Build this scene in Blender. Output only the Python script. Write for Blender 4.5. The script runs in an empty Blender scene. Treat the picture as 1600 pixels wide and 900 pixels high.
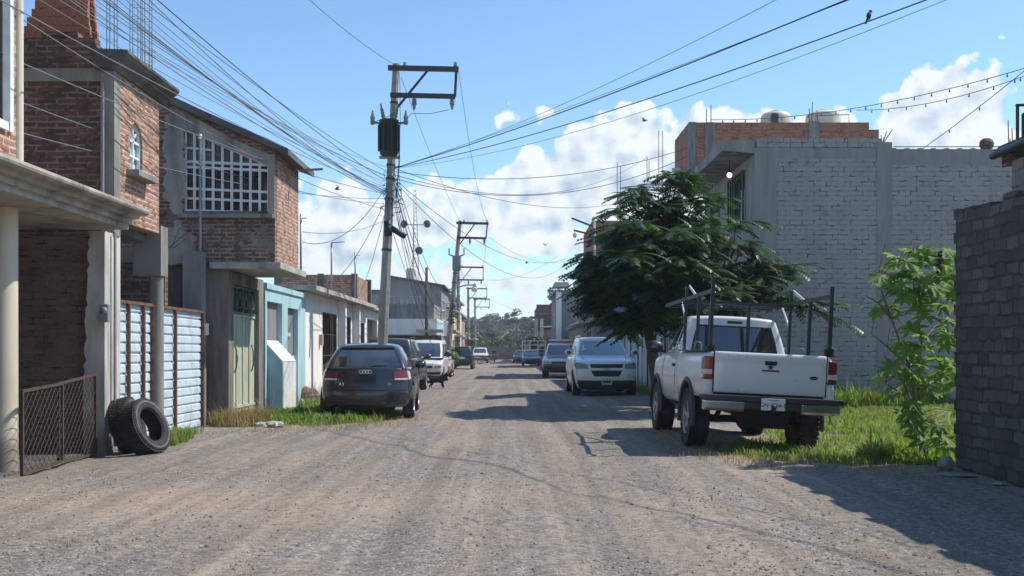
import bpy, bmesh, math, random
from mathutils import Vector, Matrix, noise
R = math.radians
V = Vector
sc = bpy.context.scene
COL = sc.collection
F, CH, HY = 1600.0, 1.4, 548.0          # focal length in photo pixels, eye height, horizon row
rnd = random.Random(7)


def at(px, py, d):
    """photo pixel + distance -> place in the street"""
    return V(((px - 800) / F * d, d, CH + (HY - py) / F * d))


OFF = {}


def lerp(a, b, t):
    return a + (b - a) * t


def lin(tab, t):
    if t <= tab[0][0]:
        return tab[0][1]
    for (a, b), (c, d) in zip(tab, tab[1:]):
        if t <= c:
            u = (t - a) / (c - a)
            return b + (d - b) * u
    return tab[-1][1]


class MB:
    def __init__(s):
        s.v, s.f, s.m, s.sm = [], [], [], []

    def add(s, vs, fs, mi=0, smooth=False, M=None):
        o = len(s.v)
        for p in vs:
            p = V(p)
            s.v.append(M @ p if M else p)
        for f in fs:
            s.f.append([i + o for i in f]); s.m.append(mi); s.sm.append(smooth)

    def box(s, x0, x1, y0, y1, z0, z1, mi=0, M=None):
        s.add([(x0, y0, z0), (x1, y0, z0), (x1, y1, z0), (x0, y1, z0), (x0, y0, z1), (x1, y0, z1), (x1, y1, z1), (x0, y1, z1)],
              [(0, 3, 2, 1), (4, 5, 6, 7), (0, 1, 5, 4), (1, 2, 6, 5), (2, 3, 7, 6), (3, 0, 4, 7)], mi, False, M)

    def bar(s, a, b, w, h=None, mi=0, up=V((0, 0, 1))):
        a, b = V(a), V(b); h = h or w
        d = (b - a).normalized()
        if abs(d.dot(up)) > .98:
            up = V((0, 1, 0))
        x = d.cross(up).normalized() * (w / 2); z = x.cross(d).normalized() * (h / 2)
        vs = [a - x - z, a + x - z, a + x + z, a - x + z, b - x - z, b + x - z, b + x + z, b - x + z]
        s.add(vs, [(0, 1, 2, 3), (4, 7, 6, 5), (0, 4, 5, 1), (1, 5, 6, 2), (2, 6, 7, 3), (3, 7, 4, 0)], mi)

    def tube(s, pts, r, n=8, mi=0, smooth=True, cap=True):
        pts = [V(p) for p in pts]
        if not isinstance(r, (list, tuple)):
            r = [r] * len(pts)
        vs, fs = [], []
        t0 = (pts[1] - pts[0]).normalized()
        x = t0.orthogonal().normalized()
        if abs(t0.z) > .9:
            x = V((1, 0, 0))
        for i, p in enumerate(pts):
            a = pts[max(i - 1, 0)]; b = pts[min(i + 1, len(pts) - 1)]
            t = (b - a).normalized()
            x = (x - t * x.dot(t))
            x = x.normalized() if x.length > 1e-6 else t.orthogonal().normalized()
            y = t.cross(x)
            for k in range(n):
                an = 2 * math.pi * (k + .5) / n
                vs.append(p + x * (math.cos(an) * r[i]) + y * (math.sin(an) * r[i]))
        for i in range(len(pts) - 1):
            for k in range(n):
                k2 = (k + 1) % n
                fs.append((i * n + k, i * n + k2, (i + 1) * n + k2, (i + 1) * n + k))
        s.add(vs, fs, mi, smooth)
        if cap:
            m = len(pts) - 1
            o = len(s.v) - len(vs)
            s.f.append([o + k for k in reversed(range(n))]); s.m.append(mi); s.sm.append(False)
            s.f.append([o + m * n + k for k in range(n)]); s.m.append(mi); s.sm.append(False)

    def lathe(s, prof, M, n=24, mi=0, smooth=True, closed=False):
        """prof: (radius, height) along local z"""
        vs, fs = [], []
        for (r, z) in prof:
            for k in range(n):
                a = 2 * math.pi * k / n
                vs.append((r * math.cos(a), r * math.sin(a), z))
        m = len(prof)
        for i in range(m if closed else m - 1):
            j = (i + 1) % m
            for k in range(n):
                k2 = (k + 1) % n
                fs.append((i * n + k, i * n + k2, j * n + k2, j * n + k))
        s.add(vs, fs, mi, smooth, M)

    def prism(s, poly, y0, y1, axis='y', mi=0, M=None):
        """polygon in (x,z) pushed along y, or in (y,z) pushed along x, or (x,y) along z"""
        n = len(poly)
        def p3(p, t):
            return {'y': (p[0], t, p[1]), 'x': (t, p[0], p[1]), 'z': (p[0], p[1], t)}[axis]
        vs = [p3(p, y0) for p in poly] + [p3(p, y1) for p in poly]
        fs = [list(range(n)), list(range(2 * n - 1, n - 1, -1))]
        fs += [(i, i + n, (i + 1) % n + n, (i + 1) % n) for i in range(n)]
        s.add(vs, fs, mi, False, M)

    def ball(s, c, r, n=10, m=7, mi=0, M=None):
        c = V(c); rx, ry, rz = (r, r, r) if not isinstance(r, (tuple, list)) else r
        vs, fs = [], []
        for i in range(m + 1):
            t = math.pi * i / m
            for k in range(n):
                a = 2 * math.pi * k / n
                vs.append(c + V((rx * math.sin(t) * math.cos(a), ry * math.sin(t) * math.sin(a), -rz * math.cos(t))))
        for i in range(m):
            for k in range(n):
                k2 = (k + 1) % n
                fs.append((i * n + k, i * n + k2, (i + 1) * n + k2, (i + 1) * n + k))
        s.add(vs, fs, mi, True, M)

    def wall(s, axis, p, th, a0, a1, z0, z1, holes=(), mi=0, ri=None):
        """upright wall with rectangular openings. axis 'x': the wall lies in x=p..p+th and runs along y; 'y': the other way"""
        ri = mi if ri is None else ri
        A = sorted({a0, a1, *[h[0] for h in holes], *[h[1] for h in holes]})
        Z = sorted({z0, z1, *[h[2] for h in holes], *[h[3] for h in holes]})
        A = [a for a in A if a0 <= a <= a1]; Z = [z for z in Z if z0 <= z <= z1]
        def solid(i, j):
            if i < 0 or j < 0 or i >= len(A) - 1 or j >= len(Z) - 1:
                return False
            ca, cz = (A[i] + A[i + 1]) / 2, (Z[j] + Z[j + 1]) / 2
            return not any(h[0] < ca < h[1] and h[2] < cz < h[3] for h in holes)
        def q(a, t, z):
            return (p + t, a, z) if axis == 'x' else (a, p + t, z)
        for i in range(len(A) - 1):
            for j in range(len(Z) - 1):
                if not solid(i, j):
                    continue
                a, b, c, d = A[i], A[i + 1], Z[j], Z[j + 1]
                for t in (0, th):
                    s.add([q(a, t, c), q(b, t, c), q(b, t, d), q(a, t, d)], [(0, 1, 2, 3)], mi)
                if not solid(i - 1, j): s.add([q(a, 0, c), q(a, th, c), q(a, th, d), q(a, 0, d)], [(0, 1, 2, 3)], ri)
                if not solid(i + 1, j): s.add([q(b, 0, c), q(b, th, c), q(b, th, d), q(b, 0, d)], [(0, 1, 2, 3)], ri)
                if not solid(i, j - 1): s.add([q(a, 0, c), q(b, 0, c), q(b, th, c), q(a, th, c)], [(0, 1, 2, 3)], ri)
                if not solid(i, j + 1): s.add([q(a, 0, d), q(b, 0, d), q(b, th, d), q(a, th, d)], [(0, 1, 2, 3)], ri)

    def build(s, name, mats, parent=None, org=None, bevel=0, angle=38, fixn=True):
        me = bpy.data.meshes.new(name)
        off = V((0, 0, 0))
        if parent is not None and parent.name in OFF:
            off = OFF[parent.name]
        if org is not None:
            off = V(org)
        me.from_pydata([p - off for p in s.v], [], s.f)
        if not isinstance(mats, (list, tuple)):
            mats = [mats]
        for m in mats:
            me.materials.append(m)
        me.polygons.foreach_set('material_index', s.m)
        me.polygons.foreach_set('use_smooth', s.sm)
        if len(s.v) < 60000 and fixn:
            bm = bmesh.new(); bm.from_mesh(me)
            bmesh.ops.remove_doubles(bm, verts=bm.verts, dist=1e-5)
            bmesh.ops.recalc_face_normals(bm, faces=bm.faces)
            if bevel:
                es = [e for e in bm.edges if len(e.link_faces) == 2 and e.calc_face_angle(0) > R(50)]
                bmesh.ops.bevel(bm, geom=es, offset=bevel, segments=2, affect='EDGES', profile=.6, clamp_overlap=True)
            for e in bm.edges:
                if len(e.link_faces) == 2 and e.calc_face_angle(0) > R(angle):
                    e.smooth = False
            bm.to_mesh(me); bm.free()
        # metre-scaled box-projected uv
        uv = me.uv_layers.new(name='uv')
        data = [0.0] * (2 * len(me.loops))
        co = me.vertices
        for p in me.polygons:
            n = p.normal; ax, ay, az = abs(n.x), abs(n.y), abs(n.z)
            for li in p.loop_indices:
                c = co[me.loops[li].vertex_index].co
                if az > ax and az > ay: a, b = c.x, c.y
                elif ax > ay: a, b = c.y, c.z
                else: a, b = c.x, c.z
                data[2 * li] = a; data[2 * li + 1] = b
        uv.data.foreach_set('uv', data)
        o = bpy.data.objects.new(name, me)
        COL.objects.link(o)
        if parent is not None:
            o.parent = parent
            if parent.name in OFF:
                OFF[o.name] = off
        if org is not None:
            o.location = V(org); OFF[o.name] = off
        return o


def tag(o, label, cat, group=None, kind='thing'):
    o['label'] = label; o['category'] = cat; o['kind'] = kind
    if group: o['group'] = group
    return o


def thing(name, label, cat, loc=(0, 0, 0), rz=0, group=None, world=True):
    """Empty at the thing's base. world=True: its parts are given in world metres"""
    o = bpy.data.objects.new(name, None); COL.objects.link(o)
    o.location = loc; o.rotation_euler = (0, 0, rz); o.empty_display_size = .2
    if world: OFF[o.name] = V(loc)
    return tag(o, label, cat, group)


def dup(root, loc, rz=None, label=None, scale=None):
    def cp(o, par):
        c = o.copy(); COL.objects.link(c)
        if par: c.parent = par
        for ch in [x for x in o.children]:
            cp(ch, c)
        return c
    r = cp(root, None); r.location = loc
    if rz is not None: r.rotation_euler = (0, 0, rz)
    if label: r['label'] = label
    if scale: r.scale = (scale,) * 3
    return r


def text(s, size, M, mat, parent, name='lettering', depth=.002, align='CENTER'):
    cu = bpy.data.curves.new('t', 'FONT'); cu.body = s; cu.size = size; cu.extrude = depth
    cu.align_x = align; cu.align_y = 'CENTER'
    o = bpy.data.objects.new('t', cu); COL.objects.link(o)
    bpy.context.view_layer.update()
    me = bpy.data.meshes.new_from_object(o.evaluated_get(bpy.context.evaluated_depsgraph_get()))
    bpy.data.objects.remove(o)
    me.transform(M); me.materials.clear(); me.materials.append(mat)
    r = bpy.data.objects.new(name, me); COL.objects.link(r); r.parent = parent
    if parent and parent.name in OFF:
        me.transform(Matrix.Translation(-OFF[parent.name])); OFF[r.name] = OFF[parent.name]
    return r


# ------------------------------------------------------------------ materials
class G:
    def __init__(s, name):
        s.mat = bpy.data.materials.new(name); s.mat.use_nodes = True
        s.t = s.mat.node_tree; s.t.nodes.clear()
        s.out = s.t.nodes.new('ShaderNodeOutputMaterial')

    def n(s, typ, ins=None, **props):
        nd = s.t.nodes.new(typ)
        for k, v in props.items(): setattr(nd, k, v)
        for k, v in (ins or {}).items():
            sk = nd.inputs[k]
            if isinstance(v, bpy.types.NodeSocket): s.t.links.new(v, sk)
            else: sk.default_value = v
        return nd

    def math(s, op, a, b=0.0, c=None, clamp=False):
        nd = s.n('ShaderNodeMath', {0: a, 1: b}, operation=op, use_clamp=clamp)
        if c is not None:
            if isinstance(c, bpy.types.NodeSocket): s.t.links.new(c, nd.inputs[2])
            else: nd.inputs[2].default_value = c
        return nd.outputs[0]

    def mix(s, fac, a, b, blend='MIX'):
        nd = s.n('ShaderNodeMix', data_type='RGBA', blend_type=blend)
        for i, v in ((0, fac), (6, a), (7, b)):
            if isinstance(v, bpy.types.NodeSocket): s.t.links.new(v, nd.inputs[i])
            else: nd.inputs[i].default_value = v if i == 0 else c4(v)
        return nd.outputs[2]

    def noise(s, vec, scale, detail=4, rough=.55, dist=0):
        return s.n('ShaderNodeTexNoise', {'Vector': vec, 'Scale': scale, 'Detail': detail, 'Roughness': rough, 'Distortion': dist}).outputs[0]

    def ramp(s, fac, lo, hi, a=0.0, b=1.0):
        nd = s.n('ShaderNodeMapRange', {0: fac, 1: lo, 2: hi, 3: a, 4: b}, clamp=True)
        return nd.outputs[0]

    def bump(s, h, strength=.5, dist=.01):
        return s.n('ShaderNodeBump', {'Height': h, 'Strength': strength, 'Distance': dist}).outputs[0]

    def pri(s, col, rough=.8, metal=0.0, normal=None, **kw):
        ins = {'Base Color': col if isinstance(col, bpy.types.NodeSocket) else c4(col), 'Roughness': rough, 'Metallic': metal}
        if normal is not None: ins['Normal'] = normal
        ins.update(kw)
        return s.n('ShaderNodeBsdfPrincipled', ins).outputs[0]

    def done(s, sh):
        s.t.links.new(sh, s.out.inputs[0]); return s.mat


def c4(c):
    return tuple(c) + (1.0,) if len(c) == 3 else tuple(c)


def plain(name, col, rough=.7, var=.25, vs=4.0, metal=0.0, bump=.25, bs=60.0, bd=.004, dirt=None, dirt_amt=.5, dirt_s=1.6, streak=False, base=0.0, **kw):
    g = G(name)
    tc = g.n('ShaderNodeTexCoord').outputs['Object']
    if streak:
        tcs = g.n('ShaderNodeMapping', {'Vector': tc, 'Scale': (1, 1, .22)}).outputs[0]
    else:
        tcs = tc
    n1 = g.noise(tcs, vs, 6, .6)
    f = g.ramp(n1, .3, .7, 1 - var, 1 + var * .6)
    c = g.mix(1.0, col, g.n('ShaderNodeCombineColor', {0: f, 1: f, 2: f}).outputs[0], 'MULTIPLY')
    if dirt is not None:
        n2 = g.noise(tcs, dirt_s, 9, .66, .3)
        c = g.mix(g.ramp(n2, .48, .66, 0, dirt_amt), c, dirt)
    if base:      # splashed mud and damp along the foot, with its own ragged edge
        zz = g.math('ADD', g.n('ShaderNodeSeparateXYZ', {0: tc}).outputs[2], g.math('MULTIPLY', g.math('SUBTRACT', g.noise(tc, 2.2, 7, .68), .5), 1.5))
        c = g.mix(g.ramp(zz, .15, .5, base, 0), c, (.16, .125, .095))
    nm = g.bump(g.noise(tc, bs, 4, .6), bump, bd) if bump else None
    rr = g.ramp(n1, .25, .75, min(1, rough * 1.12), rough * .85)
    return g.done(g.pri(c, rr, metal, nm, **kw))


def brick(name, c1, c2, mortar, bw=.25, bh=.075, ms=.012, stain=(.05, .045, .04), stain_amt=.5, bump=.8, paint=None, paint_amt=0.0, wob=.02, plaster=None, plaster_amt=.0, seed=0.0, sq=.5, streak_amt=.45, gap=(.5, .58)):
    g = G(name)
    uv0 = g.n('ShaderNodeUVMap').outputs[0]
    uv0 = g.n('ShaderNodeMapping', {'Vector': uv0, 'Location': (seed, seed * .7, 0)}).outputs[0]
    nz = g.n('ShaderNodeTexNoise', {'Vector': uv0, 'Scale': 5.0, 'Detail': 3.0}).outputs[1]
    uv = g.n('ShaderNodeVectorMath', {0: uv0, 1: g.n('ShaderNodeVectorMath', {0: g.n('ShaderNodeVectorMath', {0: nz, 1: (.5, .5, .5)}, operation='SUBTRACT').outputs[0], 'Scale': wob}, operation='SCALE').outputs[0]}, operation='ADD').outputs[0]
    br = g.n('ShaderNodeTexBrick', {'Vector': uv, 'Color1': c4(c1), 'Color2': c4(c2), 'Mortar': c4(mortar), 'Scale': 1.0, 'Mortar Size': ms, 'Mortar Smooth': .35, 'Bias': 0.0, 'Brick Width': bw, 'Row Height': bh}, offset=.5)
    col, fac = br.outputs[0], br.outputs[1]
    fine = g.noise(uv0, 28, 6, .7)
    big = g.noise(uv0, .9, 8, .62, .3)
    f = g.ramp(fine, .25, .75, .72, 1.25)
    col = g.mix(1.0, col, g.n('ShaderNodeCombineColor', {0: f, 1: f, 2: f}).outputs[0], 'MULTIPLY')
    # rough mortar smears
    col = g.mix(g.math('MULTIPLY', g.ramp(g.noise(uv0, 7, 6, .7), .56, .7), .55), col, mortar)
    gaps = g.math('MULTIPLY', fac, g.ramp(g.noise(uv0, 4.5, 6, .65), gap[0], gap[1]))
    if paint is not None:
        pm = g.ramp(g.noise(uv0, 2.2, 8, .7), .75 - paint_amt, .8 - paint_amt)
        col = g.mix(g.math('MULTIPLY', pm, g.math('SUBTRACT', 1.0, g.math('MULTIPLY', gaps, .85))), col, paint)
    h = g.math('SUBTRACT', g.math('MULTIPLY', fine, .35), g.math('MULTIPLY', fac, g.ramp(g.noise(uv0, 4.5, 6, .65), .3, .6, .35, 1.2)))
    col = g.mix(g.math('MULTIPLY', gaps, .75), col, (.025, .022, .02))
    if plaster is not None:
        pl = g.ramp(g.noise(uv0, 1.3, 9, .68, .4), 1 - plaster_amt, 1.03 - plaster_amt)
        pc = g.mix(g.ramp(g.noise(uv0, 6, 7, .65), .35, .7), plaster, tuple(x * .6 for x in plaster))
        col = g.mix(pl, col, pc)
        h = g.math('ADD', g.math('MULTIPLY', h, g.math('SUBTRACT', 1.0, pl)), g.math('MULTIPLY', pl, .5))
    col = g.mix(g.ramp(big, .45, .72, 0, stain_amt), col, stain)
    sv = g.n('ShaderNodeMapping', {'Vector': uv0, 'Scale': (2.6, .16, 1)}).outputs[0]
    col = g.mix(g.ramp(g.noise(sv, 1.0, 8, .7, .2), .52, .74, 0, streak_amt), col, stain)     # run-off streaks
    col = g.mix(g.ramp(g.noise(uv0, 2.7, 9, .7), .6, .72, 0, .35), col, tuple(min(1, x * 1.25) for x in (paint or mortar)))
    return g.done(g.pri(col, .9, 0, g.bump(h, bump, .012)))


def leafmat(name, c1, c2, c3, trans=.35, rough=.45):
    g = G(name)
    rv = g.n('ShaderNodeNewGeometry').outputs['Random Per Island']
    col = g.mix(rv, c1, c2)
    tc = g.n('ShaderNodeTexCoord').outputs['Object']
    col = g.mix(g.ramp(g.noise(tc, 1.4, 4), .45, .7), col, c3)
    d = g.pri(col, rough, 0)
    tcol = g.mix(1.0, col, (1.9, 2.1, .7), 'MULTIPLY')
    t = g.n('ShaderNodeBsdfTranslucent', {'Color': tcol}).outputs[0]
    return g.done(g.n('ShaderNodeMixShader', {0: trans, 1: d, 2: t}).outputs[0])


def glassmat(name, tint, refl=.12, rough=.02):
    g = G(name)
    tr = g.n('ShaderNodeBsdfTransparent', {'Color': c4(tint)}).outputs[0]
    gl = g.n('ShaderNodeBsdfGlossy', {'Color': (.9, .95, 1, 1), 'Roughness': rough}).outputs[0]
    df = g.n('ShaderNodeBsdfDiffuse', {'Color': (.32, .31, .29, 1)}).outputs[0]     # dust film
    lw = g.n('ShaderNodeLayerWeight', {'Blend': .35}).outputs[1]
    a = g.n('ShaderNodeMixShader', {0: g.math('ADD', g.math('MULTIPLY', lw, .55), refl, clamp=True), 1: tr, 2: gl}).outputs[0]
    tc = g.n('ShaderNodeTexCoord').outputs['Object']
    return g.done(g.n('ShaderNodeMixShader', {0: g.ramp(g.noise(tc, 3, 5), .35, .7, .03, .14), 1: a, 2: df}).outputs[0])


def paintmat(name, col, rough=.3, dust=(.3, .26, .21), dust_amt=.35, metal=0.0, coat=.6):
    g = G(name)
    tc = g.n('ShaderNodeTexCoord').outputs['Object']
    n = g.noise(tc, 2.3, 7, .65)
    z = g.n('ShaderNodeSeparateXYZ', {0: tc}).outputs[2]
    low = g.ramp(z, .25, .9, 1.0, .25)          # road dust thrown up on the lower panels
    k = g.math('MULTIPLY', g.ramp(n, .3, .7, .25, 1.0), g.math('MULTIPLY', low, dust_amt))
    c = g.mix(k, col, dust)
    f = g.noise(tc, 40, 5, .7)
    c = g.mix(g.ramp(f, .55, .8, 0, .12), c, dust)
    r = g.math('ADD', rough, g.math('MULTIPLY', k, .5), clamp=True)
    return g.done(g.pri(c, r, metal, None, **{'Coat Weight': coat, 'Coat Roughness': .12}))


M = {}
M['concrete'] = plain('concrete', (.27, .26, .24), .9, .35, 3, dirt=(.07, .065, .06), dirt_amt=.75, streak=True)
M['concrete_pale'] = plain('concrete_pale', (.42, .40, .36), .9, .25, 3, dirt=(.12, .11, .10), dirt_amt=.6, streak=True)
M['concrete_dark'] = plain('concrete_dark', (.14, .135, .13), .9, .35, 3, dirt=(.05, .045, .04), dirt_amt=.7)
M['pole_concrete'] = plain('pole_concrete', (.30, .28, .255), .9, .25, 5, dirt=(.12, .11, .1), dirt_amt=.5)
M['plaster'] = plain('plaster', (.41, .375, .325), .92, .3, 2.5, dirt=(.10, .085, .075), dirt_amt=.8, streak=True, bump=.6, bs=25, bd=.01)
M['plaster_dirty'] = plain('plaster_dirty', (.25, .22, .19), .95, .35, 2.5, dirt=(.055, .045, .04), dirt_amt=.9, dirt_s=1.1, streak=True, bump=.8, bs=18, bd=.02)
M['plaster_white'] = plain('plaster_white', (.60, .585, .54), .85, .18, 2, dirt=(.22, .19, .16), dirt_amt=.8, streak=True, base=.8)
M['white_wall'] = plain('white_wall', (.78, .765, .73), .8, .1, 2, dirt=(.5, .44, .38), dirt_amt=.4, streak=True, base=.7)
M['cream'] = plain('cream', (.62, .56, .44), .8, .15, 2, dirt=(.3, .25, .18), dirt_amt=.5, streak=True, base=.7)
M['yellow_wall'] = plain('yellow_wall', (.68, .58, .34), .85, .15, 2, dirt=(.35, .28, .18), dirt_amt=.5, streak=True)
M['beige_wall'] = plain('beige_wall', (.48, .40, .31), .85, .2, 2, dirt=(.22, .18, .14), dirt_amt=.5, streak=True)
M['pink_wall'] = plain('pink_wall', (.46, .28, .23), .85, .2, 2, dirt=(.2, .14, .12), dirt_amt=.5, streak=True)
M['turquoise'] = plain('turquoise', (.40, .61, .65), .6, .12, 2, dirt=(.26, .38, .38), dirt_amt=.55, streak=True, base=.6)
M['turquoise_pale'] = plain('turquoise_pale', (.42, .60, .62), .6, .14, 2, dirt=(.3, .36, .36), dirt_amt=.5)
M['grey_wall'] = plain('grey_wall', (.25, .25, .25), .9, .25, 1.5, dirt=(.1, .1, .1), dirt_amt=.5, streak=True)
M['brick_red'] = brick('brick_red', (.26, .095, .06), (.40, .19, .12), (.45, .38, .32), stain_amt=.4, ms=.016)
M['brick_sun'] = brick('brick_sun', (.33, .125, .075), (.47, .23, .145), (.52, .43, .35), stain_amt=.3, seed=3.1, ms=.017, bump=1.0)  # paler copy for walls in the sun, sunlight put into its colour
M['brick_dark_shaded'] = brick('brick_dark_shaded', (.10, .042, .033), (.20, .085, .06), (.22, .192, .168), bw=.28, bh=.08, stain=(.04, .033, .03), stain_amt=.55, seed=7.7, ms=.018, bump=1.2, wob=.035)  # darker copy of that brick, shade of the front walls put into its colour
M['brick_patch'] = brick('brick_patch', (.15, .055, .04), (.28, .115, .075), (.32, .28, .24), stain=(.05, .04, .035), stain_amt=.55, plaster=(.30, .27, .235), plaster_amt=.44, seed=1.3, ms=.017)
M['adobe'] = brick('adobe', (.19, .115, .09), (.27, .165, .125), (.23, .185, .155), bw=.3, bh=.085, stain=(.06, .045, .038), stain_amt=.5, bump=.9, seed=5.5)
M['brick_parapet'] = brick('brick_parapet', (.34, .12, .07), (.42, .17, .10), (.36, .28, .23), bw=.27, bh=.105, stain_amt=.3, seed=2.2)
M['painted_block'] = brick('painted_block', (.24, .235, .225), (.33, .322, .308), (.21, .205, .198), bw=.32, bh=.128, ms=.013, stain=(.16, .155, .15), stain_amt=.4, bump=.9, paint=(.325, .315, .30), paint_amt=.36, wob=.085, seed=.4, gap=(.50, .60))
M['painted_plaster'] = plain('painted_plaster', (.28, .272, .26), .9, .22, 1.6, dirt=(.13, .125, .12), dirt_amt=.55, streak=True, bump=.5, bs=22, bd=.012)
M['raw_block'] = brick('raw_block', (.20, .20, .20), (.27, .265, .26), (.21, .2, .19), bw=.4, bh=.2, ms=.014, stain=(.09, .09, .09), stain_amt=.4, seed=9.4)
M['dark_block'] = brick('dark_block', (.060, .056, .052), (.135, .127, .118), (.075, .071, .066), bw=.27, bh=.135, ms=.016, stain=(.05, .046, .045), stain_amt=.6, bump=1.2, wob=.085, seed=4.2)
M['far_wall'] = brick('far_wall', (.17, .13, .12), (.22, .17, .15), (.2, .17, .15), bw=.4, bh=.2, stain_amt=.3)
M['rust'] = plain('rust', (.18, .085, .05), .85, .45, 9, dirt=(.07, .04, .03), dirt_amt=.8, dirt_s=6)
M['rust_dark'] = plain('rust_dark', (.075, .05, .04), .8, .4, 9)
M['galv'] = plain('galv', (.54, .64, .71), .5, .12, 3, metal=.0, dirt=(.28, .27, .25), dirt_amt=.5, dirt_s=2.5)
M['steel'] = plain('steel', (.30, .31, .32), .5, .2, 6, metal=.3)
M['dark_steel'] = plain('dark_steel', (.035, .035, .04), .5, .3, 8)
M['white_metal'] = plain('white_metal', (.78, .79, .79), .45, .12, 5, dirt=(.35, .3, .25), dirt_amt=.35)
M['green_gate'] = plain('green_gate', (.52, .52, .36), .65, .25, 2.5, dirt=(.24, .34, .35), dirt_amt=.9, dirt_s=2.2, streak=True)
M['green_dark'] = plain('green_dark', (.12, .17, .13), .6, .3, 4, dirt=(.08, .06, .04), dirt_amt=.6)
M['black'] = plain('black_paint', (.012, .012, .013), .5, .3, 6)
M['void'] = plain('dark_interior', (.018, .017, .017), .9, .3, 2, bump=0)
M['rubber'] = plain('rubber', (.022, .021, .021), .8, .35, 8, dirt=(.10, .09, .075), dirt_amt=.5, dirt_s=5)
M['plastic_dark'] = plain('plastic_dark', (.03, .03, .032), .55, .25, 8, dirt=(.12, .105, .09), dirt_amt=.35)
M['cable'] = plain('cable', (.02, .02, .022), .6, .2, 8, bump=0)
M['cable_grey'] = plain('cable_grey', (.19, .20, .215), .6, .2, 8, bump=0)  # lighter than the black cable: sunlight on the wires put into the colour
M['alu'] = plain('alu', (.5, .5, .5), .35, .2, 6, metal=.8)
M['chrome'] = plain('chrome', (.62, .63, .62), .18, .15, 6, metal=.9, bump=0, dirt=(.3, .27, .22), dirt_amt=.5)
M['white_plastic'] = plain('white_plastic', (.7, .7, .68), .5, .12, 5)
M['tank'] = plain('tank', (.62, .56, .45), .6, .12, 4)
M['glass'] = glassmat('glass', (.16, .19, .2), .10)
M['glass_car'] = glassmat('glass_car', (.35, .38, .40), .10)
M['glass_tint'] = glassmat('glass_tint', (.10, .115, .125), .09)
M['red_lens'] = plain('red_lens', (.20, .014, .018), .15, .15, 14, bump=0, **{'Coat Weight': .8})
M['clear_lens'] = plain('clear_lens', (.62, .58, .52), .12, .2, 20, bump=0, **{'Coat Weight': .8})
M['head_lens'] = plain('head_lens', (.30, .285, .24), .12, .5, 9, metal=.2, bump=0, **{'Coat Weight': .8})
M['amber'] = plain('amber', (.55, .20, .03), .2, .2, 20, bump=0)
M['bark'] = plain('bark', (.10, .075, .055), .95, .4, 6, bump=.8, bs=18, bd=.02)
M['bark_pale'] = plain('bark_pale', (.26, .23, .2), .95, .3, 6)
M['stem_red'] = plain('stem', (.16, .13, .06), .7, .3, 6)
M['leaf_dark'] = leafmat('leaf_dark', (.012, .036, .010), (.026, .064, .014), (.05, .10, .018), .30)
M['leaf_castor'] = leafmat('leaf_castor', (.10, .19, .035), (.17, .27, .05), (.09, .17, .03), .42, .62)
M['leaf_far'] = leafmat('leaf_far', (.055, .065, .038), (.095, .098, .060), (.06, .068, .045), .15, .8)
M['leaf_bush'] = leafmat('leaf_bush', (.06, .12, .03), (.11, .17, .05), (.08, .14, .04), .35)
M['grass'] = leafmat('grass', (.10, .17, .035), (.20, .265, .07), (.20, .205, .075), .4, .6)
M['grass_dry'] = leafmat('grass_dry', (.26, .20, .11), (.36, .29, .17), (.2, .14, .08), .25, .8)
M['paint_white'] = paintmat('paint_white', (.72, .72, .71), .28, dust_amt=.45)
M['paint_silver'] = paintmat('paint_silver', (.74, .74, .735), .3, dust_amt=.18, metal=.05)
M['paint_black'] = paintmat('paint_black', (.012, .014, .017), .16, dust_amt=.2)
M['paint_char'] = paintmat('paint_char', (.045, .047, .05), .25, dust_amt=.4)
M['paint_navy'] = paintmat('paint_navy', (.012, .016, .026), .25, dust_amt=.25)
M['paint_beige'] = paintmat('paint_beige', (.40, .30, .22), .3, dust_amt=.35)
M['paint_blue'] = paintmat('paint_blue', (.06, .10, .19), .25, dust_amt=.2)
M['paint_maroon'] = paintmat('paint_maroon', (.055, .012, .014), .3, dust_amt=.2)
M['plate'] = plain('plate', (.72, .73, .72), .4, .08, 9, bump=0)
M['plate_old'] = plain('plate_old', (.50, .44, .27), .5, .3, 12, bump=0)
M['ink'] = plain('ink', (.02, .02, .025), .6, 0, 5, bump=0)
M['seat'] = plain('seat_cloth', (.045, .045, .05), .9, .2, 8)
M['skin'] = plain('skin', (.35, .2, .14), .6, .1, 8)
M['cloth_dark'] = plain('cloth_dark', (.04, .045, .06), .9, .3, 8)
M['dog'] = plain('dog_fur', (.012, .011, .010), .9, .3, 12)
M['dog_tan'] = plain('dog_tan', (.16, .08, .03), .9, .3, 12)
M['feather'] = plain('feather', (.015, .015, .017), .7, .3, 20)
M['bag'] = plain('bag', (.26, .25, .23), .6, .35, 7)
M['blue_tarp'] = plain('blue_tarp', (.10, .28, .60), .5, .2, 5)
M['orange'] = plain('orange', (.60, .12, .05), .5, .2, 5)
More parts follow.
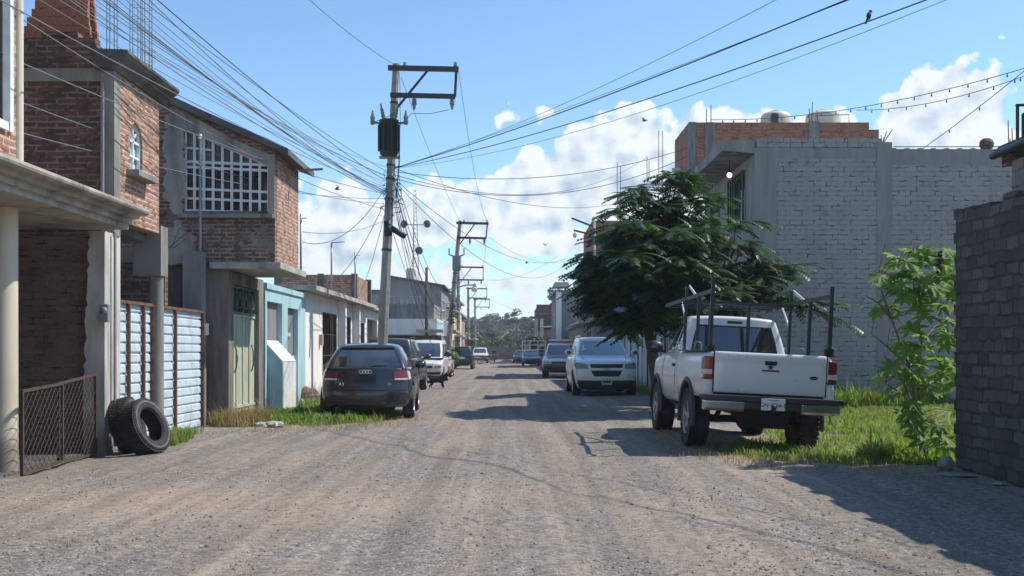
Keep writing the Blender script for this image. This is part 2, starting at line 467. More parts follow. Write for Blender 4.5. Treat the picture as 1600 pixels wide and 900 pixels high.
# ------------------------------------------------------------------ camera, sky, sun
cam = bpy.data.cameras.new('camera'); camo = bpy.data.objects.new('camera', cam); COL.objects.link(camo)
camo.location = (0, 0, CH); camo.rotation_euler = (R(90), 0, 0)
cam.sensor_width = 36; cam.lens = 36; cam.shift_y = (HY - 450) / 1600
cam.clip_end = 3000; sc.camera = camo
SUN_EL, SUN_AZ = 52.0, 17.0            # azimuth measured from +X (right) towards +Y (up the street)
sd = V((math.cos(R(SUN_AZ)) * math.cos(R(SUN_EL)), math.sin(R(SUN_AZ)) * math.cos(R(SUN_EL)), math.sin(R(SUN_EL))))
su = bpy.data.lights.new('sun', 'SUN'); su.energy = 4.0; su.angle = R(.53); su.color = (1, .93, .82)
suo = bpy.data.objects.new('sun', su); COL.objects.link(suo)
suo.rotation_euler = sd.to_track_quat('Z', 'Y').to_euler(); suo.location = (20, 10, 30)
sc.view_settings.view_transform = 'Standard'; sc.view_settings.look = 'None'
sc.view_settings.exposure = 0.48; sc.view_settings.gamma = 1.0


def build_sky():
    w = bpy.data.worlds.new('World'); sc.world = w; w.use_nodes = True
    t = w.node_tree; t.nodes.clear()
    g = G.__new__(G); g.t = t
    out = t.nodes.new('ShaderNodeOutputWorld')
    sky = g.n('ShaderNodeTexSky', sky_type='NISHITA', sun_disc=False, sun_elevation=R(SUN_EL), sun_rotation=R(90 - SUN_AZ), air_density=1.0, dust_density=.1, ozone_density=2.2)
    sky_col = g.mix(1.0, sky.outputs[0], (.90, 1.05, 1.13), 'MULTIPLY')
    sky_bg = g.n('ShaderNodeBackground', {0: sky_col, 1: .125}).outputs[0]
    # clouds: cumulus heaps placed by compass direction and elevation
    d = g.n('ShaderNodeTexCoord').outputs['Generated']
    x, y, z = g.n('ShaderNodeSeparateXYZ', {0: d}).outputs[:3]
    az = g.math('ARCTAN2', x, y)
    el = g.math('ARCSINE', z)
    ae = g.n('ShaderNodeCombineXYZ', {0: az, 1: el, 2: 0.0}).outputs[0]
    def nz(vec, s, det=6, ro=.6):
        return g.noise(vec, s, det, ro)
    heaps = [(1500, 165, 75, 62), (1430, 195, 75, 58), (1455, 165, 60, 55), (1545, 185, 42, 75), (1492, 128, 42, 32), (1400, 250, 110, 60), (1525, 260, 70, 70), (1300, 215, 90, 34),
             (1002, 205, 52, 50), (940, 238, 95, 42), (1080, 200, 62, 34), (1150, 190, 60, 26), (1210, 185, 42, 22), (870, 250, 70, 28), (1010, 290, 190, 80), (1200, 260, 200, 60),
             (850, 262, 70, 20), (532, 308, 56, 34), (590, 352, 150, 50), (720, 345, 130, 48), (850, 350, 120, 36), (690, 300, 60, 18), (520, 390, 120, 44), (900, 380, 120, 40),
             (800, 476, 210, 13), (650, 420, 160, 22), (1250, 340, 300, 60), (780, 440, 260, 22), (620, 470, 200, 24), (950, 465, 160, 20), (1100, 235, 150, 50), (1250, 210, 150, 30), (900, 300, 160, 60), (860, 172, 34, 11), (845, 183, 40, 7),
             (-300, 300, 300, 90), (2150, 250, 260, 120), (-900, 350, 400, 120), (2900, 300, 500, 160)]
    acc = None
    for (px, py, rx, ry) in heaps:
        a = math.atan((px - 800) / 1600); e = math.atan((HY - py) / 1600 * math.cos(a))
        sx, sy = 1600 / rx * math.cos(a) ** -0.2, 1600 / ry
        q = g.n('ShaderNodeVectorMath', {0: ae, 1: (a, e, 0)}, operation='SUBTRACT').outputs[0]
        q = g.n('ShaderNodeVectorMath', {0: q, 1: (sx, sy, 0)}, operation='MULTIPLY').outputs[0]
        l = g.n('ShaderNodeVectorMath', {0: q}, operation='LENGTH').outputs[1]
        # squash distance to approx pixels so big and small heaps share an edge width
        l = g.math('MULTIPLY', g.math('SUBTRACT', 1.0, l), min(rx, ry) / 40.0)
        acc = l if acc is None else g.math('SMOOTH_MAX', acc, l, .45)
    def dens(vec):
        n1 = nz(vec, 16, 3, .5); n2 = nz(vec, 42, 8, .62)
        vo = g.n('ShaderNodeTexVoronoi', {'Vector': vec, 'Scale': 58.0, 'Smoothness': .5}, feature='SMOOTH_F1').outputs[0]
        s_ = g.math('ADD', g.math('MULTIPLY', g.math('SUBTRACT', n1, .5), 1.35), g.math('MULTIPLY', g.math('SUBTRACT', n2, .5), 1.5))
        return g.math('ADD', s_, g.math('MULTIPLY', g.math('SUBTRACT', .42, vo), .9))
    na = dens(ae)
    D = g.math('ADD', acc, na)
    sh = g.n('ShaderNodeVectorMath', {0: ae, 1: (.010, .012, 0)}, operation='ADD').outputs[0]
    nb = dens(sh)
    rel = g.math('SUBTRACT', na, nb)                           # lit side of each billow
    alpha = g.ramp(D, -.02, .17); alpha = g.math('POWER', alpha, .85)
    body = g.ramp(D, .1, 1.5)                                  # thick hearts are greyer, rims glow
    lit = g.math('ADD', g.math('SUBTRACT', 1.0, g.math('MULTIPLY', body, .55)), g.math('MULTIPLY', rel, 1.15), clamp=True)
    ccol = g.mix(lit, (.34, .43, .53), (.72, .75, .775))
    cl_bg = g.n('ShaderNodeBackground', {0: ccol, 1: 1.0}).outputs[0]
    alpha = g.math('MULTIPLY', alpha, g.ramp(el, -.005, .01))
    alpha = g.math('MULTIPLY', alpha, .93)
    mx = g.n('ShaderNodeMixShader', {0: alpha, 1: sky_bg, 2: cl_bg}).outputs[0]
    t.links.new(mx, out.inputs[0])


build_sky()


# ------------------------------------------------------------------ ground
def road_material():
    g = G('road_gravel')
    P_ = g.n('ShaderNodeTexCoord').outputs['Object']
    st = g.n('ShaderNodeMapping', {'Vector': P_, 'Scale': (1, .07, 1)}).outputs[0]
    big = g.noise(P_, .55, 7, .62, .4)
    track = g.noise(st, 1.5, 6, .6, .3)
    mid = g.noise(P_, 6, 8, .7)
    vo = g.n('ShaderNodeTexVoronoi', {'Vector': P_, 'Scale': 30.0, 'Randomness': 1.0})
    vo2 = g.n('ShaderNodeTexVoronoi', {'Vector': P_, 'Scale': 85.0})
    cs = g.n('ShaderNodeSeparateColor', {0: vo.outputs[1]}).outputs[0]
    cs2 = g.n('ShaderNodeSeparateColor', {0: vo2.outputs[1]}).outputs[1]
    earth = g.mix(g.ramp(mid, .3, .7), (.30, .235, .175), (.40, .32, .245))
    stone = g.mix(cs, (.10, .092, .083), (.37, .34, .305))
    stone = g.mix(g.math('MULTIPLY', cs2, .45), stone, (.15, .138, .122))
    k = g.math('ADD', g.math('MULTIPLY', big, .45), g.math('MULTIPLY', track, .8))
    k = g.math('ADD', k, g.math('MULTIPLY', g.math('SUBTRACT', mid, .5), .55))
    bx = g.n('ShaderNodeVectorMath', {0: P_, 1: (-2.5, 9.3, 0)}, operation='SUBTRACT').outputs[0]
    bx = g.n('ShaderNodeVectorMath', {0: g.n('ShaderNodeVectorMath', {0: bx, 1: (.36, .75, 0)}, operation='MULTIPLY').outputs[0]}, operation='LENGTH').outputs[1]
    k = g.math('SUBTRACT', k, g.ramp(bx, .35, 1.25, .22, 0.0))     # bare trodden patch in front of the canopy house
    gr = g.ramp(k, .44, .70)                                     # 1 = gravel, 0 = bare packed earth
    gr = g.math('ADD', g.math('MULTIPLY', gr, .74), .2)
    col = g.mix(gr, earth, stone)
    damp = g.ramp(g.noise(P_, .5, 8, .68, .6), .54, .68, 0, .42)
    col = g.mix(damp, col, (.12, .095, .075))
    rut = g.noise(g.n('ShaderNodeMapping', {'Vector': P_, 'Scale': (3.2, .09, 1)}).outputs[0], 1.0, 7, .68, .25)
    col = g.mix(g.ramp(rut, .42, .56, .42, 0), col, (.115, .098, .082))     # tyre worn lines running along the street
    col = g.mix(g.ramp(rut, .56, .7, 0, .35), col, (.42, .35, .28))
    clod = g.noise(P_, 14, 6, .75)
    col = g.mix(g.ramp(clod, .38, .5, .55, 0), col, (.075, .066, .058))     # little dark flecks and clods
    col = g.mix(g.ramp(clod, .56, .68, 0, .4), col, (.40, .35, .29))
    h = g.math('ADD', g.math('MULTIPLY', g.math('SUBTRACT', .6, vo.outputs[0]), g.math('MULTIPLY', gr, .9)), g.math('MULTIPLY', mid, .6))
    h = g.math('ADD', h, g.math('MULTIPLY', g.math('SUBTRACT', .5, vo2.outputs[0]), .35))
    return g.done(g.pri(col, .95, 0, g.bump(h, .7, .024)))


M['road'] = road_material()
M['soil'] = plain('soil', (.24, .19, .145), .95, .3, 1.2, bump=.7, bs=30, bd=.02, dirt=(.10, .085, .06), dirt_amt=.5)
M['hill'] = plain('hill', (.12, .12, .07), .95, .3, .1, bump=0)
M['stone'] = None
g_ = G('pebble'); rv_ = g_.n('ShaderNodeNewGeometry').outputs['Random Per Island']
M['stone'] = g_.done(g_.pri(g_.mix(rv_, (.13, .118, .104), (.36, .33, .29)), .95))

mb = MB()
mb.add([(-900, -60, -.1), (900, -60, -.1), (900, 1400, -.1), (-900, 1400, -.1)], [(0, 1, 2, 3)])
o = mb.build('ground', M['soil']); o['kind'] = 'structure'


def road_z(x, y):
    p = V((x, y, 0))
    z = .035 * noise.noise(p * .45) + .022 * noise.noise(p * 1.6 + V((3, 1, 0))) + .010 * noise.noise(p * 5) + .006 * noise.noise(p * 13)
    wx = x - .1 + .3 * math.sin(y * .12)
    z += .03 * math.exp(-(wx / .5) ** 2) - .028 * math.exp(-((abs(wx) - .85) / .25) ** 2)      # crown between the wheel tracks
    v = max(0, min(1, (x - 3.1) / 1.1)) * max(0, min(1, (30 - y) / 6)) * max(0, min(1, (y - 12) / 1.5))
    return .02 - .075 * v * v * (3 - 2 * v) + z * min(1, 14 / max(y, 1) + .35)


def road_mesh():
    vs, fs = [], []
    ys = []; y = 1.5
    while y < 160:
        ys.append(y); y += max(.055, y * .009)
    nx = 150
    for y in ys:
        hw = 6.4 + y * .02
        for i in range(nx + 1):
            x = -hw - .2 + (2 * hw + .2) * i / nx
            vs.append((x, y, road_z(x, y)))
    for j in range(len(ys) - 1):
        for i in range(nx):
            a = j * (nx + 1) + i
            fs.append((a, a + 1, a + nx + 2, a + nx + 1))
    me = bpy.data.meshes.new('dirt_road'); me.from_pydata(vs, [], fs); me.materials.append(M['road'])
    me.polygons.foreach_set('use_smooth', [True] * len(fs))
    o = bpy.data.objects.new('dirt_road', me); COL.objects.link(o); o['kind'] = 'structure'


road_mesh()


def pebbles():
    mb = MB(); r = random.Random(11)
    base = [(1, 0, 0), (-1, 0, 0), (0, 1, 0), (0, -1, 0), (0, 0, 1), (0, 0, -.6)]
    tri = [(0, 2, 4), (2, 1, 4), (1, 3, 4), (3, 0, 4), (2, 0, 5), (1, 2, 5), (3, 1, 5), (0, 3, 5)]
    n = 0
    while n < 15000:
        y = 5.6 + 26 * r.random() ** 1.7
        x = r.uniform(-.52, .52) * y
        if x < -5.3 or x > 5.0: continue
        k = noise.noise(V((x * .6, y * .25, 4))) + .5 * noise.noise(V((x * 2, y * .7, 1)))
        if r.random() > .45 + k * 1.1: continue
        s = .0045 + .012 * r.random() ** 3
        if r.random() < .006: s *= 2.2
        a = r.random() * 6.28; ca, sa = math.cos(a), math.sin(a)
        sx, sy, sz = s * r.uniform(.8, 1.5), s * r.uniform(.6, 1.1), s * r.uniform(.45, .9)
        vs = []
        z = road_z(x, y)
        for b in base:
            px, py, pz = b[0] * sx + r.uniform(-.25, .25) * s, b[1] * sy + r.uniform(-.25, .25) * s, b[2] * sz
            vs.append((x + px * ca - py * sa, y + px * sa + py * ca, z + pz + sz * .25))
        mb.add(vs, tri); n += 1
    o = mb.build('gravel', M['stone'], fixn=False); o['kind'] = 'stuff'
    o['label'] = 'loose grey gravel stones scattered over the dirt road'; o['category'] = 'gravel'


pebbles()


def grass_patch(name, label, n, place, hmin, hmax, mat, seed, w=.008):
    r = random.Random(seed); mb = MB(); k = 0
    vs, fs = mb.v, mb.f
    tries = 0
    while k < n and tries < n * 20:
        tries += 1
        p = place(r)
        if p is None: continue
        x, y, hs = p
        h = r.uniform(hmin, hmax) * hs
        a = r.random() * 6.28; l = r.uniform(.15, .75) * h; ww = w * r.uniform(.7, 1.5)
        dx, dy = math.cos(a), math.sin(a)
        z = road_z(x, y) - .015 if abs(x) < 6 else -.03
        o_ = len(vs)
        vs += [V((x - dy * ww, y + dx * ww, z)), V((x + dy * ww, y - dx * ww, z)),
               V((x + dx * l * .35 + dy * ww * .8, y + dy * l * .35 - dx * ww * .8, z + h * .62)), V((x + dx * l * .35 - dy * ww * .8, y + dy * l * .35 + dx * ww * .8, z + h * .62)),
               V((x + dx * l, y + dy * l, z + h * r.uniform(.75, 1.0)))]
        fs += [[o_, o_ + 1, o_ + 2, o_ + 3], [o_ + 3, o_ + 2, o_ + 4]]
        mb.m += [0, 0]; mb.sm += [True, True]; k += 1
    o = mb.build(name, mat, fixn=False); o['kind'] = 'stuff'; o['label'] = label; o['category'] = 'grass'
    return o


def in_poly(x, y, P_):
    c = False; j = len(P_) - 1
    for i in range(len(P_)):
        if (P_[i][1] > y) != (P_[j][1] > y) and x < (P_[j][0] - P_[i][0]) * (y - P_[i][1]) / (P_[j][1] - P_[i][1]) + P_[i][0]:
            c = not c
        j = i
    return c


def poly_place(P_, edge=.6):
    xs = [p[0] for p in P_]; ys = [p[1] for p in P_]
    def f(r):
        x, y = r.uniform(min(xs), max(xs)), r.uniform(min(ys), max(ys))
        y2 = y + .35 * noise.noise(V((x * 1.3, 0, 9))) ; x2 = x + .35 * noise.noise(V((0, y * 1.3, 5)))
        if not in_poly(x2, y2, P_): return None
        if not in_poly(x2 + r.gauss(0, .28), y2 + r.gauss(0, .4), P_): return None
        k = noise.noise(V((x * .9, y * .9, 2)))
        if r.random() > .75 + k * .9: return None
        return x, y, .8 + .8 * k + (.45 if r.random() < .03 else 0)
    return f


grass_patch('grass', 'bright green grass growing beside the white pickup and the block wall', 42000,
            poly_place([(3.05, 13.0), (3.7, 12.3), (5.15, 12.05), (6.6, 12.3), (9.5, 16), (12, 26.8), (6.4, 26.9), (5.0, 24), (4.75, 19), (3.6, 15.6), (2.75, 14.3)]), .05, .18, M['grass'], 3)
grass_patch('grass', 'green grass and weeds along the foot of the left house fronts', 11000,
            poly_place([(-5.25, 18.8), (-4.2, 18.3), (-3.2, 19.0), (-2.5, 19.9), (-2.4, 21.0), (-3.2, 25.5), (-5.25, 28.5)]), .05, .24, M['grass'], 4)
grass_patch('grass', 'small tuft of weeds beside the corrugated gate and tyres', 1500,
            poly_place([(-5.5, 15.0), (-4.9, 14.6), (-4.85, 15.8), (-5.45, 17.6)]), .06, .26, M['grass'], 5)
grass_patch('grass', 'tall dark weeds along the foot of the whitewashed block wall', 9000, poly_place([(5.4, 24.2), (9.5, 25.2), (12, 26.9), (6.3, 26.9)]), .25, .75, M['grass'], 14, .011)
grass_patch('grass', 'shaded weeds at the free end of the dark block wall', 2600, poly_place([(4.3, 12.5), (5.15, 12.1), (5.3, 12.9), (5.2, 14.2), (4.6, 13.6)]), .15, .45, M['grass'], 15, .012)
grass_patch('dry_grass', 'sparse dry stalks thinning out into the road around the pickup', 2600, poly_place([(2.0, 13.2), (3.4, 11.5), (5.1, 11.2), (5.15, 13), (3.4, 16.5), (2.4, 18)]), .03, .13, M['grass_dry'], 22, .004)
grass_patch('dry_grass', 'sparse dry stalks thinning out into the road along the left verge', 2600, poly_place([(-5.2, 17.2), (-3.9, 16.9), (-2.0, 18.6), (-1.6, 20.5), (-3.0, 22), (-5.2, 24)]), .03, .14, M['grass_dry'], 23, .004)
grass_patch('weeds', 'broad leaved weeds mixed into the verges on both sides', 2200, poly_place([(-5.2, 19.2), (-2.9, 19.4), (-3.2, 25), (-5.2, 28)]), .05, .22, M['leaf_bush'], 24, .03)
grass_patch('dry_grass', 'dry straw coloured weeds at the foot of the cracked plaster wall', 2600,
            poly_place([(-5.6, 18.5), (-4.7, 18.3), (-4.5, 19.2), (-5.3, 20.0)]), .12, .5, M['grass_dry'], 6, .005)
grass_patch('grass', 'thin verge grass along the right hand edge of the far street', 5000,
            poly_place([(4.2, 27), (4.8, 27), (4.7, 44), (3.9, 44)]), .08, .25, M['grass'], 8)
# ================================================================== LEFT SIDE OF THE STREET
def window_bars(mb, axis, p, a0, a1, z0, z1, na, nz_, t=.03, frame=.05):
    """steel lattice in a vertical plane; axis 'y' = faces the camera, 'x' = faces the street"""
    def b(u0, v0, u1, v1, w):
        A = (u0, p, v0) if axis == 'y' else (p, u0, v0); B = (u1, p, v1) if axis == 'y' else (p, u1, v1)
        mb.bar(A, B, w, w)
    for i in range(na + 1):
        u = lerp(a0, a1, i / na); b(u, z0, u, z1, frame if i in (0, na) else t)
    for j in range(nz_ + 1):
        v = lerp(z0, z1, j / nz_); b(a0, v, a1, v, (frame if j in (0, nz_) else t) * .96)


# ---- house with the canopy (nearest)
h = thing('canopy_house', 'nearest left house with white framed upstairs window and projecting concrete canopy', 'house', (-7, 11, 0))
mb = MB(); mb.wall('x', -5.41, -.25, 5.5, 11.18, 3.31, 9.5, [(8.2, 11.06, 3.75, 7.6)], 0, 1)
mb.wall('y', 11.35, -.25, -9.5, -5.45, 3.31, 9.5, (), 0); mb.wall('x', -9.5, .25, 5.5, 11.1, 3.31, 9.5)
mb.build('upper_wall', [M['brick_sun'], M['plaster']], h)
mb = MB(); mb.tube([(-5.41, 11.22, 3.3), (-5.41, 11.22, 9.5)], .055, 14); mb.build('corner_pillar', M['cream'], h)
mb = MB()
for (a, b) in ((8.2, 8.27), (10.98, 11.06), (9.55, 9.62)): mb.box(-5.46, -5.38, a, b, 3.75, 7.6)
mb.box(-5.46, -5.37, 8.27, 10.93, 3.75, 3.84); mb.box(-5.46, -5.37, 8.27, 10.93, 7.52, 7.6); mb.box(-5.46, -5.38, 9.62, 10.93, 5.6, 5.66)
w = mb.build('window', M['white_metal'], h)
mb = MB(); mb.box(-5.5, -5.485, 8.2, 11.0, 3.75, 7.6); mb.build('pane', M['glass'], w)
mb = MB()   # canopy slab with stepped moulding on its street and far edges
prof = [(-9.5, 3.02), (-5.14, 3.02), (-5.14, 3.09), (-5.08, 3.09), (-5.08, 3.16), (-5.0, 3.16), (-4.98, 3.20), (-4.90, 3.20), (-4.86, 3.225), (-4.85, 3.25), (-4.86, 3.28), (-4.90, 3.30), (-9.5, 3.30)]
mb.prism(prof, 4.5, 13.72, 'y', 0)
mb.build('canopy', M['plaster'], h)
mb = MB(); mb.lathe([(.155, 0), (.15, .5), (.148, 2.0), (.15, 3.019)], Matrix.Translation((-5.78, 11.65, 0)), 20); mb.build('pillar', M['cream'], h)
mb = MB(); mb.wall('x', -9.3, -.2, 5.5, 13.7, 0, 3.01); mb.box(-9.3, -5.6, 5.4, 5.5, 0, 3.01); mb.build('carport_wall', M['adobe'], h)
mb = MB(); mb.box(-9.28, -5.6, 6, 13.8, -.02, .03); mb.build('carport_floor', M['concrete_dark'], h)

# ---- brick tower house
h = thing('brick_house', 'unfinished red brick tower house with small arched window and grey cornice', 'house', (-7.2, 14.8, 0))
mb = MB(); mb.wall('y', 14.0, .2, -9.6, -5.74, 0.0, 2.98, (), 0); mb.build('ground_wall', M['adobe'], h)
mb = MB(); mb.wall('y', 14.0, .2, -9.6, -5.62, 2.98, 5.08); mb.build('front_wall', M['brick_dark_shaded'], h)
mb = MB(); mb.box(-9.6, -5.62, 13.985, 14.21, 5.08, 5.26); mb.box(-5.62, -5.43, 13.98, 14.2, 2.98, 5.26); mb.build('concrete_frame', M['concrete'], h)
# street wall with arched opening
A0, A1, ZB, ZS = 14.55, 15.05, 3.98, 4.42
mb = MB(); mb.wall('x', -5.43, -.2, 14.2, 15.75, 3.2, 5.22, [(A0, A1, ZB, 4.68)])
arc = [(A0 + (A1 - A0) * (.5 - .5 * math.cos(math.pi * k / 8)), ZS + .26 * math.sin(math.pi * k / 8)) for k in range(9)]
mb.prism([(A0, 4.68)] + arc[:5] + [((A0 + A1) / 2, 4.68)], -5.43, -5.63, 'x'); mb.prism([((A0 + A1) / 2, 4.68)] + arc[4:] + [(A1, 4.68)], -5.43, -5.63, 'x')
mb.wall('y', 15.75, -.2, -9.6, -5.63, 3.2, 5.22); mb.build('street_wall', M['brick_sun'], h)
mb = MB(); mb.box(-9.6, -5.62, 14.21, 15.74, 3.08, 3.195); mb.build('floor_slab', M['concrete_dark'], h)
mb = MB()
pts = [(-5.49, A0, ZB)] + [(-5.49, a, z) for a, z in arc] + [(-5.49, A1, ZB)]
for p, q in zip(pts, pts[1:]): mb.bar(p, q, .05, .04)
mb.bar(pts[0], pts[-1], .05, .04); mb.bar((-5.49, A0, ZS), (-5.49, A1, ZS), .03, .035); mb.bar((-5.49, A0, 4.2), (-5.49, A1, 4.2), .035, .03)
mb.bar((-5.49, 14.8, ZB), (-5.49, 14.8, 4.66), .03, .036); mb.bar((-5.49, 14.8, ZS), (-5.49, 14.62, 4.6), .02, .03); mb.bar((-5.49, 14.8, ZS), (-5.49, 14.98, 4.6), .02, .03)
w = mb.build('window', M['white_metal'], h)
mb = MB(); mb.prism([(A0, ZB)] + [(a, z) for a, z in arc] + [(A1, ZB)], -5.535, -5.525, 'x'); mb.build('pane', M['turquoise_pale'], w)
mb = MB(); mb.box(-5.43, -5.25, 14.42, 15.2, ZB - .11, ZB - .02); mb.build('window_sill', M['concrete'], h, bevel=.01)
mb = MB()
prof = [(-5.66, 5.225), (-5.40, 5.225), (-5.36, 5.27), (-5.30, 5.29), (-5.30, 5.33), (-5.22, 5.37), (-5.18, 5.42), (-5.18, 5.46), (-5.66, 5.48)]
mb.prism(prof, 13.8, 15.95, 'y'); mb.build('cornice', M['concrete_dark'], h)
mb = MB(); mb.box(-9.6, -5.67, 14.2, 15.75, 5.24, 5.34); mb.build('roof_slab', M['concrete_dark'], h)
mb = MB(); mb.box(-9.6, -5.68, 14.0, 14.19, 5.262, 5.60)
r = random.Random(4)
for k in range(16):
    x = -9.6 + k * .245
    mb.box(x, min(x + .235, -5.7), 14.0, 14.18, 5.602, 5.602 + r.choice([.08, .08, .16, .0801]))
mb.build('parapet', M['brick_dark_shaded'], h)
mb = MB()   # end pillar with its plaster broken away
r_ = random.Random(8); edge = [(-5.74 + .06 * max(0, (z - 1.2) / 1.8) + r_.uniform(0, .045) * (z > 1.1), z) for z in [3.0 - .075 * k for k in range(40)]]
mb.prism([(-5.74, 0), (-5.45, 0), (-5.45, 3.0)] + edge, 13.7, 14.0, 'y', 0)
mb.box(-5.74, -5.45, 14.0, 14.25, 0, 2.98); mb.build('plaster_pillar', M['plaster_white'], h)
mb = MB(); mb.tube([(-5.40, 13.93, .1), (-5.40, 13.93, 3.01)], .02, 8); mb.tube([(-5.57, 13.94, 3.3), (-5.57, 13.94, 5.05), (-5.52, 13.8, 5.12)], .022, 8); mb.build('conduit', M['steel'], h)
mb = MB(); mb.box(-5.47, -5.36, 13.58, 13.69, 1.78, 2.02); mb.ball((-5.41, 13.57, 1.93), (.05, .03, .05)); mb.build('meter_box', M['steel'], h, bevel=.012)
# loose bricks piled on the roof
bm_ = MB(); bm_.box(-.12, .12, -.06, .06, 0, .06)
proto = bm_.build('loose_brick', brick('pile_brick', (.36, .13, .075), (.45, .19, .11), (.4, .17, .1), bw=3, bh=3, stain_amt=.2), org=(0, 0, 0), bevel=.006)
LB = 'red clay brick in the stepped pile on the brick tower roof'
tag(proto, LB, 'brick', 'loose bricks piled on the roof')
r = random.Random(2); first = True
for lay in range(11):
    w_ = 1.06 - lay * .058; x0 = -6.42 - w_ / 2 + lay * .012; nb = int(w_ / .085)
    for k in range(nb):
        for row in range(2):
            o = proto if first else proto.copy()
            if not first: COL.objects.link(o)
            first = False
            o.location = (x0 + (k + .5) * w_ / nb + r.uniform(-.01, .01), 14.33 + row * .25 + lay * .012 + r.uniform(-.012, .012), 5.342 + lay * .1255)
            o.rotation_euler = (0, R(90), R(90) + r.uniform(-.07, .07)) if lay < 9 else (0, 0, r.uniform(-.2, .2))
            if lay < 9: o.location.z += .12
            else: o.location.z += .13 - .06 * (lay - 9)
# rebar cages standing on the roofs
def rebar_cage(x, y, z0, z1, s, label, n=None):
    mb = MB()
    for (i, j) in ((-1, -1), (1, -1), (1, 1), (-1, 1)): mb.tube([(x + i * s, y + j * s, z0), (x + i * s * 1.02, y + j * s, z1)], .006, 5)
    z = z0 + .1
    while z < z1:
        for (a, b) in (((-1, -1), (1, -1)), ((1, -1), (1, 1)), ((1, 1), (-1, 1)), ((-1, 1), (-1, -1))):
            mb.tube([(x + a[0] * s, y + a[1] * s, z), (x + b[0] * s, y + b[1] * s, z)], .0035, 4)
        z += .17
    o = mb.build('rebar_cage', M['steel'], org=(x, y, z0)); tag(o, label, 'rebar cage', 'rebar cages on the left roofs')
rebar_cage(-5.86, 15.0, 5.34, 8.6, .055, 'tall thin rebar cage just right of the brick pile')
rebar_cage(-5.72, 15.55, 5.34, 8.6, .06, 'middle rebar cage rising behind the grey cornice')
rebar_cage(-5.56, 15.6, 5.48, 8.2, .055, 'right hand tall rebar cage at the far end of the cornice')
rebar_cage(-6.35, 18.0, 5.2, 6.7, .06, 'short rebar cage in the corner between tower and shed roof')

# ---- chain link panels under the canopy
def chain_panel(name, label, a, b, z0a, z1a, z0b, z1b, cat='fence panel'):
    a, b = V(a), V(b); t = thing(name, label, cat, (a + b) / 2, group='chain link panels under the canopy')
    up = V((0, 0, 1)); u = (b - a)
    A0_, A1_, B0_, B1_ = a + up * z0a, a + up * z1a, b + up * z0b, b + up * z1b
    mb = MB()
    for p, q in ((A0_, A1_), (B0_, B1_), (A1_, B1_), (A0_, B0_)): mb.bar(p, q, .034, .03)
    mb.build('frame', M['rust_dark'], t)
    mb = MB(); L = u.length; H = ((z1a - z0a) + (z1b - z0b)) / 2; s = .125
    def pt(x, v):
        x = min(max(x, 0), L); lo = A0_.lerp(B0_, x / L); hi = A1_.lerp(B1_, x / L)
        return lo.lerp(hi, min(max(v / H, 0), 1))
    k = -int(H / s) - 1
    while k * s < L + H:
        for sg in (1, -1):
            p0 = (k * s, 0) if sg == 1 else (k * s, H)
            pts = []
            m_ = 14
            for i in range(m_ + 1):
                x = p0[0] + H * i / m_; v = H * i / m_ if sg == 1 else H - H * i / m_
                if -.001 <= x <= L + .001: pts.append(pt(x, v) + V((.004 * sg, 0, 0)))
            if len(pts) > 1: mb.tube(pts, .0042, 4, cap=False)
        k += 1
    mb.build('wire_mesh', M['rust_dark'], t, fixn=False)
    return t
chain_panel('chain_link_panel', 'nearer rusty chain link panel standing beside the cream pillar', (-5.43, 11.35, 0), (-5.47, 12.45, 0), .02, .95, .06, 1.0)
chain_panel('chain_link_panel', 'farther rusty chain link panel leaning at the plaster pillar', (-5.50, 12.42, 0), (-5.54, 13.62, 0), .05, 1.0, .03, 1.08)

# ---- corrugated gates and posts
def corrugated(name, label, y0, y1, x, z1, mids, grp):
    t = thing(name, label, 'gate', (x, (y0 + y1) / 2, 0), group=grp)
    mb = MB(); z = .04; pr = []
    while z < z1 - .02:
        pr += [(x + .03, z), (x + .026, z + .10), (x, z + .118), (x, z + .132)]; z += .15
    vs, fs = [], []
    ny = 12
    rr = random.Random(y0)
    dent = [rr.uniform(-.008, .008) for _ in range(ny + 1)]
    for i in range(ny + 1):
        for (a, b) in pr: vs.append((a + dent[i] * math.sin(b * 3), lerp(y0, y1, i / ny), b))
    n = len(pr)
    for i in range(ny):
        for k in range(n - 1): fs.append((i * n + k, (i + 1) * n + k, (i + 1) * n + k + 1, i * n + k + 1))
    mb.add(vs, fs); mb.build('corrugated_sheet', M['galv'], t, fixn=False)
    mb = MB()
    for y in [y0, y1] + mids: mb.box(x + .04, x + .085, y - .022, y + .022, .02, z1 + .04)
    mb.box(x + .042, x + .083, y0, y1, z1, z1 + .045); mb.build('frame', M['rust'], t)
    return t
corrugated('corrugated_gate', 'nearer white corrugated metal gate with rusty frame behind the tyres', 14.05, 15.85, -5.62, 2.08, [14.85, 15.45], 'corrugated gates')
corrugated('corrugated_gate', 'farther white corrugated metal gate between round column and concrete post', 16.2, 18.62, -5.68, 2.08, [17.1], 'corrugated gates')
mb = MB(); mb.lathe([(.105, 0), (.10, 2.56)], Matrix.Translation((-5.53, 15.95, 0)), 16); mb.box(-5.84, -5.41, 15.78, 16.1, 2.56, 3.33)
tag(mb.build('concrete_column', M['concrete'], org=(-5.53, 15.95, 0)), 'round bare concrete column standing between the two corrugated gates', 'column')
t = thing('gate_post', 'square grey concrete post with meter box at end of corrugated gate', 'post', (-5.85, 18.85, 0))
mb = MB(); mb.box(-6.02, -5.66, 18.7, 18.96, 0, 3.22); mb.build('post', M['concrete'], t, bevel=.012)
mb = MB(); mb.box(-5.66, -5.56, 18.66, 18.80, 1.68, 1.90); mb.build('meter_box', M['white_plastic'], t, bevel=.015)
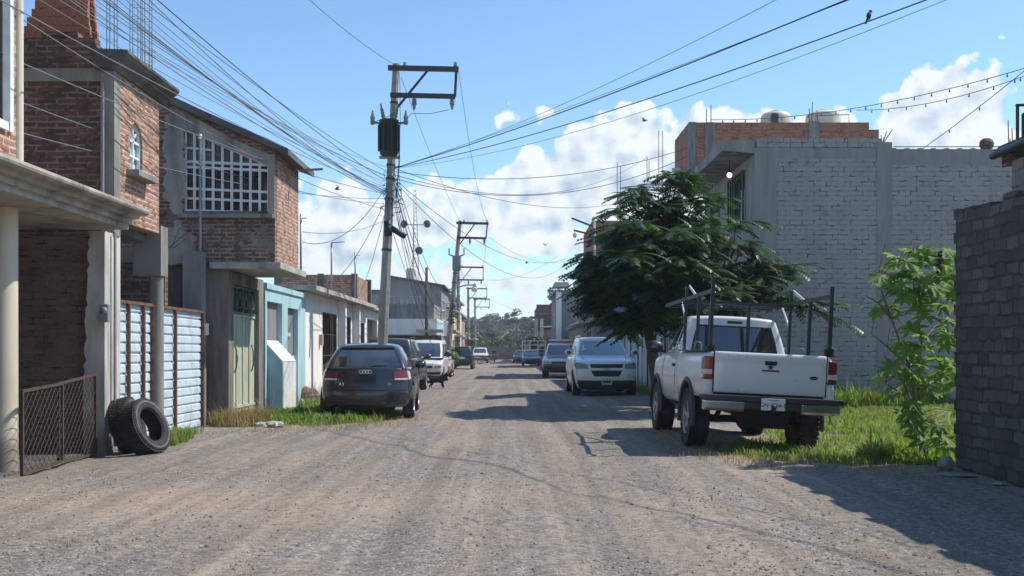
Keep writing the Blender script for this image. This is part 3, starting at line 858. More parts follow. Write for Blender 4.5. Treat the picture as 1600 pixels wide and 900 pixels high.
mb = MB(); mb.tube([(-5.69, 18.69, 3.22), (-5.69, 18.69, 5.25)], .024, 8); mb.ball((-5.69, 18.67, 5.3), (.05, .06, .06)); mb.tube([(-5.69, 18.67, 5.3), (-5.66, 18.55, 5.22)], .03, 8)
tag(mb.build('service_mast', M['steel'], org=(-5.69, 18.69, 3.22)), 'thin steel service mast with weatherhead rising from the concrete gate post', 'mast')
# patio walls seen above the gates
t = thing('patio_wall', 'low brick and concrete wall of the patio behind corrugated gates', 'wall', (-7.3, 18.0, 0))
mb = MB(); mb.wall('y', 17.4, .15, -9.6, -5.9, 0, 2.9); mb.build('wall', M['brick_dark_shaded'], t)
mb = MB(); mb.box(-9.6, -5.9, 17.38, 17.57, 2.9, 3.15); mb.build('bond_beam', M['concrete'], t)

def ragged(P_, seed, amp=.07, keep=0):
    out = []; r_ = random.Random(seed)
    for i, p in enumerate(P_):
        q = P_[(i + 1) % len(P_)]; L = math.hypot(q[0] - p[0], q[1] - p[1]); n = max(1, int(L / .06))
        for k in range(n):
            t_ = k / n; out.append((lerp(p[0], q[0], t_) + (r_.uniform(-amp, amp) if k else 0), lerp(p[1], q[1], t_) + (r_.uniform(-amp, amp) * .5 if k else 0)))
    return out
# ---- house with slanting lattice window
h = thing('lattice_window_house', 'brick and plaster house with sloping roof and big white lattice window upstairs', 'house', (-7, 20.3, 0))
YF = 19.0
mb = MB(); mb.wall('y', YF + .08, .2, -9.8, -5.28, 0, 3.01); mb.build('ground_wall', M['plaster_dirty'], h)
mb = MB(); mb.wall('x', -5.28, -.2, 19.28, 21.75, 0, 2.9, [(19.42, 21.35, -.01, 2.66)]); mb.build('gate_wall', M['plaster_dirty'], h)
zt = lambda x: 5.13 - (x + 4.4) * .435
WX0, WX1, WZ0, WZ1a, WZ1b = -6.08, -4.52, 3.99, 5.52, 4.84
mb = MB()     # upper front wall around the trapezoid window
def fq(P_): 
    n = len(P_); mb.prism(P_, YF, YF + .2, 'y')
XL = -9.8
fq([(XL, 3.0), (WX0, 3.0), (WX0, zt(WX0)), (XL, zt(XL))])
fq([(WX0, 3.0), (WX1, 3.0), (WX1, WZ0), (WX0, WZ0)])
fq([(WX1, 3.0), (-4.4, 3.0), (-4.4, zt(-4.4)), (WX1, zt(WX1))])
fq([(WX0, WZ1a), (WX1, WZ1b), (WX1, zt(WX1)), (WX0, zt(WX0))])
mb.build('upper_wall', M['brick_patch'], h)
mb = MB(); mb.wall('x', -4.4, -.2, YF + .2, 21.1, 3.08, 5.1); mb.wall('y', 21.1, -.2, -9.8, -4.6, 3.08, 5.1); mb.build('street_wall', M['brick_sun'], h)
mb = MB()     # plaster skim round the window, standing proud with ragged edges
mb.prism(ragged([(WX0, 3.9), (WX0, WZ1a), (WX0, WZ1a + .32), (WX0 - .25, WZ1a + .4), (WX0 - .42, 5.35), (WX0 - .33, 4.9), (WX0 - .4, 4.5), (WX0 - .36, 4.2), (WX0 - .2, 3.95)], 3), YF - .018, YF - .002, 'y')
mb.prism([(WX0, WZ1a + .002), (WX1, WZ1b + .002), (WX1, WZ1b + .2), (-5.2, 5.34), (WX0, WZ1a + .32)], YF - .016, YF - .002, 'y')
mb.prism([(WX1, 3.85), (-4.4, 3.85), (-4.4, 5.05), (WX1, WZ1b + .2)], YF - .017, YF - .002, 'y')
mb.prism(ragged([(-6.75, 3.0), (-5.9, 3.0), (-5.85, 3.5), (-6.2, 3.84), (-6.7, 3.4)], 5), YF - .014, YF - .002, 'y')
mb.build('plaster_patch', M['plaster'], h)
mb = MB()
xs = [lerp(WX0, WX1, k / 9) for k in range(10)]
top = lambda x: lerp(WZ1a, WZ1b, (x - WX0) / (WX1 - WX0))
for k, x in enumerate(xs): mb.bar((x, YF + .06, WZ0), (x, YF + .06, top(x)), .06 if k in (0, 9) else .044, .045)
mb.bar((WX0, YF + .06, WZ1a), (WX1, YF + .06, WZ1b), .05, .05); mb.bar((WX0, YF + .06, WZ0 + .02), (WX1, YF + .06, WZ0 - .03), .05, .05)
for z in (4.22, 4.40, 4.80, 4.90): mb.bar((WX0, YF + .061, z + .02), (WX1, YF + .061, z - .05), .044 if z != 4.9 else .05, .045)
mb.bar((WX0, YF + .061, 5.18), (WX0 + (5.52 - 5.16) / .68 * 1.56 * .62, YF + .061, 5.13), .032, .038)
w = mb.build('window', M['white_metal'], h)
mb = MB(); mb.prism([(WX0, WZ0), (WX1, WZ0), (WX1, WZ1b), (WX0, WZ1a)], YF + .13, YF + .14, 'y'); mb.build('pane', M['glass'], w)
mb = MB(); mb.box(WX0 - .1, WX1 + .1, YF - .1, YF - .003, WZ0 - .13, WZ0 - .06); mb.build('window_sill', M['concrete'], h)
mb = MB(); mb.box(-9.5, -4.7, 19.9, 20.0, 3.1, 5.0); mb.build('dark_room_sheet', M['void'], h)  # near-black sheet behind the window, the room's darkness put into its colour
mb = MB()
n = 14; P_ = []
for i in range(n + 1):
    x = lerp(-9.8, -4.12, i / n); P_.append((x, zt(x) + .002))
for i in range(n, -1, -1):
    x = lerp(-9.8, -4.12, i / n); P_.append((x, zt(x) + .13 + .03 * noise.noise(V((x * 3, 0, 0)))))
mb.prism(P_, YF - .16, 21.35, 'y'); mb.build('roof', M['concrete_dark'], h)
mb = MB(); mb.box(-5.6, -4.28, YF - .06, 21.3, 2.92, 3.04); mb.build('floor_slab', M['concrete_pale'], h, bevel=.01)
mb = MB(); mb.bar((-4.15, 20.3, 4.98), (-3.75, 20.3, 5.0), .05, .04); mb.build('roof_beam', M['bark_pale'], h)
# green double gate
gt = mb = MB()
mb.box(-5.40, -5.37, 19.42, 21.35, .05, 2.1)
for y in (19.9, 20.38, 20.86): mb.box(-5.375, -5.345, y - .02, y + .02, .05, 2.1)
for z in (.28, .06, 2.06): mb.box(-5.376, -5.347, 19.44, 21.33, z, z + .05)
gate = mb.build('double_gate', M['green_gate'], h)
mb = MB(); mb.box(-5.40, -5.385, 19.42, 21.35, 2.12, 2.66); mb.build('gate_backing', M['void'], gate)
mb = MB()
for z in (2.12, 2.62): mb.box(-5.37, -5.34, 19.42, 21.35, z, z + .035)
for k in range(5): mb.box(-5.37, -5.34, 19.42 + k * .4775, 19.45 + k * .4775, 2.155, 2.62)
for k in range(4):
    yc = 19.67 + k * .4775
    for sx in (-1, 1):
        pts = [(-5.355, yc + sx * (.03 + .10 * math.sin(a * .9)), 2.2 + .36 * a / 5 + .03 * math.cos(a * 2.2)) for a in [q * .5 for q in range(11)]]
        mb.tube(pts, .012, 5)
mb.build('scroll_grille', M['green_dark'], gate)
for yc in (19.72, 20.98):
    mb = MB(); mb.tube([(-5.34, yc, .98), (-5.29, yc - .05, 1.1), (-5.28, yc - .07, 1.25), (-5.29, yc - .05, 1.4), (-5.34, yc, 1.52)], .014, 6)
    mb.tube([(-5.34, yc + .05, 1.0), (-5.3, yc + .08, 1.25), (-5.34, yc + .05, 1.5)], .012, 6); mb.build('handle', M['green_dark'], gate)

# ---- turquoise house
h = thing('turquoise_house', 'low turquoise house front with bulging white garage door', 'house', (-6.5, 24.1, 0))
mb = MB(); mb.wall('x', -5.3, -.2, 22.0, 26.25, 0, 2.87, [(22.15, 23.6, -.01, 2.48), (24.2, 25.35, -.01, 2.42)]); mb.wall('y', 26.25, -.2, -9.5, -5.5, 0, 2.8); mb.wall('y', 22.0, .2, -9.5, -5.5, 0, 2.85)
mb.box(-5.3, -5.26, 22.0, 26.25, 2.74, 2.86); mb.build('wall', M['turquoise'], h)
mb = MB(); mb.box(-9.5, -5.5, 22.2, 26.05, 2.7, 2.8); mb.build('roof', M['concrete'], h)
def curtain(mb, x, y0, y1, z0, z1, n):
    vs, fs = [], []
    for i in range(n * 4 + 1):
        y = lerp(y0, y1, i / (n * 4)); dx = .02 * math.sin(i * math.pi / 2 + .4)
        vs += [(x + dx, y, z0), (x + dx, y, z1)]
    for i in range(n * 4): fs.append((2 * i, 2 * i + 2, 2 * i + 3, 2 * i + 1))
    mb.add(vs, fs, 0, True)
mb = MB(); curtain(mb, -5.42, 22.15, 23.6, 1.55, 2.48, 9); curtain(mb, -5.42, 24.2, 25.35, 1.3, 2.42, 7); mb.build('ribbed_panel', M['grey_wall'], h, fixn=False)
mb = MB()
mb.prism([(-5.40, .06), (-4.97, .10), (-4.97, 1.16), (-5.40, 1.62)], 22.2, 23.56, 'y')
gd = mb.build('garage_door', M['turquoise_pale'], h, bevel=.008)  # bluish body tone paints the shaded near side of a white door
mb = MB(); mb.add([(-4.965, 22.21, 1.17), (-4.965, 23.55, 1.17), (-5.39, 23.55, 1.63), (-5.39, 22.21, 1.63)], [(0, 1, 2, 3)]); mb.add([(-4.964, 22.24, .12), (-4.964, 23.53, .12), (-4.964, 23.53, 1.14), (-4.964, 22.24, 1.14)], [(0, 1, 2, 3)]); mb.build('lit_door_faces', M['white_metal'], gd, fixn=False)  # white sheets over sunlit top and street side, light put into the colour
mb = MB(); mb.box(-5.42, -5.385, 24.2, 25.35, .05, 1.28); mb.build('house_door', M['white_metal'], h)
mb = MB(); mb.box(-5.37, -5.35, 24.25, 24.75, 1.75, 1.83); mb.build('door_handle', M['white_metal'], h)
mb = MB(); mb.tube([(-6.2, 22.6, 2.8), (-6.2, 22.6, 3.0), (-5.6, 23.3, 3.16)], .04, 8); mb.build('vent_pipe', M['dark_steel'], h)

# ---- long white house with barred doors
h = thing('white_house', 'long single storey white house with barred dark doors and concrete eave slab', 'house', (-6.5, 33.5, 0))
mb = MB(); mb.wall('x', -5.35, -.2, 26.3, 41, 0, 2.93, [(28.9, 31.3, -.01, 2.5), (32.0, 34.0, -.01, 2.5), (35.0, 37.2, .9, 2.4), (37.8, 40.6, -.01, 2.6)])
mb.wall('y', 26.3, .2, -9.5, -5.55, 0, 2.93); mb.wall('y', 41, -.2, -9.5, -5.55, 0, 2.93); mb.build('wall', M['white_wall'], h)
mb = MB(); mb.prism([(-9.5, 2.94), (-4.95, 2.94), (-4.95, 3.06), (-9.5, 3.12)], 25.9, 37.6, 'y'); mb.prism([(-9.5, 2.94), (-5.1, 2.94), (-5.1, 3.04), (-9.5, 3.08)], 37.61, 41.2, 'y'); mb.build('eave_slab', M['concrete_pale'], h)
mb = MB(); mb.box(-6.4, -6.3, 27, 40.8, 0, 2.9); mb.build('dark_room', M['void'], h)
for (a, b, n) in ((28.9, 31.3, 8), (32.0, 34.0, 6)):
    mb = MB(); window_bars(mb, 'x', -5.40, a, b, .05, 2.48, n, 4, .03, .06)
    mb.box(-5.43, -5.405, a + .05, b - .05, .1, 1.0); mb.build('barred_door', M['rust_dark'], h)
mb = MB(); mb.box(-5.5, -5.47, 35.0, 37.2, .9, 2.4); w = mb.build('window', M['glass'], h)
mb = MB(); window_bars(mb, 'x', -5.42, 35.0, 37.2, .92, 2.38, 5, 2); mb.build('grille', M['dark_steel'], w)
for y in (31.6, 34.5): 
    mb = MB(); mb.box(-5.34, -5.12, y - .13, y + .13, 0, 2.93); mb.build('column', M['white_wall'], h)
mb = MB(); mb.box(-5.35, -5.26, 28.4, 28.56, 1.55, 1.85); mb.build('meter_box', M['beige_wall'], h)
mb = MB(); mb.wall('y', 35.3, .2, -8.2, -5.4, 3.1, 4.02); mb.wall('x', -5.4, -.2, 35.5, 38.4, 3.1, 4.0); mb.build('roof_parapet', M['brick_red'], h)
mb = MB()
for x, y in ((-8.1, 35.28), (-6.6, 35.28), (-5.44, 35.27), (-5.38, 38.3)):
    mb = MB(); mb.box(x - .1, x + .1, y, y + .18, 3.1, 4.06); mb.build('parapet_column', M['concrete_dark'], h)

for (px, d, zt_, z0, lab) in ((470, 26.6, 4.95, 2.9, 'thin antenna pole at the near corner of the white house roof'), (518, 31.5, 4.72, 3.05, 'antenna pole with side arm on the white house roof'), (555, 34.8, 4.75, 3.05, 'short antenna pole beside the brick roof parapet')):
    X = (px - 800) / F * d; mb = MB(); mb.tube([(X, d, z0), (X, d, zt_)], .03, 6)
    if px == 518: mb.tube([(X, d, zt_), (X + .4, d, zt_ + .03)], .018, 5)
    else: mb.tube([(X, d, zt_ - .12), (X + .16, d, zt_ - .1)], .012, 5)
    tag(mb.build('antenna_pole', M['steel'], org=(X, d, z0)), lab, 'antenna pole', 'antenna poles on the left roofs')
# low plot wall
mb = MB(); mb.wall('y', 41.3, .15, -8, -5.4, 0, 1.7); mb.wall('x', -6.3, -.15, 41.45, 59.5, 0, 1.9)
tag(mb.build('plot_wall', M['raw_block'], org=(-6.3, 50, 0)), 'low grey block wall round the plot behind the dark parked SUV', 'wall')

# ---- grey shop with white fascia
h = thing('grey_shop', 'grey two storey shop with slanting roof and long white fascia over dark opening', 'shop', (-7, 63, 0))
mb = MB()
mb.prism([(-8.05, 2.2), (-4.55, 2.2), (-4.55, 5.55), (-8.05, 6.16)], 66, 66.2, 'y'); mb.wall('x', -8.05, .2, 66.2, 73, 0, 6.1); mb.wall('x', -4.55, -.2, 66.2, 73, 0, 5.5, [(67, 69, 3.4, 4.8), (70, 72, 3.4, 4.8), (67.5, 71.5, -.01, 2.4)]); mb.wall('y', 73, -.2, -7.85, -4.75, 0, 5.5); mb.build('wall', M['grey_wall'], h)
mb = MB(); mb.prism([(-8.2, 6.20), (-4.3, 5.52), (-4.3, 5.62), (-8.2, 6.30)], 65.6, 73.2, 'y'); mb.build('roof', M['concrete_dark'], h)
mb = MB(); mb.wall('y', 60.2, .15, -10.3, -4.6, 3.28, 4.15); mb.wall('x', -4.6, -.15, 60.35, 66, 3.28, 4.15); mb.build('balcony_wall', M['concrete'], h)
mb = MB()
for k in range(14): mb.box(-10 + k * .38, -9.92 + k * .38, 60.22, 60.3, 4.15, 4.55)
mb.box(-10.1, -4.9, 60.2, 60.32, 4.55, 4.62); mb.build('balcony_rail', M['concrete_pale'], h)
mb = MB(); mb.box(-8.6, -4.4, 59.9, 66, 2.35, 3.27); f_ = mb.build('fascia', M['white_wall'], h)
mb = MB(); mb.box(-4.397, -4.39, 60.0, 65.8, 2.4, 3.2); mb.build('end_panel', M['turquoise'], f_)
mb = MB(); mb.box(-10, -4.7, 64, 64.1, 0, 2.34); mb.box(-8.5, -8.3, 60.2, 60.4, 0, 2.34); mb.box(-4.75, -4.55, 60.2, 60.4, 0, 2.34); mb.build('shop_opening', M['concrete_dark'], h)
mb = MB(); mb.box(-5.5, -3.95, 58.6, 59.8, 2.45, 2.62); mb.build('small_awning', M['concrete_pale'], h)
for (a, b) in ((67, 69), (70, 72)):
    mb = MB(); mb.box(-4.7, -4.68, a, b, 3.4, 4.8); w = mb.build('window', M['glass'], h); mb = MB(); window_bars(mb, 'x', -4.6, a, b, 3.42, 4.78, 3, 2, .06, .08); mb.build('frame', M['white_metal'], w)
mb = MB(); mb.box(-4.7, -4.66, 67.5, 71.5, 0, 2.4); mb.build('shutter', M['steel'], h)
# lattice mast with loudspeakers
t = thing('loudspeaker_mast', 'lattice mast with horn loudspeakers on the grey shop roof', 'mast', (-6.45, 68, 6))
mb = MB(); x0, y0 = -6.45, 68
for k in range(3):
    a = k * 2.094; mb.tube([(x0 + .28 * math.cos(a), y0 + .28 * math.sin(a), 5.9), (x0 + .07 * math.cos(a), y0 + .07 * math.sin(a), 12.2)], .022, 5)
for i in range(22):
    z = 6.0 + i * .28; s = lerp(.28, .08, i / 22)
    for k in range(3):
        a, b = k * 2.094, (k + 1) * 2.094
        mb.tube([(x0 + s * math.cos(a), y0 + s * math.sin(a), z), (x0 + s * math.cos(b), y0 + s * math.sin(b), z + .26)], .012, 4)
mb.build('lattice', M['steel'], t)
for (sx, zz, ln) in ((-1, 9.75, .45), (1, 9.75, .62), (.6, 8.0, .3)):
    mb = MB(); mb.tube([(x0, y0 - .1, zz), (x0 + sx * ln, y0 - .15, zz)], .03, 5)
    mb.lathe([(.05, 0), (.07, .15), (.14, .3), (.27, .45), (.25, .44), (.03, .1)], Matrix.Translation((x0 + sx * ln, y0 - .1, zz)) @ Matrix.Rotation(R(90), 4, 'X') @ Matrix.Rotation(R(sx * 30), 4, 'Y'), 12)
    mb.build('horn_speaker', M['grey_wall'], t)
mb = MB(); mb.lathe([(0, .95), (.12, .95), (.32, .82), (.35, .7), (.35, 0), (0, 0)], Matrix.Translation((-6.6, 67.2, 5.95)), 16); tag(mb.build('water_tank', M['tank'], org=(-6.6, 67.2, 6.05)), 'small pale water tank on the grey shop roof beside the lattice mast', 'water tank')

# ---- farther houses on the left
def row_house(y0, y1, x, hgt, wm, lab, doors, wins, canopy=None, name='row_house', slab=.3, xin=7.0, side=-1, upper=None, grp=None):
    """side -1: left of the street (front faces +x)"""
    t = thing(name, lab, 'house', (x + side * 2, (y0 + y1) / 2, 0), group=grp)
    th = .2 * side; xo = x + side * xin
    mb = MB(); mb.wall('x', x, th, y0, y1, 0, hgt, doors + wins)
    a, b = sorted((x + th, xo)); mb.wall('y', y0, .2, a, b, 0, hgt); mb.wall('y', y1, -.2, a, b, 0, hgt); mb.build('wall', M[wm], t)
    a, b = sorted((x - side * slab, xo))
    mb = MB(); mb.box(a, b, y0 - .1, y1 + .1 if slab else y1, hgt + .003, hgt + .18); mb.build('roof', M['concrete'], t)
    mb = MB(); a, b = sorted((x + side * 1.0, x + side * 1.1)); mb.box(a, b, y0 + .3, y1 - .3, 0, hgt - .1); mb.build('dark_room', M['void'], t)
    for d in doors:
        mb = MB(); a, b = sorted((x + side * .1, x + side * .14)); mb.box(a, b, d[0], d[1], .02, d[3]); dd = mb.build('door', M[rnd.choice(['rust_dark', 'dark_steel', 'steel', 'green_dark', 'white_metal'])], t)
    for w_ in wins:
        mb = MB(); a, b = sorted((x + side * .12, x + side * .13)); mb.box(a, b, w_[0], w_[1], w_[2], w_[3]); ww = mb.build('window', M['glass'], t)
        mb = MB(); window_bars(mb, 'x', x + side * .06, w_[0], w_[1], w_[2] + .02, w_[3] - .02, 3, 2, .04, .07); mb.build('frame', M['white_metal'], ww)
    if canopy:
        for (c0, c1, cz, cd) in canopy:
            a, b = sorted((x - side * cd, x - side * .003)); mb = MB(); mb.box(a, b, c0, c1, cz, cz + .14); mb.build('awning', M['concrete_pale'], t)
    return t
row_house(73.5, 82, -4.9, 5.6, 'beige_wall', 'beige two storey house just past the grey shop', [(74.5, 76, -.01, 2.3), (78, 81, -.01, 2.4)], [(74.5, 76.5, 3.4, 4.9), (78.5, 80.5, 3.4, 4.9)], [(73.6, 81.5, 2.75, .9)], name='street_house')
row_house(82.3, 92, -4.85, 4.6, 'yellow_wall', 'pale yellow house behind the second leaning pole', [(83.5, 85.5, -.01, 2.3)], [(87, 89, 1.0, 2.2), (84, 86, 3.0, 4.0)], [(86, 91, 2.6, .7)], name='street_house')
row_house(92.3, 101, -5.0, 5.8, 'white_wall', 'white two storey house beyond the pale yellow one', [(93, 95, -.01, 2.3)], [(96.5, 98.5, 1.0, 2.2), (93.5, 95.5, 3.5, 4.9), (97, 99, 3.5, 4.9)], None, name='street_house')
row_house(101.4, 113, -5.2, 4.9, 'brick_sun', 'bare brick house near the end of the left row', [(103, 105.5, -.01, 2.3)], [(108, 110, 1, 2.2)], [(102, 107, 2.6, .9)], name='street_house')
row_house(113.4, 126, -5.4, 3.3, 'cream', 'cream single storey house near the end of the left row', [(115, 117.5, -.01, 2.3)], [(120, 122, 1, 2.2)], [(114, 125, 2.7, 1.3)], name='street_house')
row_house(127, 150, -6.2, 3.0, 'grey_wall', 'low grey house last in the left row before the end wall', [(130, 133, -.01, 2.3)], [(140, 142, 1, 2.2)], None, name='street_house')
# ================================================================== RIGHT SIDE OF THE STREET
# ---- dark block wall nearest on the right (irregular top course)
mb = MB(); r = random.Random(21)
mb.box(5.2, 5.36, 2.0, 12.0, -.1, 2.92)
y = 2.0
while y < 11.98:
    y2 = min(y + r.choice([.27, .27, .4]), 12.0)
    hh = 2.922 + r.choice([.0, .05, .10, .13, .14, .15])
    if y2 > 11.7: hh = 3.04
    mb.box(5.2 + r.uniform(.001, .008), 5.355, y, y2 - .008, 2.921, hh); y = y2
for k in range(22):     # toothed free end
    z = k * .14
    if k % 2: mb.box(5.205, 5.355, 12.0, 12.0 + r.uniform(.03, .07), z, z + .125)
tag(mb.build('block_wall', M['dark_block'], org=(5.28, 7, 0)), 'dark shaded rough block wall at the right edge of the photo', 'wall')

# ---- low shed behind it
t = thing('shed', 'shed with sloping roof edge and black gutter behind the dark block wall', 'shed', (8, 9, 0))
mb = MB(); mb.wall('y', 12.7, -.15, 6.2, 12, 0, 3.75); mb.wall('x', 6.2, .15, 6, 12.55, 0, 3.75); mb.build('wall', M['raw_block'], t)
mb = MB(); mb.prism([(6.12, 3.84), (12, 5.2), (12, 5.33), (6.12, 3.97)], 6, 12.9, 'y'); mb.build('roof', M['concrete_dark'], t)
mb = MB(); mb.prism([(6.16, 3.70), (6.6, 3.78), (6.6, 3.94), (6.16, 3.84)], 12.71, 12.88, 'y'); mb.build('eave_brick', M['brick_dark_shaded'], t)
mb = MB(); mb.tube([(6.08, 12.95, 3.86), (6.08, 8, 3.95)], .05, 8); mb.tube([(6.1, 12.93, 3.9), (6.7, 12.93, 4.06)], .04, 8); mb.build('gutter', M['black'], t)
t = thing('metal_rack', 'grey angle iron frame standing on the shed roof at the right edge', 'metal rack', (6.75, 12.6, 4.05))
mb = MB()
for (x, y) in ((6.22, 12.6), (6.34, 12.7)): mb.bar((x, y, 3.98), (x, y, 4.42 if x < 6.3 else 4.34), .03)
mb.bar((6.2, 12.6, 4.42), (7.0, 12.6, 4.45), .03); mb.bar((6.34, 12.7, 4.34), (7.0, 12.7, 4.37), .025); mb.bar((6.3, 12.6, 4.0), (6.62, 12.6, 4.75), .03); mb.bar((7.0, 12.6, 4.15), (7.0, 12.6, 4.46), .03)
mb.build('frame', M['rust_dark'], t)

# ---- big whitewashed block house
h = thing('block_house', 'big two storey house with whitewashed block side wall and red brick parapet', 'house', (9, 30, 0))
YW = 27.0
mb = MB(); mb.wall('y', YW, .2, 6.98, 9.62, -.15, 6.45); mb.wall('y', YW, .2, 10.02, 24, -.15, 6.3); mb.build('side_wall', M['painted_block'], h)
mb = MB(); mb.wall('y', YW + .012, .18, 6.98, 9.62, 6.452, 6.75); mb.wall('y', YW + .01, .18, 10.02, 24, 6.302, 6.72); mb.wall('y', YW - .015, .2, 6.4, 6.98, -.15, 6.75); mb.wall('y', YW - .012, .2, 9.62, 10.02, -.15, 6.9); mb.build('concrete_frame', M['painted_plaster'], h)
mb = MB(); r = random.Random(3); x = 6.45
while x < 9.6:
    mb.box(x, x + .29, YW + .0, YW + .19, 6.755, 6.755 + r.choice([.25, .27, .26, .24])); x += .30
mb.build('top_course', M['painted_block'], h)
mb = MB(); mb.wall('x', 6.4, .2, YW + .2, 34.0, 0, 6.75, [(28.15, 30.0, 5.05, 6.3), (31.5, 33.0, 3.3, 6.2), (28.0, 30.5, -.01, 2.6)]); mb.wall('y', 34, -.2, 6.6, 24, 0, 6.75); mb.build('street_wall', M['painted_plaster'], h)
mb = MB(); mb.box(6.6, 24, YW + .2, 33.8, 6.3, 6.5); mb.build('roof_slab', M['concrete'], h)
mb = MB(); mb.prism([(5.55, 6.68), (6.4, 6.60), (6.4, 6.95), (5.55, 6.95)], YW - .02, 34.2, 'y'); mb.build('roof_overhang', M['concrete'], h)
mb = MB(); mb.box(5.7, 6.4, YW + .3, 33.9, 3.0, 3.15); mb.build('balcony_slab', M['concrete'], h)
mb = MB(); mb.box(6.55, 6.56, 28.15, 30.0, 5.05, 6.3); w = mb.build('window', M['glass'], h)
mb = MB(); window_bars(mb, 'x', 6.34, 28.1, 30.05, 5.0, 6.34, 6, 1, .025, .05)
for k in range(5): mb.tube([(6.33, 28.4 + k * .34, 5.68 + .5 * math.cos(a)) for a in (0, 3.14)] , .012, 5)
mb.build('window_grille', M['black'], w)
mb = MB(); mb.box(6.3, 6.52, 28.1, 30.05, 4.93, 5.0); mb.build('window_sill', M['white_wall'], w)
for (a, b, c, d) in ((31.5, 33.0, 3.3, 6.2), (28.0, 30.5, 0, 2.6)):
    mb = MB(); mb.box(6.5, 6.53, a, b, c, d); dd = mb.build('door', M['void'], h)
    mb = MB(); window_bars(mb, 'x', 6.42, a, b, c + .02, d, 6, 3, .03, .06); mb.build('door_grille', M['black'], dd)
mb = MB(); mb.wall('y', 31.4, .2, 5.62, 9.1, 6.96, 8.40); mb.wall('y', 31.4, .2, 9.42, 10.95, 6.96, 8.40); mb.box(10.95, 11.25, 31.4, 31.6, 6.96, 8.18); mb.wall('x', 5.42, .2, 31.6, 34.1, 6.96, 8.4); mb.build('parapet', M['brick_parapet'], h)
mb = MB(); 
for q in ((5.92, 6.22, 31.37, 31.399, 6.96, 8.40), (9.1, 9.42, 31.36, 31.62, 6.96, 8.43), (5.42, 5.62, 31.36, 31.6, 6.96, 8.41)):
    mb = MB(); mb.box(*q); mb.build('parapet_column', M['concrete'], h)
mb = MB()
for (x, z1) in ((5.98, 8.85), (6.12, 8.95), (9.15, 8.85), (9.22, 9.05), (9.4, 8.8)): mb = MB(); mb.tube([(x, 31.5, 8.3), (x + r.uniform(-.03, .03), 31.5, z1)], .014, 5); mb.build('rebar', M['rust_dark'], h)
mb = MB(); mb.tube([(9.36, 31.5, 8.3), (9.3, 31.45, 8.62), (10.35, 31.45, 8.65), (10.35, 31.45, 8.35)], .014, 5)
mb.build('rebar', M['rust_dark'], h)
mb = MB(); mb.box(6.95 + 1.1, 7.15 + 1.1, 31.7, 31.9, 8.3, 8.75); mb.build('chimney_stub', M['concrete_dark'], h)
mb = MB()
for k in range(40):
    x = 10.1 + k * .35; mb.ball((x, YW + .1, 6.735), (.09, .07, .03), 6, 4)
mb.tube([(10.1, YW + .1, 6.80), (24, YW + .1, 6.80)], .012, 5); mb.build('wall_top_wire', M['concrete_dark'], h)
mb = MB(); mb.ball((12.55, YW + .08, 6.86), (.2, .14, .17), 10, 7); mb.build('stone_lump', M['brick_dark_shaded'], h)
for (x, z) in ((9.7, 7.1), (9.85, 7.2), (10.0, 7.25), (9.78, 7.05)): mb = MB(); mb.tube([(9.8, YW + .1, 6.85), (x + .05, YW + .05, z)], .012, 4); mb.build('rebar', M['rust_dark'], h)
for (x, z) in ((13.15, 7.5), (13.25, 7.3), (13.2, 7.0)): mb = MB(); mb.tube([(x, YW + .1, 6.7), (x - .02, YW + .1, z)], .014, 4); mb.build('rebar', M['rust_dark'], h)
for (px, py, d, r_, lab) in ((1212, 173, 36, .52, 'smaller left water tank half hidden behind the red brick parapet'), (1286, 172, 36, .60, 'larger right water tank behind the red brick parapet')):
    c = at(px, py, d); mb = MB()
    mb.lathe([(0, 0), (.14, 0), (.2, -.02), (.21, -.07), (r_ * .8, -.10), (r_ * .96, -.18), (r_, -.3), (r_, -1.5), (0, -1.5)], Matrix.Translation(c), 24)
    tag(mb.build('water_tank', M['tank'], org=(c.x, c.y, c.z - 1.5)), lab, 'water tank', 'water tanks on the brick parapet')
t = thing('hanging_bulb', 'small lit white bulb hanging under the concrete roof overhang', 'light bulb', (6.03, 28.4, 6.4))
mb = MB(); mb.tube([(6.03, 28.4, 6.64), (6.03, 28.4, 6.42)], .012, 5); mb.tube([(6.03, 28.4, 6.42), (6.03, 28.4, 6.34)], .04, 8); mb.build('holder', M['black'], t)
ge = G('lit_bulb'); M['lit'] = ge.done(ge.n('ShaderNodeEmission', {0: (.9, .97, 1, 1), 1: 1.6}).outputs[0])
mb = MB(); mb.ball((6.03, 28.4, 6.27), .075); mb.build('bulb', M['lit'], t)
for (px0, px1, py, d, lab) in ((1016, 1062, 287, 33.5, 'left lower white drain pipe sticking out above the tree'), (1050, 1092, 266, 33.0, 'right upper white drain pipe sticking out under the overhang')):
    a, b = at(px0, py, d), at(px1, py, d); b.x = 5.56 if px1 == 1092 else 6.0
    mb = MB(); mb.tube([a, b], .075, 10); tag(mb.build('drain_pipe', M['white_plastic'], org=a), lab, 'drain pipe', 'white drain pipes of the block house')

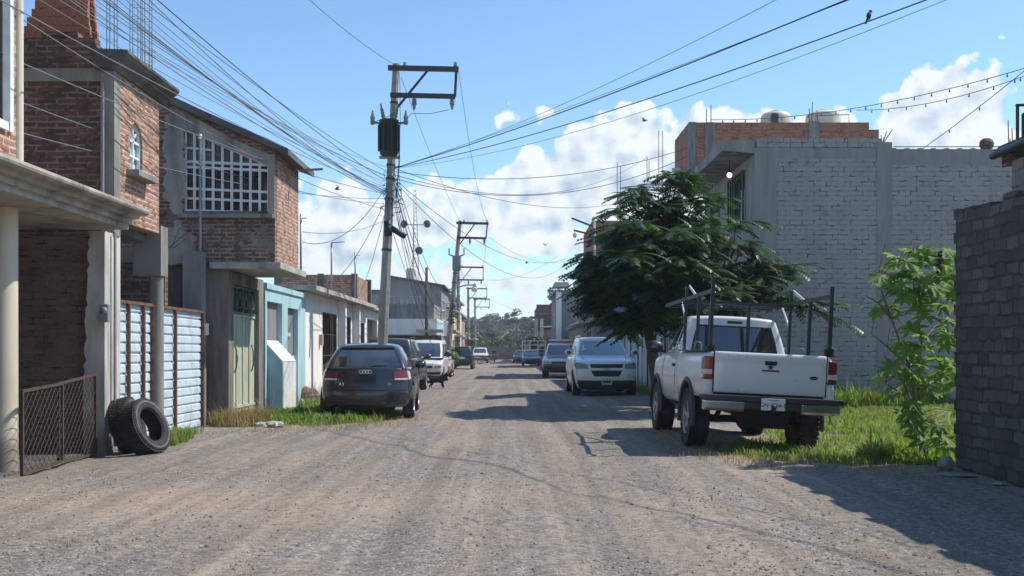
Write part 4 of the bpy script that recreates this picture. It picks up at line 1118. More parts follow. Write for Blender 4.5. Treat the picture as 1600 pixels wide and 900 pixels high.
# ---- salmon house, brick house and the rest of the right row
row_house(34.6, 50, 6.25, 5.4, 'pink_wall', 'salmon painted two storey house hidden behind the feathery tree', [(36, 39, -.01, 2.4), (44, 47, -.01, 2.4)], [(36, 38, 3.4, 4.7), (42, 44, 3.4, 4.7)], [(35, 49, 2.9, .8)], name='street_house', side=1, xin=12)
t = row_house(51.5, 62, 4.1, 6.2, 'grey_wall', 'house with raw red brick upper room beyond the feathery tree', [(53, 56, -.01, 2.4)], [(58, 60, 3.4, 4.7)], [(52, 61, 2.8, .7)], name='street_house', side=1, xin=11)
mb = MB(); mb.wall('y', 51.6, .2, 4.05, 12, 6.39, 7.95); mb.wall('x', 4.05, .2, 51.8, 58, 6.39, 7.95); mb.build('upper_wall', M['brick_parapet'], t)
mb = MB()
for (px, py) in ((963, 256), (968, 262), (1009, 248), (1012, 254), (1027, 208), (1033, 208)):
    c = at(px, py, 52.2); mb = MB(); mb.tube([(c.x, 51.7, 7.0), (c.x, 51.7, c.z)], .022, 4); mb.build('rebar', M['rust_dark'], t)
t = row_house(84, 97, 3.75, 6.2, 'raw_block', 'grey block house with tall white corner column down the right row', [(86, 89, -.01, 2.4)], [(90, 93, 3.4, 4.7)], None, name='street_house', side=1, xin=10)
mb = MB(); mb.box(3.62, 4.05, 83.72, 83.99, 0, 6.2); mb.build('corner_column', M['white_wall'], t)
mb = MB(); mb.prism([(3.3, 6.6), (4.7, 6.6), (4.6, 7.0), (3.5, 7.0)], 83.5, 86, 'y'); mb.build('roof_cap', M['concrete_pale'], t)
row_house(63, 83, 4.6, 3.0, 'grey_wall', 'low grey house between the brick and block houses on the right', [(65, 68, -.01, 2.3), (74, 77, -.01, 2.3)], [(70, 72, 1, 2.2)], None, name='street_house', side=1, xin=9)
t = row_house(112, 128, 3.0, 3.6, 'pink_wall', 'pinkish porch house with unfinished brick upper floor far down the right', [(114, 117, -.01, 2.4)], [(120, 123, 1, 2.3)], None, name='street_house', side=1, xin=9)
mb = MB(); mb.wall('y', 113, .2, 2.7, 10, 3.8, 6.5); mb.wall('x', 2.7, .2, 113.2, 124, 3.8, 6.2); mb.build('upper_wall', M['brick_dark_shaded'], t)
mb = MB(); mb.box(1.9, 3.2, 110.6, 112.5, 4.9, 5.1); mb.box(2.2, 8, 111.3, 112.9, 3.9, 4.06); mb.build('porch_slab', M['concrete_dark'], t)
for x in (2.45, 3.05): 
    mb = MB(); mb.box(x, x + .35, 110.8, 111.15, 0, 4.9); mb.build('porch_column', M['cream'], t)
mb = MB(); mb.bar((3.0, 110.5, 4.0), (5.6, 110.5, 4.05), .2, .12); mb.bar((4.6, 110.6, 4.1), (4.4, 110.6, 6.1), .1); mb.build('loose_beam', M['white_wall'], t)
row_house(129, 155, 1.9, 3.6, 'beige_wall', 'beige low house last in the right row by the end wall', [(131, 134, -.01, 2.4)], [(140, 142, 1, 2.2)], [(129.5, 150, 2.8, 1.2)], name='street_house', side=1, xin=9)
row_house(98, 111, 4.2, 2.8, 'beige_wall', 'single storey tan house beside the far white metal rack', [(100, 103, -.01, 2.2)], [(105, 107, 1, 2.2)], None, name='street_house', side=1, xin=9)

# ---- front yard fence behind the white suv
t = thing('yard_fence', 'grey and turquoise sheet metal yard fence behind the white parked crossover', 'fence', (4.85, 37, 0))
rr = random.Random(8); y = 29.6; n = 0
while y < 46:
    y2 = y + rr.choice([.9, 1.2, 1.5]); mb = MB()
    mb.box(4.84, 4.87, y + .04, y2 - .04, .05, 2.05 + rr.uniform(-.12, .12)); mb.build('sheet_panel', M[rr.choice(['steel', 'grey_wall', 'turquoise', 'plaster_white', 'grey_wall'])], t)
    mb = MB(); mb.box(4.80, 4.90, y - .035, y + .035, 0, 2.2); mb.build('post', M['turquoise'] if n % 2 == 0 else M['rust_dark'], t); y = y2; n += 1
mb = MB(); mb.box(4.88, 6.3, 29.5, 29.53, .02, 2.1)
for k in range(6): mb.box(4.9 + k * .27, 4.95 + k * .27, 29.46, 29.5, .02, 2.1)
mb.build('gate_leaf', M['grey_wall'], t)

# ---- street lamp with short arms beyond the tree
t = thing('lamp_pole', 'dark post with two short lamp arms sticking up behind the tree', 'street lamp', (4.05, 56, 0))
mb = MB(); mb.tube([(4.05, 50.6, 0), (4.05, 50.6, 8.0)], [.13, .08], 8); mb.build('pole', M['pole_concrete'], t)
mb = MB(); mb.bar((4.1, 50.6, 7.5), (2.95, 50.6, 7.95), .09, .08); mb.bar((4.1, 50.6, 7.1), (3.05, 50.6, 7.35), .08, .08); mb.build('arm', M['dark_steel'], t)
mb = MB(); mb.ball((3.1, 50.6, 7.1), (.1, .1, .13)); mb.tube([(3.1, 50.6, 7.3), (3.1, 50.6, 7.1)], .02, 5); mb.build('lamp', M['white_plastic'], t)

# ---- end of the street
t = tag((lambda m: (m.wall('y', 160, .2, -12, 30, 0, 2.0), m.build('end_wall', M['far_wall'], org=(0, 160, 0)))[1])(MB()), 'long low brown wall closing the far end of the street', 'wall')
mb = MB()
nx, ny = 60, 40
for j in range(ny + 1):
    for i in range(nx + 1):
        x = lerp(-260, 320, i / nx); y = lerp(166, 620, j / ny)
        z = -.2 + 13 * (1 - math.exp(-((y - 166) / 160) ** 1.4)) + 2.2 * noise.noise(V((x * .012, y * .012, 0)))
        if y < 168: z = -.2
        mb.v.append(V((x, y, z)))
for j in range(ny):
    for i in range(nx):
        a = j * (nx + 1) + i; mb.f.append([a, a + 1, a + nx + 2, a + nx + 1]); mb.m.append(0); mb.sm.append(True)
o = mb.build('hill', M['hill'], fixn=False); o['kind'] = 'structure'
def hill_z(x, y): return -.2 + 13 * (1 - math.exp(-(max(0, y - 166) / 160) ** 1.4)) + 2.2 * noise.noise(V((x * .012, y * .012, 0)))

# ---- rubble at the far right verge
for k, (x, y, s, lab) in enumerate(((1.6, 122, .55, 'larger pale rubble heap by the far right verge'), (.7, 128, .4, 'smaller rubble heap near the end wall on the right'))):
    mb = MB(); rr = random.Random(k)
    for i in range(60):
        a = rr.random() * 6.28; q = rr.random() ** .6
        mb.ball((x + math.cos(a) * q * s * 2, y + math.sin(a) * q * s * 2, (1 - q) * s * .9 + .05), (rr.uniform(.1, .28), rr.uniform(.1, .25), rr.uniform(.08, .2)), 6, 4)
    tag(mb.build('rubble_heap', M['concrete_pale'], org=(x, y, 0)), lab, 'rubble heap')

# ---- things at the foot of the right wall
mb = MB(); rr = random.Random(5)
def lump(c, r3, seed, n=14, m=9, amp=.25):
    r_ = random.Random(seed); sd_ = r_.random() * 50; m_ = MB(); m_.ball(c, r3, n, m)
    m_.v = [V(c) + (p - V(c)) * (1 + amp * noise.noise(V((p - V(c))) * (2.2 / max(r3)) + V((sd_, 0, 0)))) for p in m_.v]
    return m_
for k, (x, y, r3, lab) in enumerate(((4.98, 11.75, (.09, .08, .09), 'pale crumpled bag lying at the end of the dark block wall'), (4.86, 11.25, (.20, .12, .02), 'flattened grey sack on the ground beside the dark block wall'), (5.06, 10.6, (.08, .06, .025), 'small grey rag on the ground under the dark block wall'))):
    m_ = lump((x, y, r3[2] * .9 + road_z(x, y)), r3, k, amp=.5); tag(m_.build('bag', M['bag'], org=(x, y, 0)), lab, 'bag')
for k, (px, d, s) in enumerate(((1255, 12.75, .045), (430, 18.35, .10), (407, 18.6, .08))):
    x = (px - 800) / F * d
    m_ = lump((x, d, s * .4 + road_z(x, d)), (s * 1.4, s, s * .7), 30 + k, amp=.6)
    tag(m_.build('stone', M['concrete_pale'], org=(x, d, 0)), ['small pale stone at the grass edge behind the pickup', 'pale slab like stone in the left weeds', 'second pale stone among the left dry weeds'][k], 'stone')
m_ = lump((-5.15, 26.0, .22), (.3, .35, .26), 77, amp=.4); tag(m_.build('rubble_heap', M['brick_dark_shaded'], org=(-5.15, 26, 0)), 'small brown rubble heap at the foot of the white house wall', 'rubble heap')
# ================================================================== VEHICLES
def grid_box(A, B, C, fmap, skip=None, noface=()):
    """deformed box surface. A,B,C parameter lists; fmap(a,b,c)->point; skip(face,a,b,c) drops cells (window openings)"""
    verts, idx, faces, fl = [], {}, [], []
    nA, nB, nC = len(A), len(B), len(C)
    def vi(i, j, k):
        if (i, j, k) not in idx:
            idx[(i, j, k)] = len(verts); verts.append(fmap(A[i], B[j], C[k]))
        return idx[(i, j, k)]
    def cell(face, q, abc):
        if face in noface or (skip and skip(face, *abc)): return
        faces.append([vi(*t) for t in q])
    for i in range(nA - 1):
        for j in range(nB - 1):
            m = ((A[i] + A[i + 1]) / 2, (B[j] + B[j + 1]) / 2)
            cell('bottom', ((i, j, 0), (i, j + 1, 0), (i + 1, j + 1, 0), (i + 1, j, 0)), (m[0], m[1], 0))
            cell('top', ((i, j, nC - 1), (i + 1, j, nC - 1), (i + 1, j + 1, nC - 1), (i, j + 1, nC - 1)), (m[0], m[1], 1))
        for k in range(nC - 1):
            m = ((A[i] + A[i + 1]) / 2, (C[k] + C[k + 1]) / 2)
            cell('rear', ((i, 0, k), (i + 1, 0, k), (i + 1, 0, k + 1), (i, 0, k + 1)), (m[0], 0, m[1]))
            cell('front', ((i, nB - 1, k), (i, nB - 1, k + 1), (i + 1, nB - 1, k + 1), (i + 1, nB - 1, k)), (m[0], 1, m[1]))
    for j in range(nB - 1):
        for k in range(nC - 1):
            m = ((B[j] + B[j + 1]) / 2, (C[k] + C[k + 1]) / 2)
            cell('left', ((0, j, k), (0, j, k + 1), (0, j + 1, k + 1), (0, j + 1, k)), (-1, m[0], m[1]))
            cell('right', ((nA - 1, j, k), (nA - 1, j + 1, k), (nA - 1, j + 1, k + 1), (nA - 1, j, k + 1)), (1, m[0], m[1]))
    return verts, faces, idx


def frange(a, b, n): return [lerp(a, b, i / n) for i in range(n + 1)]


def car_mesh(name, verts, faces, idx, dims, mat, parent, bevel=.05, seg=3, arches=(), shell=False):
    nA, nB, nC = dims
    me = bpy.data.meshes.new(name); me.from_pydata(verts, [], faces)
    bm = bmesh.new(); bm.from_mesh(me); bm.verts.ensure_lookup_table()
    inv = {v: k for k, v in idx.items()}
    if bevel:
        def ext(k): return (k[0] in (0, nA - 1), k[1] in (0, nB - 1), k[2] in (0, nC - 1))
        es = []
        for e in bm.edges:
            a, b = ext(inv[e.verts[0].index]), ext(inv[e.verts[1].index])
            if sum(1 for p, q in zip(a, b) if p and q) >= 2 and len(e.link_faces) == 2: es.append(e)
        bmesh.ops.bevel(bm, geom=es, offset=bevel, segments=seg, affect='EDGES', profile=.5, clamp_overlap=True)
    bmesh.ops.recalc_face_normals(bm, faces=bm.faces)
    for f in bm.faces: f.smooth = True
    bm.to_mesh(me); bm.free()
    me.materials.append(mat); me.materials.append(M['void'])
    o = bpy.data.objects.new(name, me); COL.objects.link(o); o.parent = parent
    if arches:
        cut = MB()
        for (y, z, r_, xi, xo) in arches:
            cut.tube([(xi, y, z), (xo, y, z)], r_, 40, smooth=False); cut.tube([(-xi, y, z), (-xo, y, z)], r_, 40, smooth=False)
        c = cut.build('cutter', M['void']); c.parent = parent
        md = o.modifiers.new('b', 'BOOLEAN'); md.operation = 'DIFFERENCE'; md.object = c; md.solver = 'EXACT'
        bpy.context.view_layer.update()
        m2 = bpy.data.meshes.new_from_object(o.evaluated_get(bpy.context.evaluated_depsgraph_get()))
        o.modifiers.clear(); o.data = m2; m2.name = name; bpy.data.objects.remove(c)
        while len(m2.materials) > 2: m2.materials.pop()
        for p in m2.polygons:
            for (y, z, r_, xi, xo) in arches:
                ce = p.center; d = math.hypot(ce.y - y, ce.z - z)
                if abs(ce.x) >= abs(xi) - .01 and d < r_ + .004 and (d > r_ * .985 or abs(abs(ce.x) - abs(xi)) < .01) and (abs(p.normal.x) < .3 or abs(abs(ce.x) - abs(xi)) < .01):
                    p.material_index = 1; p.use_smooth = False
        me = m2
    me.shade_smooth(); 
    bm = bmesh.new(); bm.from_mesh(me)
    for e in bm.edges:
        if len(e.link_faces) == 2 and e.calc_face_angle(0) > R(32): e.smooth = False
    bm.to_mesh(me); bm.free()
    return o


def patch(fmap, face, q, name, mat, parent, off=.006, n=(6, 6), thick=.02):
    """a panel lying on a face of a deformed box; q = 4 (u,v) corners: sides (b,c), rear/front (a,c), top (a,b)"""
    def ev(u, v):
        return {'right': lambda: fmap(1, u, v), 'left': lambda: fmap(-1, u, v), 'rear': lambda: fmap(u, 0, v), 'front': lambda: fmap(u, 1, v), 'top': lambda: fmap(u, v, 1)}[face]()
    hint = {'right': V((1, 0, 0)), 'left': V((-1, 0, 0)), 'rear': V((0, -1, 0)), 'front': V((0, 1, 0)), 'top': V((0, 0, 1))}[face]
    nu, nv = n; P1, P2 = [], []
    for i in range(nu + 1):
        for j in range(nv + 1):
            s, t_ = i / nu, j / nv
            u = lerp(lerp(q[0][0], q[1][0], s), lerp(q[3][0], q[2][0], s), t_); v = lerp(lerp(q[0][1], q[1][1], s), lerp(q[3][1], q[2][1], s), t_)
            e = .004; p = ev(u, v); nn = (ev(u + e, v) - ev(u - e, v)).cross(ev(u, v + e) - ev(u, v - e))
            nn = nn.normalized() if nn.length > 1e-9 else hint
            if nn.dot(hint) < 0: nn = -nn
            P1.append(p + nn * off); P2.append(p + nn * (off - thick))
    N_ = len(P1); w = nv + 1; fs = []
    for i in range(nu):
        for j in range(nv):
            a = i * w + j; fs.append((a, a + 1, a + w + 1, a + w)); fs.append((N_ + a, N_ + a + w, N_ + a + w + 1, N_ + a + 1))
    for i in range(nu):
        for j in (0, nv): a, b = i * w + j, (i + 1) * w + j; fs.append((a, b, N_ + b, N_ + a))
    for j in range(nv):
        for i in (0, nu): a, b = i * w + j, i * w + j + 1; fs.append((a, b, N_ + b, N_ + a))
    mb = MB(); mb.add(P1 + P2, fs, 0, True); return mb.build(name, mat, parent)


_wheel_cache = {}
def wheel(parent, x, y, z, r_, w, style='alloy', side=1, steer=0):
    key = (round(r_, 3), round(w, 3), style)
    t_ = 'wheel'
    if key not in _wheel_cache:
        mb = MB(); MX = Matrix.Rotation(R(90), 4, 'Y')
        rr = r_ * (.66 if style != 'truck' else .60)
        mb.lathe([(rr, -w / 2 + .01), (r_ * .9, -w / 2), (r_ * .975, -w / 2 + .02), (r_, -w / 2 + .045), (r_, w / 2 - .045), (r_ * .975, w / 2 - .02), (r_ * .9, w / 2), (rr, w / 2 - .01)], MX, 36)
        if style == 'truck':
            for k in range(36):
                a = 2 * math.pi * k / 36
                for s_ in (-1, 1):
                    mb.box(-.02 + s_ * w * .27, .02 + s_ * w * .27, -.022, .022, r_ - .006, r_ + .012, 0, Matrix.Rotation(a + s_ * .04, 4, 'X'))
                    mb.box(s_ * w * .44 - .018, s_ * w * .44 + .018, -.025, .025, r_ - .03, r_ + .006, 0, Matrix.Rotation(a, 4, 'X'))
        ty = mb
        rm = MB()
        rm.lathe([(rr, -w / 2 + .01), (rr * .97, -w / 2 + .05), (rr * .95, w / 2 - .06), (rr * .96, w / 2 - .015), (rr, w / 2 - .005)], MX, 32)
        rm.lathe([(0, w / 2 - .085), (rr * .95, w / 2 - .095)], MX, 24, 1)
        rm.lathe([(0, w / 2 - .02), (rr * .17, w / 2 - .022), (rr * .22, w / 2 - .05), (rr * .22, w / 2 - .085)], MX, 16)
        ns = 5 if style != 'steel' else 8
        for k in range(ns):
            a = 2 * math.pi * k / ns
            rm.bar(Matrix.Rotation(a, 4, 'X') @ V((w / 2 - .045, 0, rr * .12)), Matrix.Rotation(a, 4, 'X') @ V((w / 2 - .03, 0, rr * .97)), rr * (.27 if style != 'steel' else .4), .03, 0, V((1, 0, 0)))
        _wheel_cache[key] = (ty, rm)
    ty, rm = _wheel_cache[key]
    # every wheel: tyre with the rim as its sub-part
    o = ty.build('wheel', M['rubber'], parent); o.location = (x, y, z); o.rotation_euler = (0, 0, (0 if side > 0 else math.pi) + steer)
    q = rm.build('rim', [M['alu'] if style != 'steel' else M['dark_steel'], M['void']], o)
    return o


def mirror_part(t, x, y, z, mat, s=1.0, face=-1):
    mb = MB(); sg = 1 if x > 0 else -1
    mb.ball((x + sg * .10 * s, y, z), (.115 * s, .06 * s, .085 * s), 12, 8); mb.bar((x - sg * .06, y, z - .06 * s), (x + sg * .06 * s, y, z - .03 * s), .05, .05)
    m = mb.build('wing_mirror', mat, t)
    mb = MB(); mb.ball((x + sg * .10 * s, y + face * .022, z), (.092 * s, .045 * s, .066 * s), 10, 6); mb.build('mirror_glass', M['glass_tint'], m)


def seats(t, y_list, xw, zb, zt_):
    mb = MB()
    for y in y_list:
        for x in (-xw, xw):
            mb.box(x - .23, x + .23, y, y + .13, zb - .25, zt_ - .15); mb.box(x - .12, x + .12, y + .02, y + .1, zt_ - .13, zt_ + .03)
    return mb.build('seat', M['seat'], t, bevel=.03)


def car(spec, name, label, loc, rz, group=None):
    """spec: dict of profile tables (y forward from the tail, z up)"""
    s = spec; L = s['L']; t = thing(name, label, s.get('cat', 'car'), loc, rz, group, world=False)
    top, wid, rear, front, plan, bot = s['top'], s['wid'], s['rear'], s['front'], s['plan'], s['bot']
    bow_r, bow_f = s.get('bow', (.10, .18))
    def body(a, b, c):
        y0 = lerp(0, L, b); zt_ = lin(top, y0); z = bot + (zt_ - bot) * c
        yr = lin(rear, z) + bow_r * abs(a) ** 2.6; yf = lin(front, z) - bow_f * abs(a) ** 2.6
        y = lerp(yr, yf, b); x = a * lin(wid, z) * lin(plan, b)
        return V((x, y, z + s.get('crown', .02) * (1 - a * a) * (1 if c > .99 else 0)))
    A = frange(-1, 1, 12); B = frange(0, 1, 34); C = frange(0, 1, 9)
    vs, fs, ix = grid_box(A, B, C, body)
    wr = s['wr']; arch = [(s['yr_'], wr + s.get('az', 0), wr * 1.13 + .02, s['tw'] - .30, 1.3), (s['yf_'], wr + s.get('az', 0), wr * 1.13 + .02, s['tw'] - .30, 1.3)]
    car_mesh('body', vs, fs, ix, (len(A), len(B), len(C)), M[s['paint']], t, s.get('bev', .05), 3, arch)
    cb, cf, cw, zb, zr = s['cback'], s['cfront'], s['cwid'], s['zb'], s['zr']
    arcs = s.get('arc', .05)
    cplan = s.get('cplan', [(0, .93), (.12, .98), (.45, 1), (.85, .97), (1, .93)])
    def cab(a, b, c):
        zz = zr - arcs * (2 * abs(b - .45)) ** 2.2
        z = zb + (zz - zb) * c
        y = lerp(lin(cb, c) + .07 * abs(a) ** 2.5, lin(cf, c) - .09 * abs(a) ** 2.5, b); x = a * lin(cw, c) * lin(cplan, b)
        return V((x, y, z + (.035 * (1 - a * a) if c > .999 else 0)))
    wins = s['wins']       # (face, lo_u, hi_u, lo_v, hi_v) rectangles in parameter space
    As = sorted({*frange(-1, 1, 8), *[w_[1] for w_ in wins if w_[0] in ('rear', 'front')], *[w_[2] for w_ in wins if w_[0] in ('rear', 'front')]})
    Bs = sorted({*frange(0, 1, 12), *[w_[1] for w_ in wins if w_[0] in ('left', 'right')], *[w_[2] for w_ in wins if w_[0] in ('left', 'right')]})
    Cs = sorted({*frange(0, 1, 5), *[w_[3] for w_ in wins], *[w_[4] for w_ in wins]})
    def skip(face, a, b, c):
        for (f, lu, hu, lv, hv) in wins:
            if f == face:
                u, v = (a, c) if face in ('rear', 'front') else (b, c)
                if lu < u < hu and lv < v < hv: return True
        return False
    vs, fs, ix = grid_box(As, Bs, Cs, cab, skip, ('bottom',))
    car_mesh('cabin', vs, fs, ix, (len(As), len(Bs), len(Cs)), M[s.get('roofpaint', s['paint'])], t, s.get('cbev', .035), 3)
    for (f, lu, hu, lv, hv) in wins:
        nm = {'rear': 'rear_window', 'front': 'windscreen'}.get(f, 'side_window')
        w_ = patch(cab, f, [(lu, lv), (hu, lv), (hu, hv), (lu, hv)], nm, M[s.get('glass', 'glass_tint')], t, -.004, (8, 6), .012)
        # black rubber surround
    mb = MB(); wb = lin(cw, 0) * .93
    mb.box(-wb, wb, lin(cb, 0) + .1, lin(cf, 0) - .12, zb - .05, zb + .012); mb.build('cabin_floor', M['void'], t)
    seats(t, s['seats'], .36, zb, zb + (zr - zb) * .62)
    for (x, sd_) in ((-s['tw'], -1), (s['tw'], 1)):
        wheel(t, x, s['yr_'], wr, wr, s.get('tyre', .21), s.get('wstyle', 'alloy'), sd_); wheel(t, x, s['yf_'], wr, wr, s.get('tyre', .21), s.get('wstyle', 'alloy'), sd_)
    mb = MB(); mb.box(-s['tw'] + .28, s['tw'] - .28, .35, L - .35, max(.17, bot - .08), bot + .12); mb.build('underbody', M['void'], t)
    return t, body, cab


# ---------------------------------------------------------------- dark hatchback, rear towards the camera
S = dict(L=4.20, top=[(0, .98), (.25, 1.00), (1.2, .99), (2.3, .96), (3.0, .93), (3.6, .84), (4.0, .74), (4.2, .62)], bot=.24,
         wid=[(.24, .80), (.34, .855), (.55, .885), (.75, .88), (.95, .835), (1.02, .80)],
         rear=[(.24, .10), (.33, .02), (.50, 0), (.58, .015), (.62, .06), (.80, .085), (.98, .13), (1.02, .17)],
         front=[(.24, 4.10), (.4, 4.2), (.6, 4.18), (.8, 4.08), (1, 3.9)], plan=[(0, .905), (.03, .945), (.08, .975), (.2, 1), (.75, 1), (.93, .96), (1, .90)],
         cback=[(0, .24), (.5, .42), (.85, .62), (1, .72)], cfront=[(0, 3.02), (.5, 2.62), (1, 2.18)], cwid=[(0, .80), (.5, .72), (.85, .63), (1, .55)], zb=.975, zr=1.44, arc=.06,
         wins=[('rear', -.86, .86, .10, .86), ('front', -.9, .9, .08, .9), ('left', .18, .52, .1, .82), ('left', .55, .86, .1, .82), ('right', .18, .52, .1, .82), ('right', .55, .86, .1, .82)],
         wr=.325, tw=.78, yr_=.80, yf_=3.38, paint='paint_black', seats=[1.35, 2.15], glass='glass_tint', tyre=.22, bow=(.22, .24), bev=.07, cbev=.06, cat='car')
t, bd, cb_ = car(S, 'parked_hatchback', 'dusty black hatchback with dented rear bumper seen from behind on left', (-2.90, 20.2, .02), R(3.3))
t.scale = (1.06, 1.03, 1.05)
for sx in (-1, 1):
    q = [(.67 * sx, .70), (.985 * sx, .70), (.985 * sx, .94), (.67 * sx, .915)]
    tl = patch(bd, 'rear', q, 'tail_light', M['red_lens'], t, .012, (6, 6), .03)
    patch(bd, 'rear', [(.675 * sx, .70), (.98 * sx, .70), (.98 * sx, .745), (.675 * sx, .74)], 'reverse_lens', M['clear_lens'], tl, .016, (5, 3), .02)
    f_ = 'right' if sx > 0 else 'left'
    patch(bd, f_, [(.0, .70), (.045, .72), (.05, .89), (.0, .94)], 'side_lens', M['red_lens'] if sx < 0 else M['clear_lens'], tl, .010, (4, 4), .03)
    mirror_part(t, .84 * sx, 2.72, 1.02, M['paint_black'])
    # door panel gap and handle
    mb = MB(); mb.box(*sorted((sx * .875, sx * .90)), 1.62, 1.84, .80, .825); mb.build('door_handle', M['paint_black'], t, bevel=.005)
patch(bd, 'rear', [(-.25, .62), (.25, .62), (.25, .85), (-.25, .85)], 'plate_recess', M['black'], t, .004, (4, 4), .01)
patch(bd, 'rear', [(-.98, .435), (.98, .435), (.98, .45), (-.98, .45)], 'bumper_seam', M['void'], t, .003, (10, 2), .01)
patch(bd, 'rear', [(-.66, .445), (-.655, .445), (-.655, .9), (-.66, .9)], 'hatch_seam', M['void'], t, .003, (2, 8), .01)
patch(bd, 'rear', [(-.93, .16), (.93, .16), (.93, .20), (-.93, .20)], 'bumper_trim', M['plastic_dark'], t, .016, (10, 2), .03)
patch(bd, 'rear', [(.50, .08), (.78, .08), (.8, .42), (.55, .40)], 'broken_bumper', M['plastic_dark'], t, .008, (4, 4), .02)
mb = MB(); p = bd(.62, 0, .26); mb.lathe([(.05, 0), (.075, .01), (.085, .03), (.05, .035)], Matrix.Translation(p + V((0, -.01, 0))) @ Matrix.Rotation(R(90), 4, 'X'), 16); mb.tube([p + V((-.06, -.012, -.11)), p + V((.02, -.02, -.125)), p + V((.09, -.012, -.10))], .022, 6); mb.build('fog_lamp', M['plastic_dark'], t)
mb = MB()   # four-ring badge
for k in range(4):
    p = bd(0, 0, .915) + V(((k - 1.5) * .052, -.014, 0)); mb.lathe([(.036, -.004), (.036, .004), (.028, .004), (.028, -.004)], Matrix.Translation(p) @ Matrix.Rotation(R(90), 4, 'X'), 20, closed=True)
mb.build('badge', M['chrome'], t)
RX = Matrix.Rotation(R(90), 4, 'X')
text('A3', .085, Matrix.Translation(bd(-.56, 0, .60) + V((0, -.012, 0))) @ RX, M['chrome'], t, 'model_badge')
text('2.0', .06, Matrix.Translation(bd(.56, 0, .60) + V((0, -.012, 0))) @ RX, M['chrome'], t, 'model_badge')
mb = MB(); a = cb_(.02, 0, .04) + V((0, -.02, 0)); b = cb_(.52, 0, .14) + V((0, -.025, 0)); mb.tube([a, lerp(a, b, .5) + V((0, -.02, .015)), b], [.022, .016, .008], 6); mb.ball(a, (.05, .03, .03)); mb.build('rear_wiper', M['black'], t)
patch(cb_, 'rear', [(-.9, .9), (.9, .9), (.88, .985), (-.88, .985)], 'roof_spoiler', M['paint_black'], t, .03, (6, 2), .05)
patch(bd, 'right', [(.19, .06), (.66, .06), (.66, .12), (.19, .12)], 'sill_trim', M['plastic_dark'], t, .012, (6, 2), .02)
for sx, f_ in ((1, 'right'), (-1, 'left')):
    for b in (.40, .665): patch(bd, f_, [(b, .12), (b + .004, .12), (b + .004, .97), (b, .97)], 'door_seam', M['void'], t, .003, (2, 8), .01)

# ---------------------------------------------------------------- charcoal suv behind the first pole
SU = dict(L=4.75, top=[(0, 1.12), (.3, 1.14), (2.5, 1.12), (3.3, 1.10), (4.2, 1.02), (4.75, .86)], bot=.36,
          wid=[(.36, .84), (.5, .90), (.8, .915), (1.1, .87), (1.2, .84)], rear=[(.36, .08), (.45, 0), (.66, 0), (.70, .06), (1.14, .12)], front=[(.36, 4.6), (.6, 4.75), (.9, 4.68), (1.1, 4.5)],
          plan=[(0, .95), (.05, .98), (.2, 1), (.8, 1), (.95, .96), (1, .91)], cback=[(0, .16), (.6, .28), (1, .42)], cfront=[(0, 3.55), (.5, 3.2), (1, 2.75)], cwid=[(0, .85), (.5, .79), (1, .69)], zb=1.11, zr=1.76, arc=.03,
          wins=[('rear', -.86, .86, .12, .86), ('front', -.9, .9, .08, .9), ('left', .06, .30, .12, .84), ('left', .34, .60, .12, .84), ('left', .64, .88, .12, .84), ('right', .06, .30, .12, .84), ('right', .34, .60, .12, .84), ('right', .64, .88, .12, .84)],
          wr=.37, tw=.79, yr_=.95, yf_=3.82, paint='paint_char', seats=[1.2, 2.2], tyre=.24, cat='suv', bow=(.08, .2))
t, bd, cb_ = car(SU, 'parked_suv', 'charcoal suv parked on the left just beyond the nearest utility pole', (-3.98, 32.6, .02), R(-.5))
for sx in (-1, 1):
    patch(bd, 'rear', [(.80 * sx, .60), (.985 * sx, .60), (.985 * sx, .95), (.80 * sx, .95)], 'tail_light', M['red_lens'], t, .012, (4, 5), .03)
    mirror_part(t, .88 * sx, 3.25, 1.18, M['paint_char'], 1.15)
    mb = MB(); mb.tube([(sx * .66, .7, 1.74), (sx * .66, .8, 1.80), (sx * .66, 2.5, 1.81), (sx * .66, 2.6, 1.76)], .02, 6); mb.build('roof_rail', M['black'], t)
patch(bd, 'rear', [(-.97, .05), (.97, .05), (.97, .38), (-.97, .38)], 'rear_bumper', M['plastic_dark'], t, .02, (8, 3), .04)
for b in (.28, .48, .68): patch(bd, 'right', [(b, .12), (b + .004, .12), (b + .004, .97), (b, .97)], 'door_seam', M['void'], t, .003, (2, 6), .01)
patch(bd, 'right', [(.22, .38), (.78, .38), (.78, .46), (.22, .46)], 'side_trim', M['plastic_dark'], t, .014, (8, 2), .02)


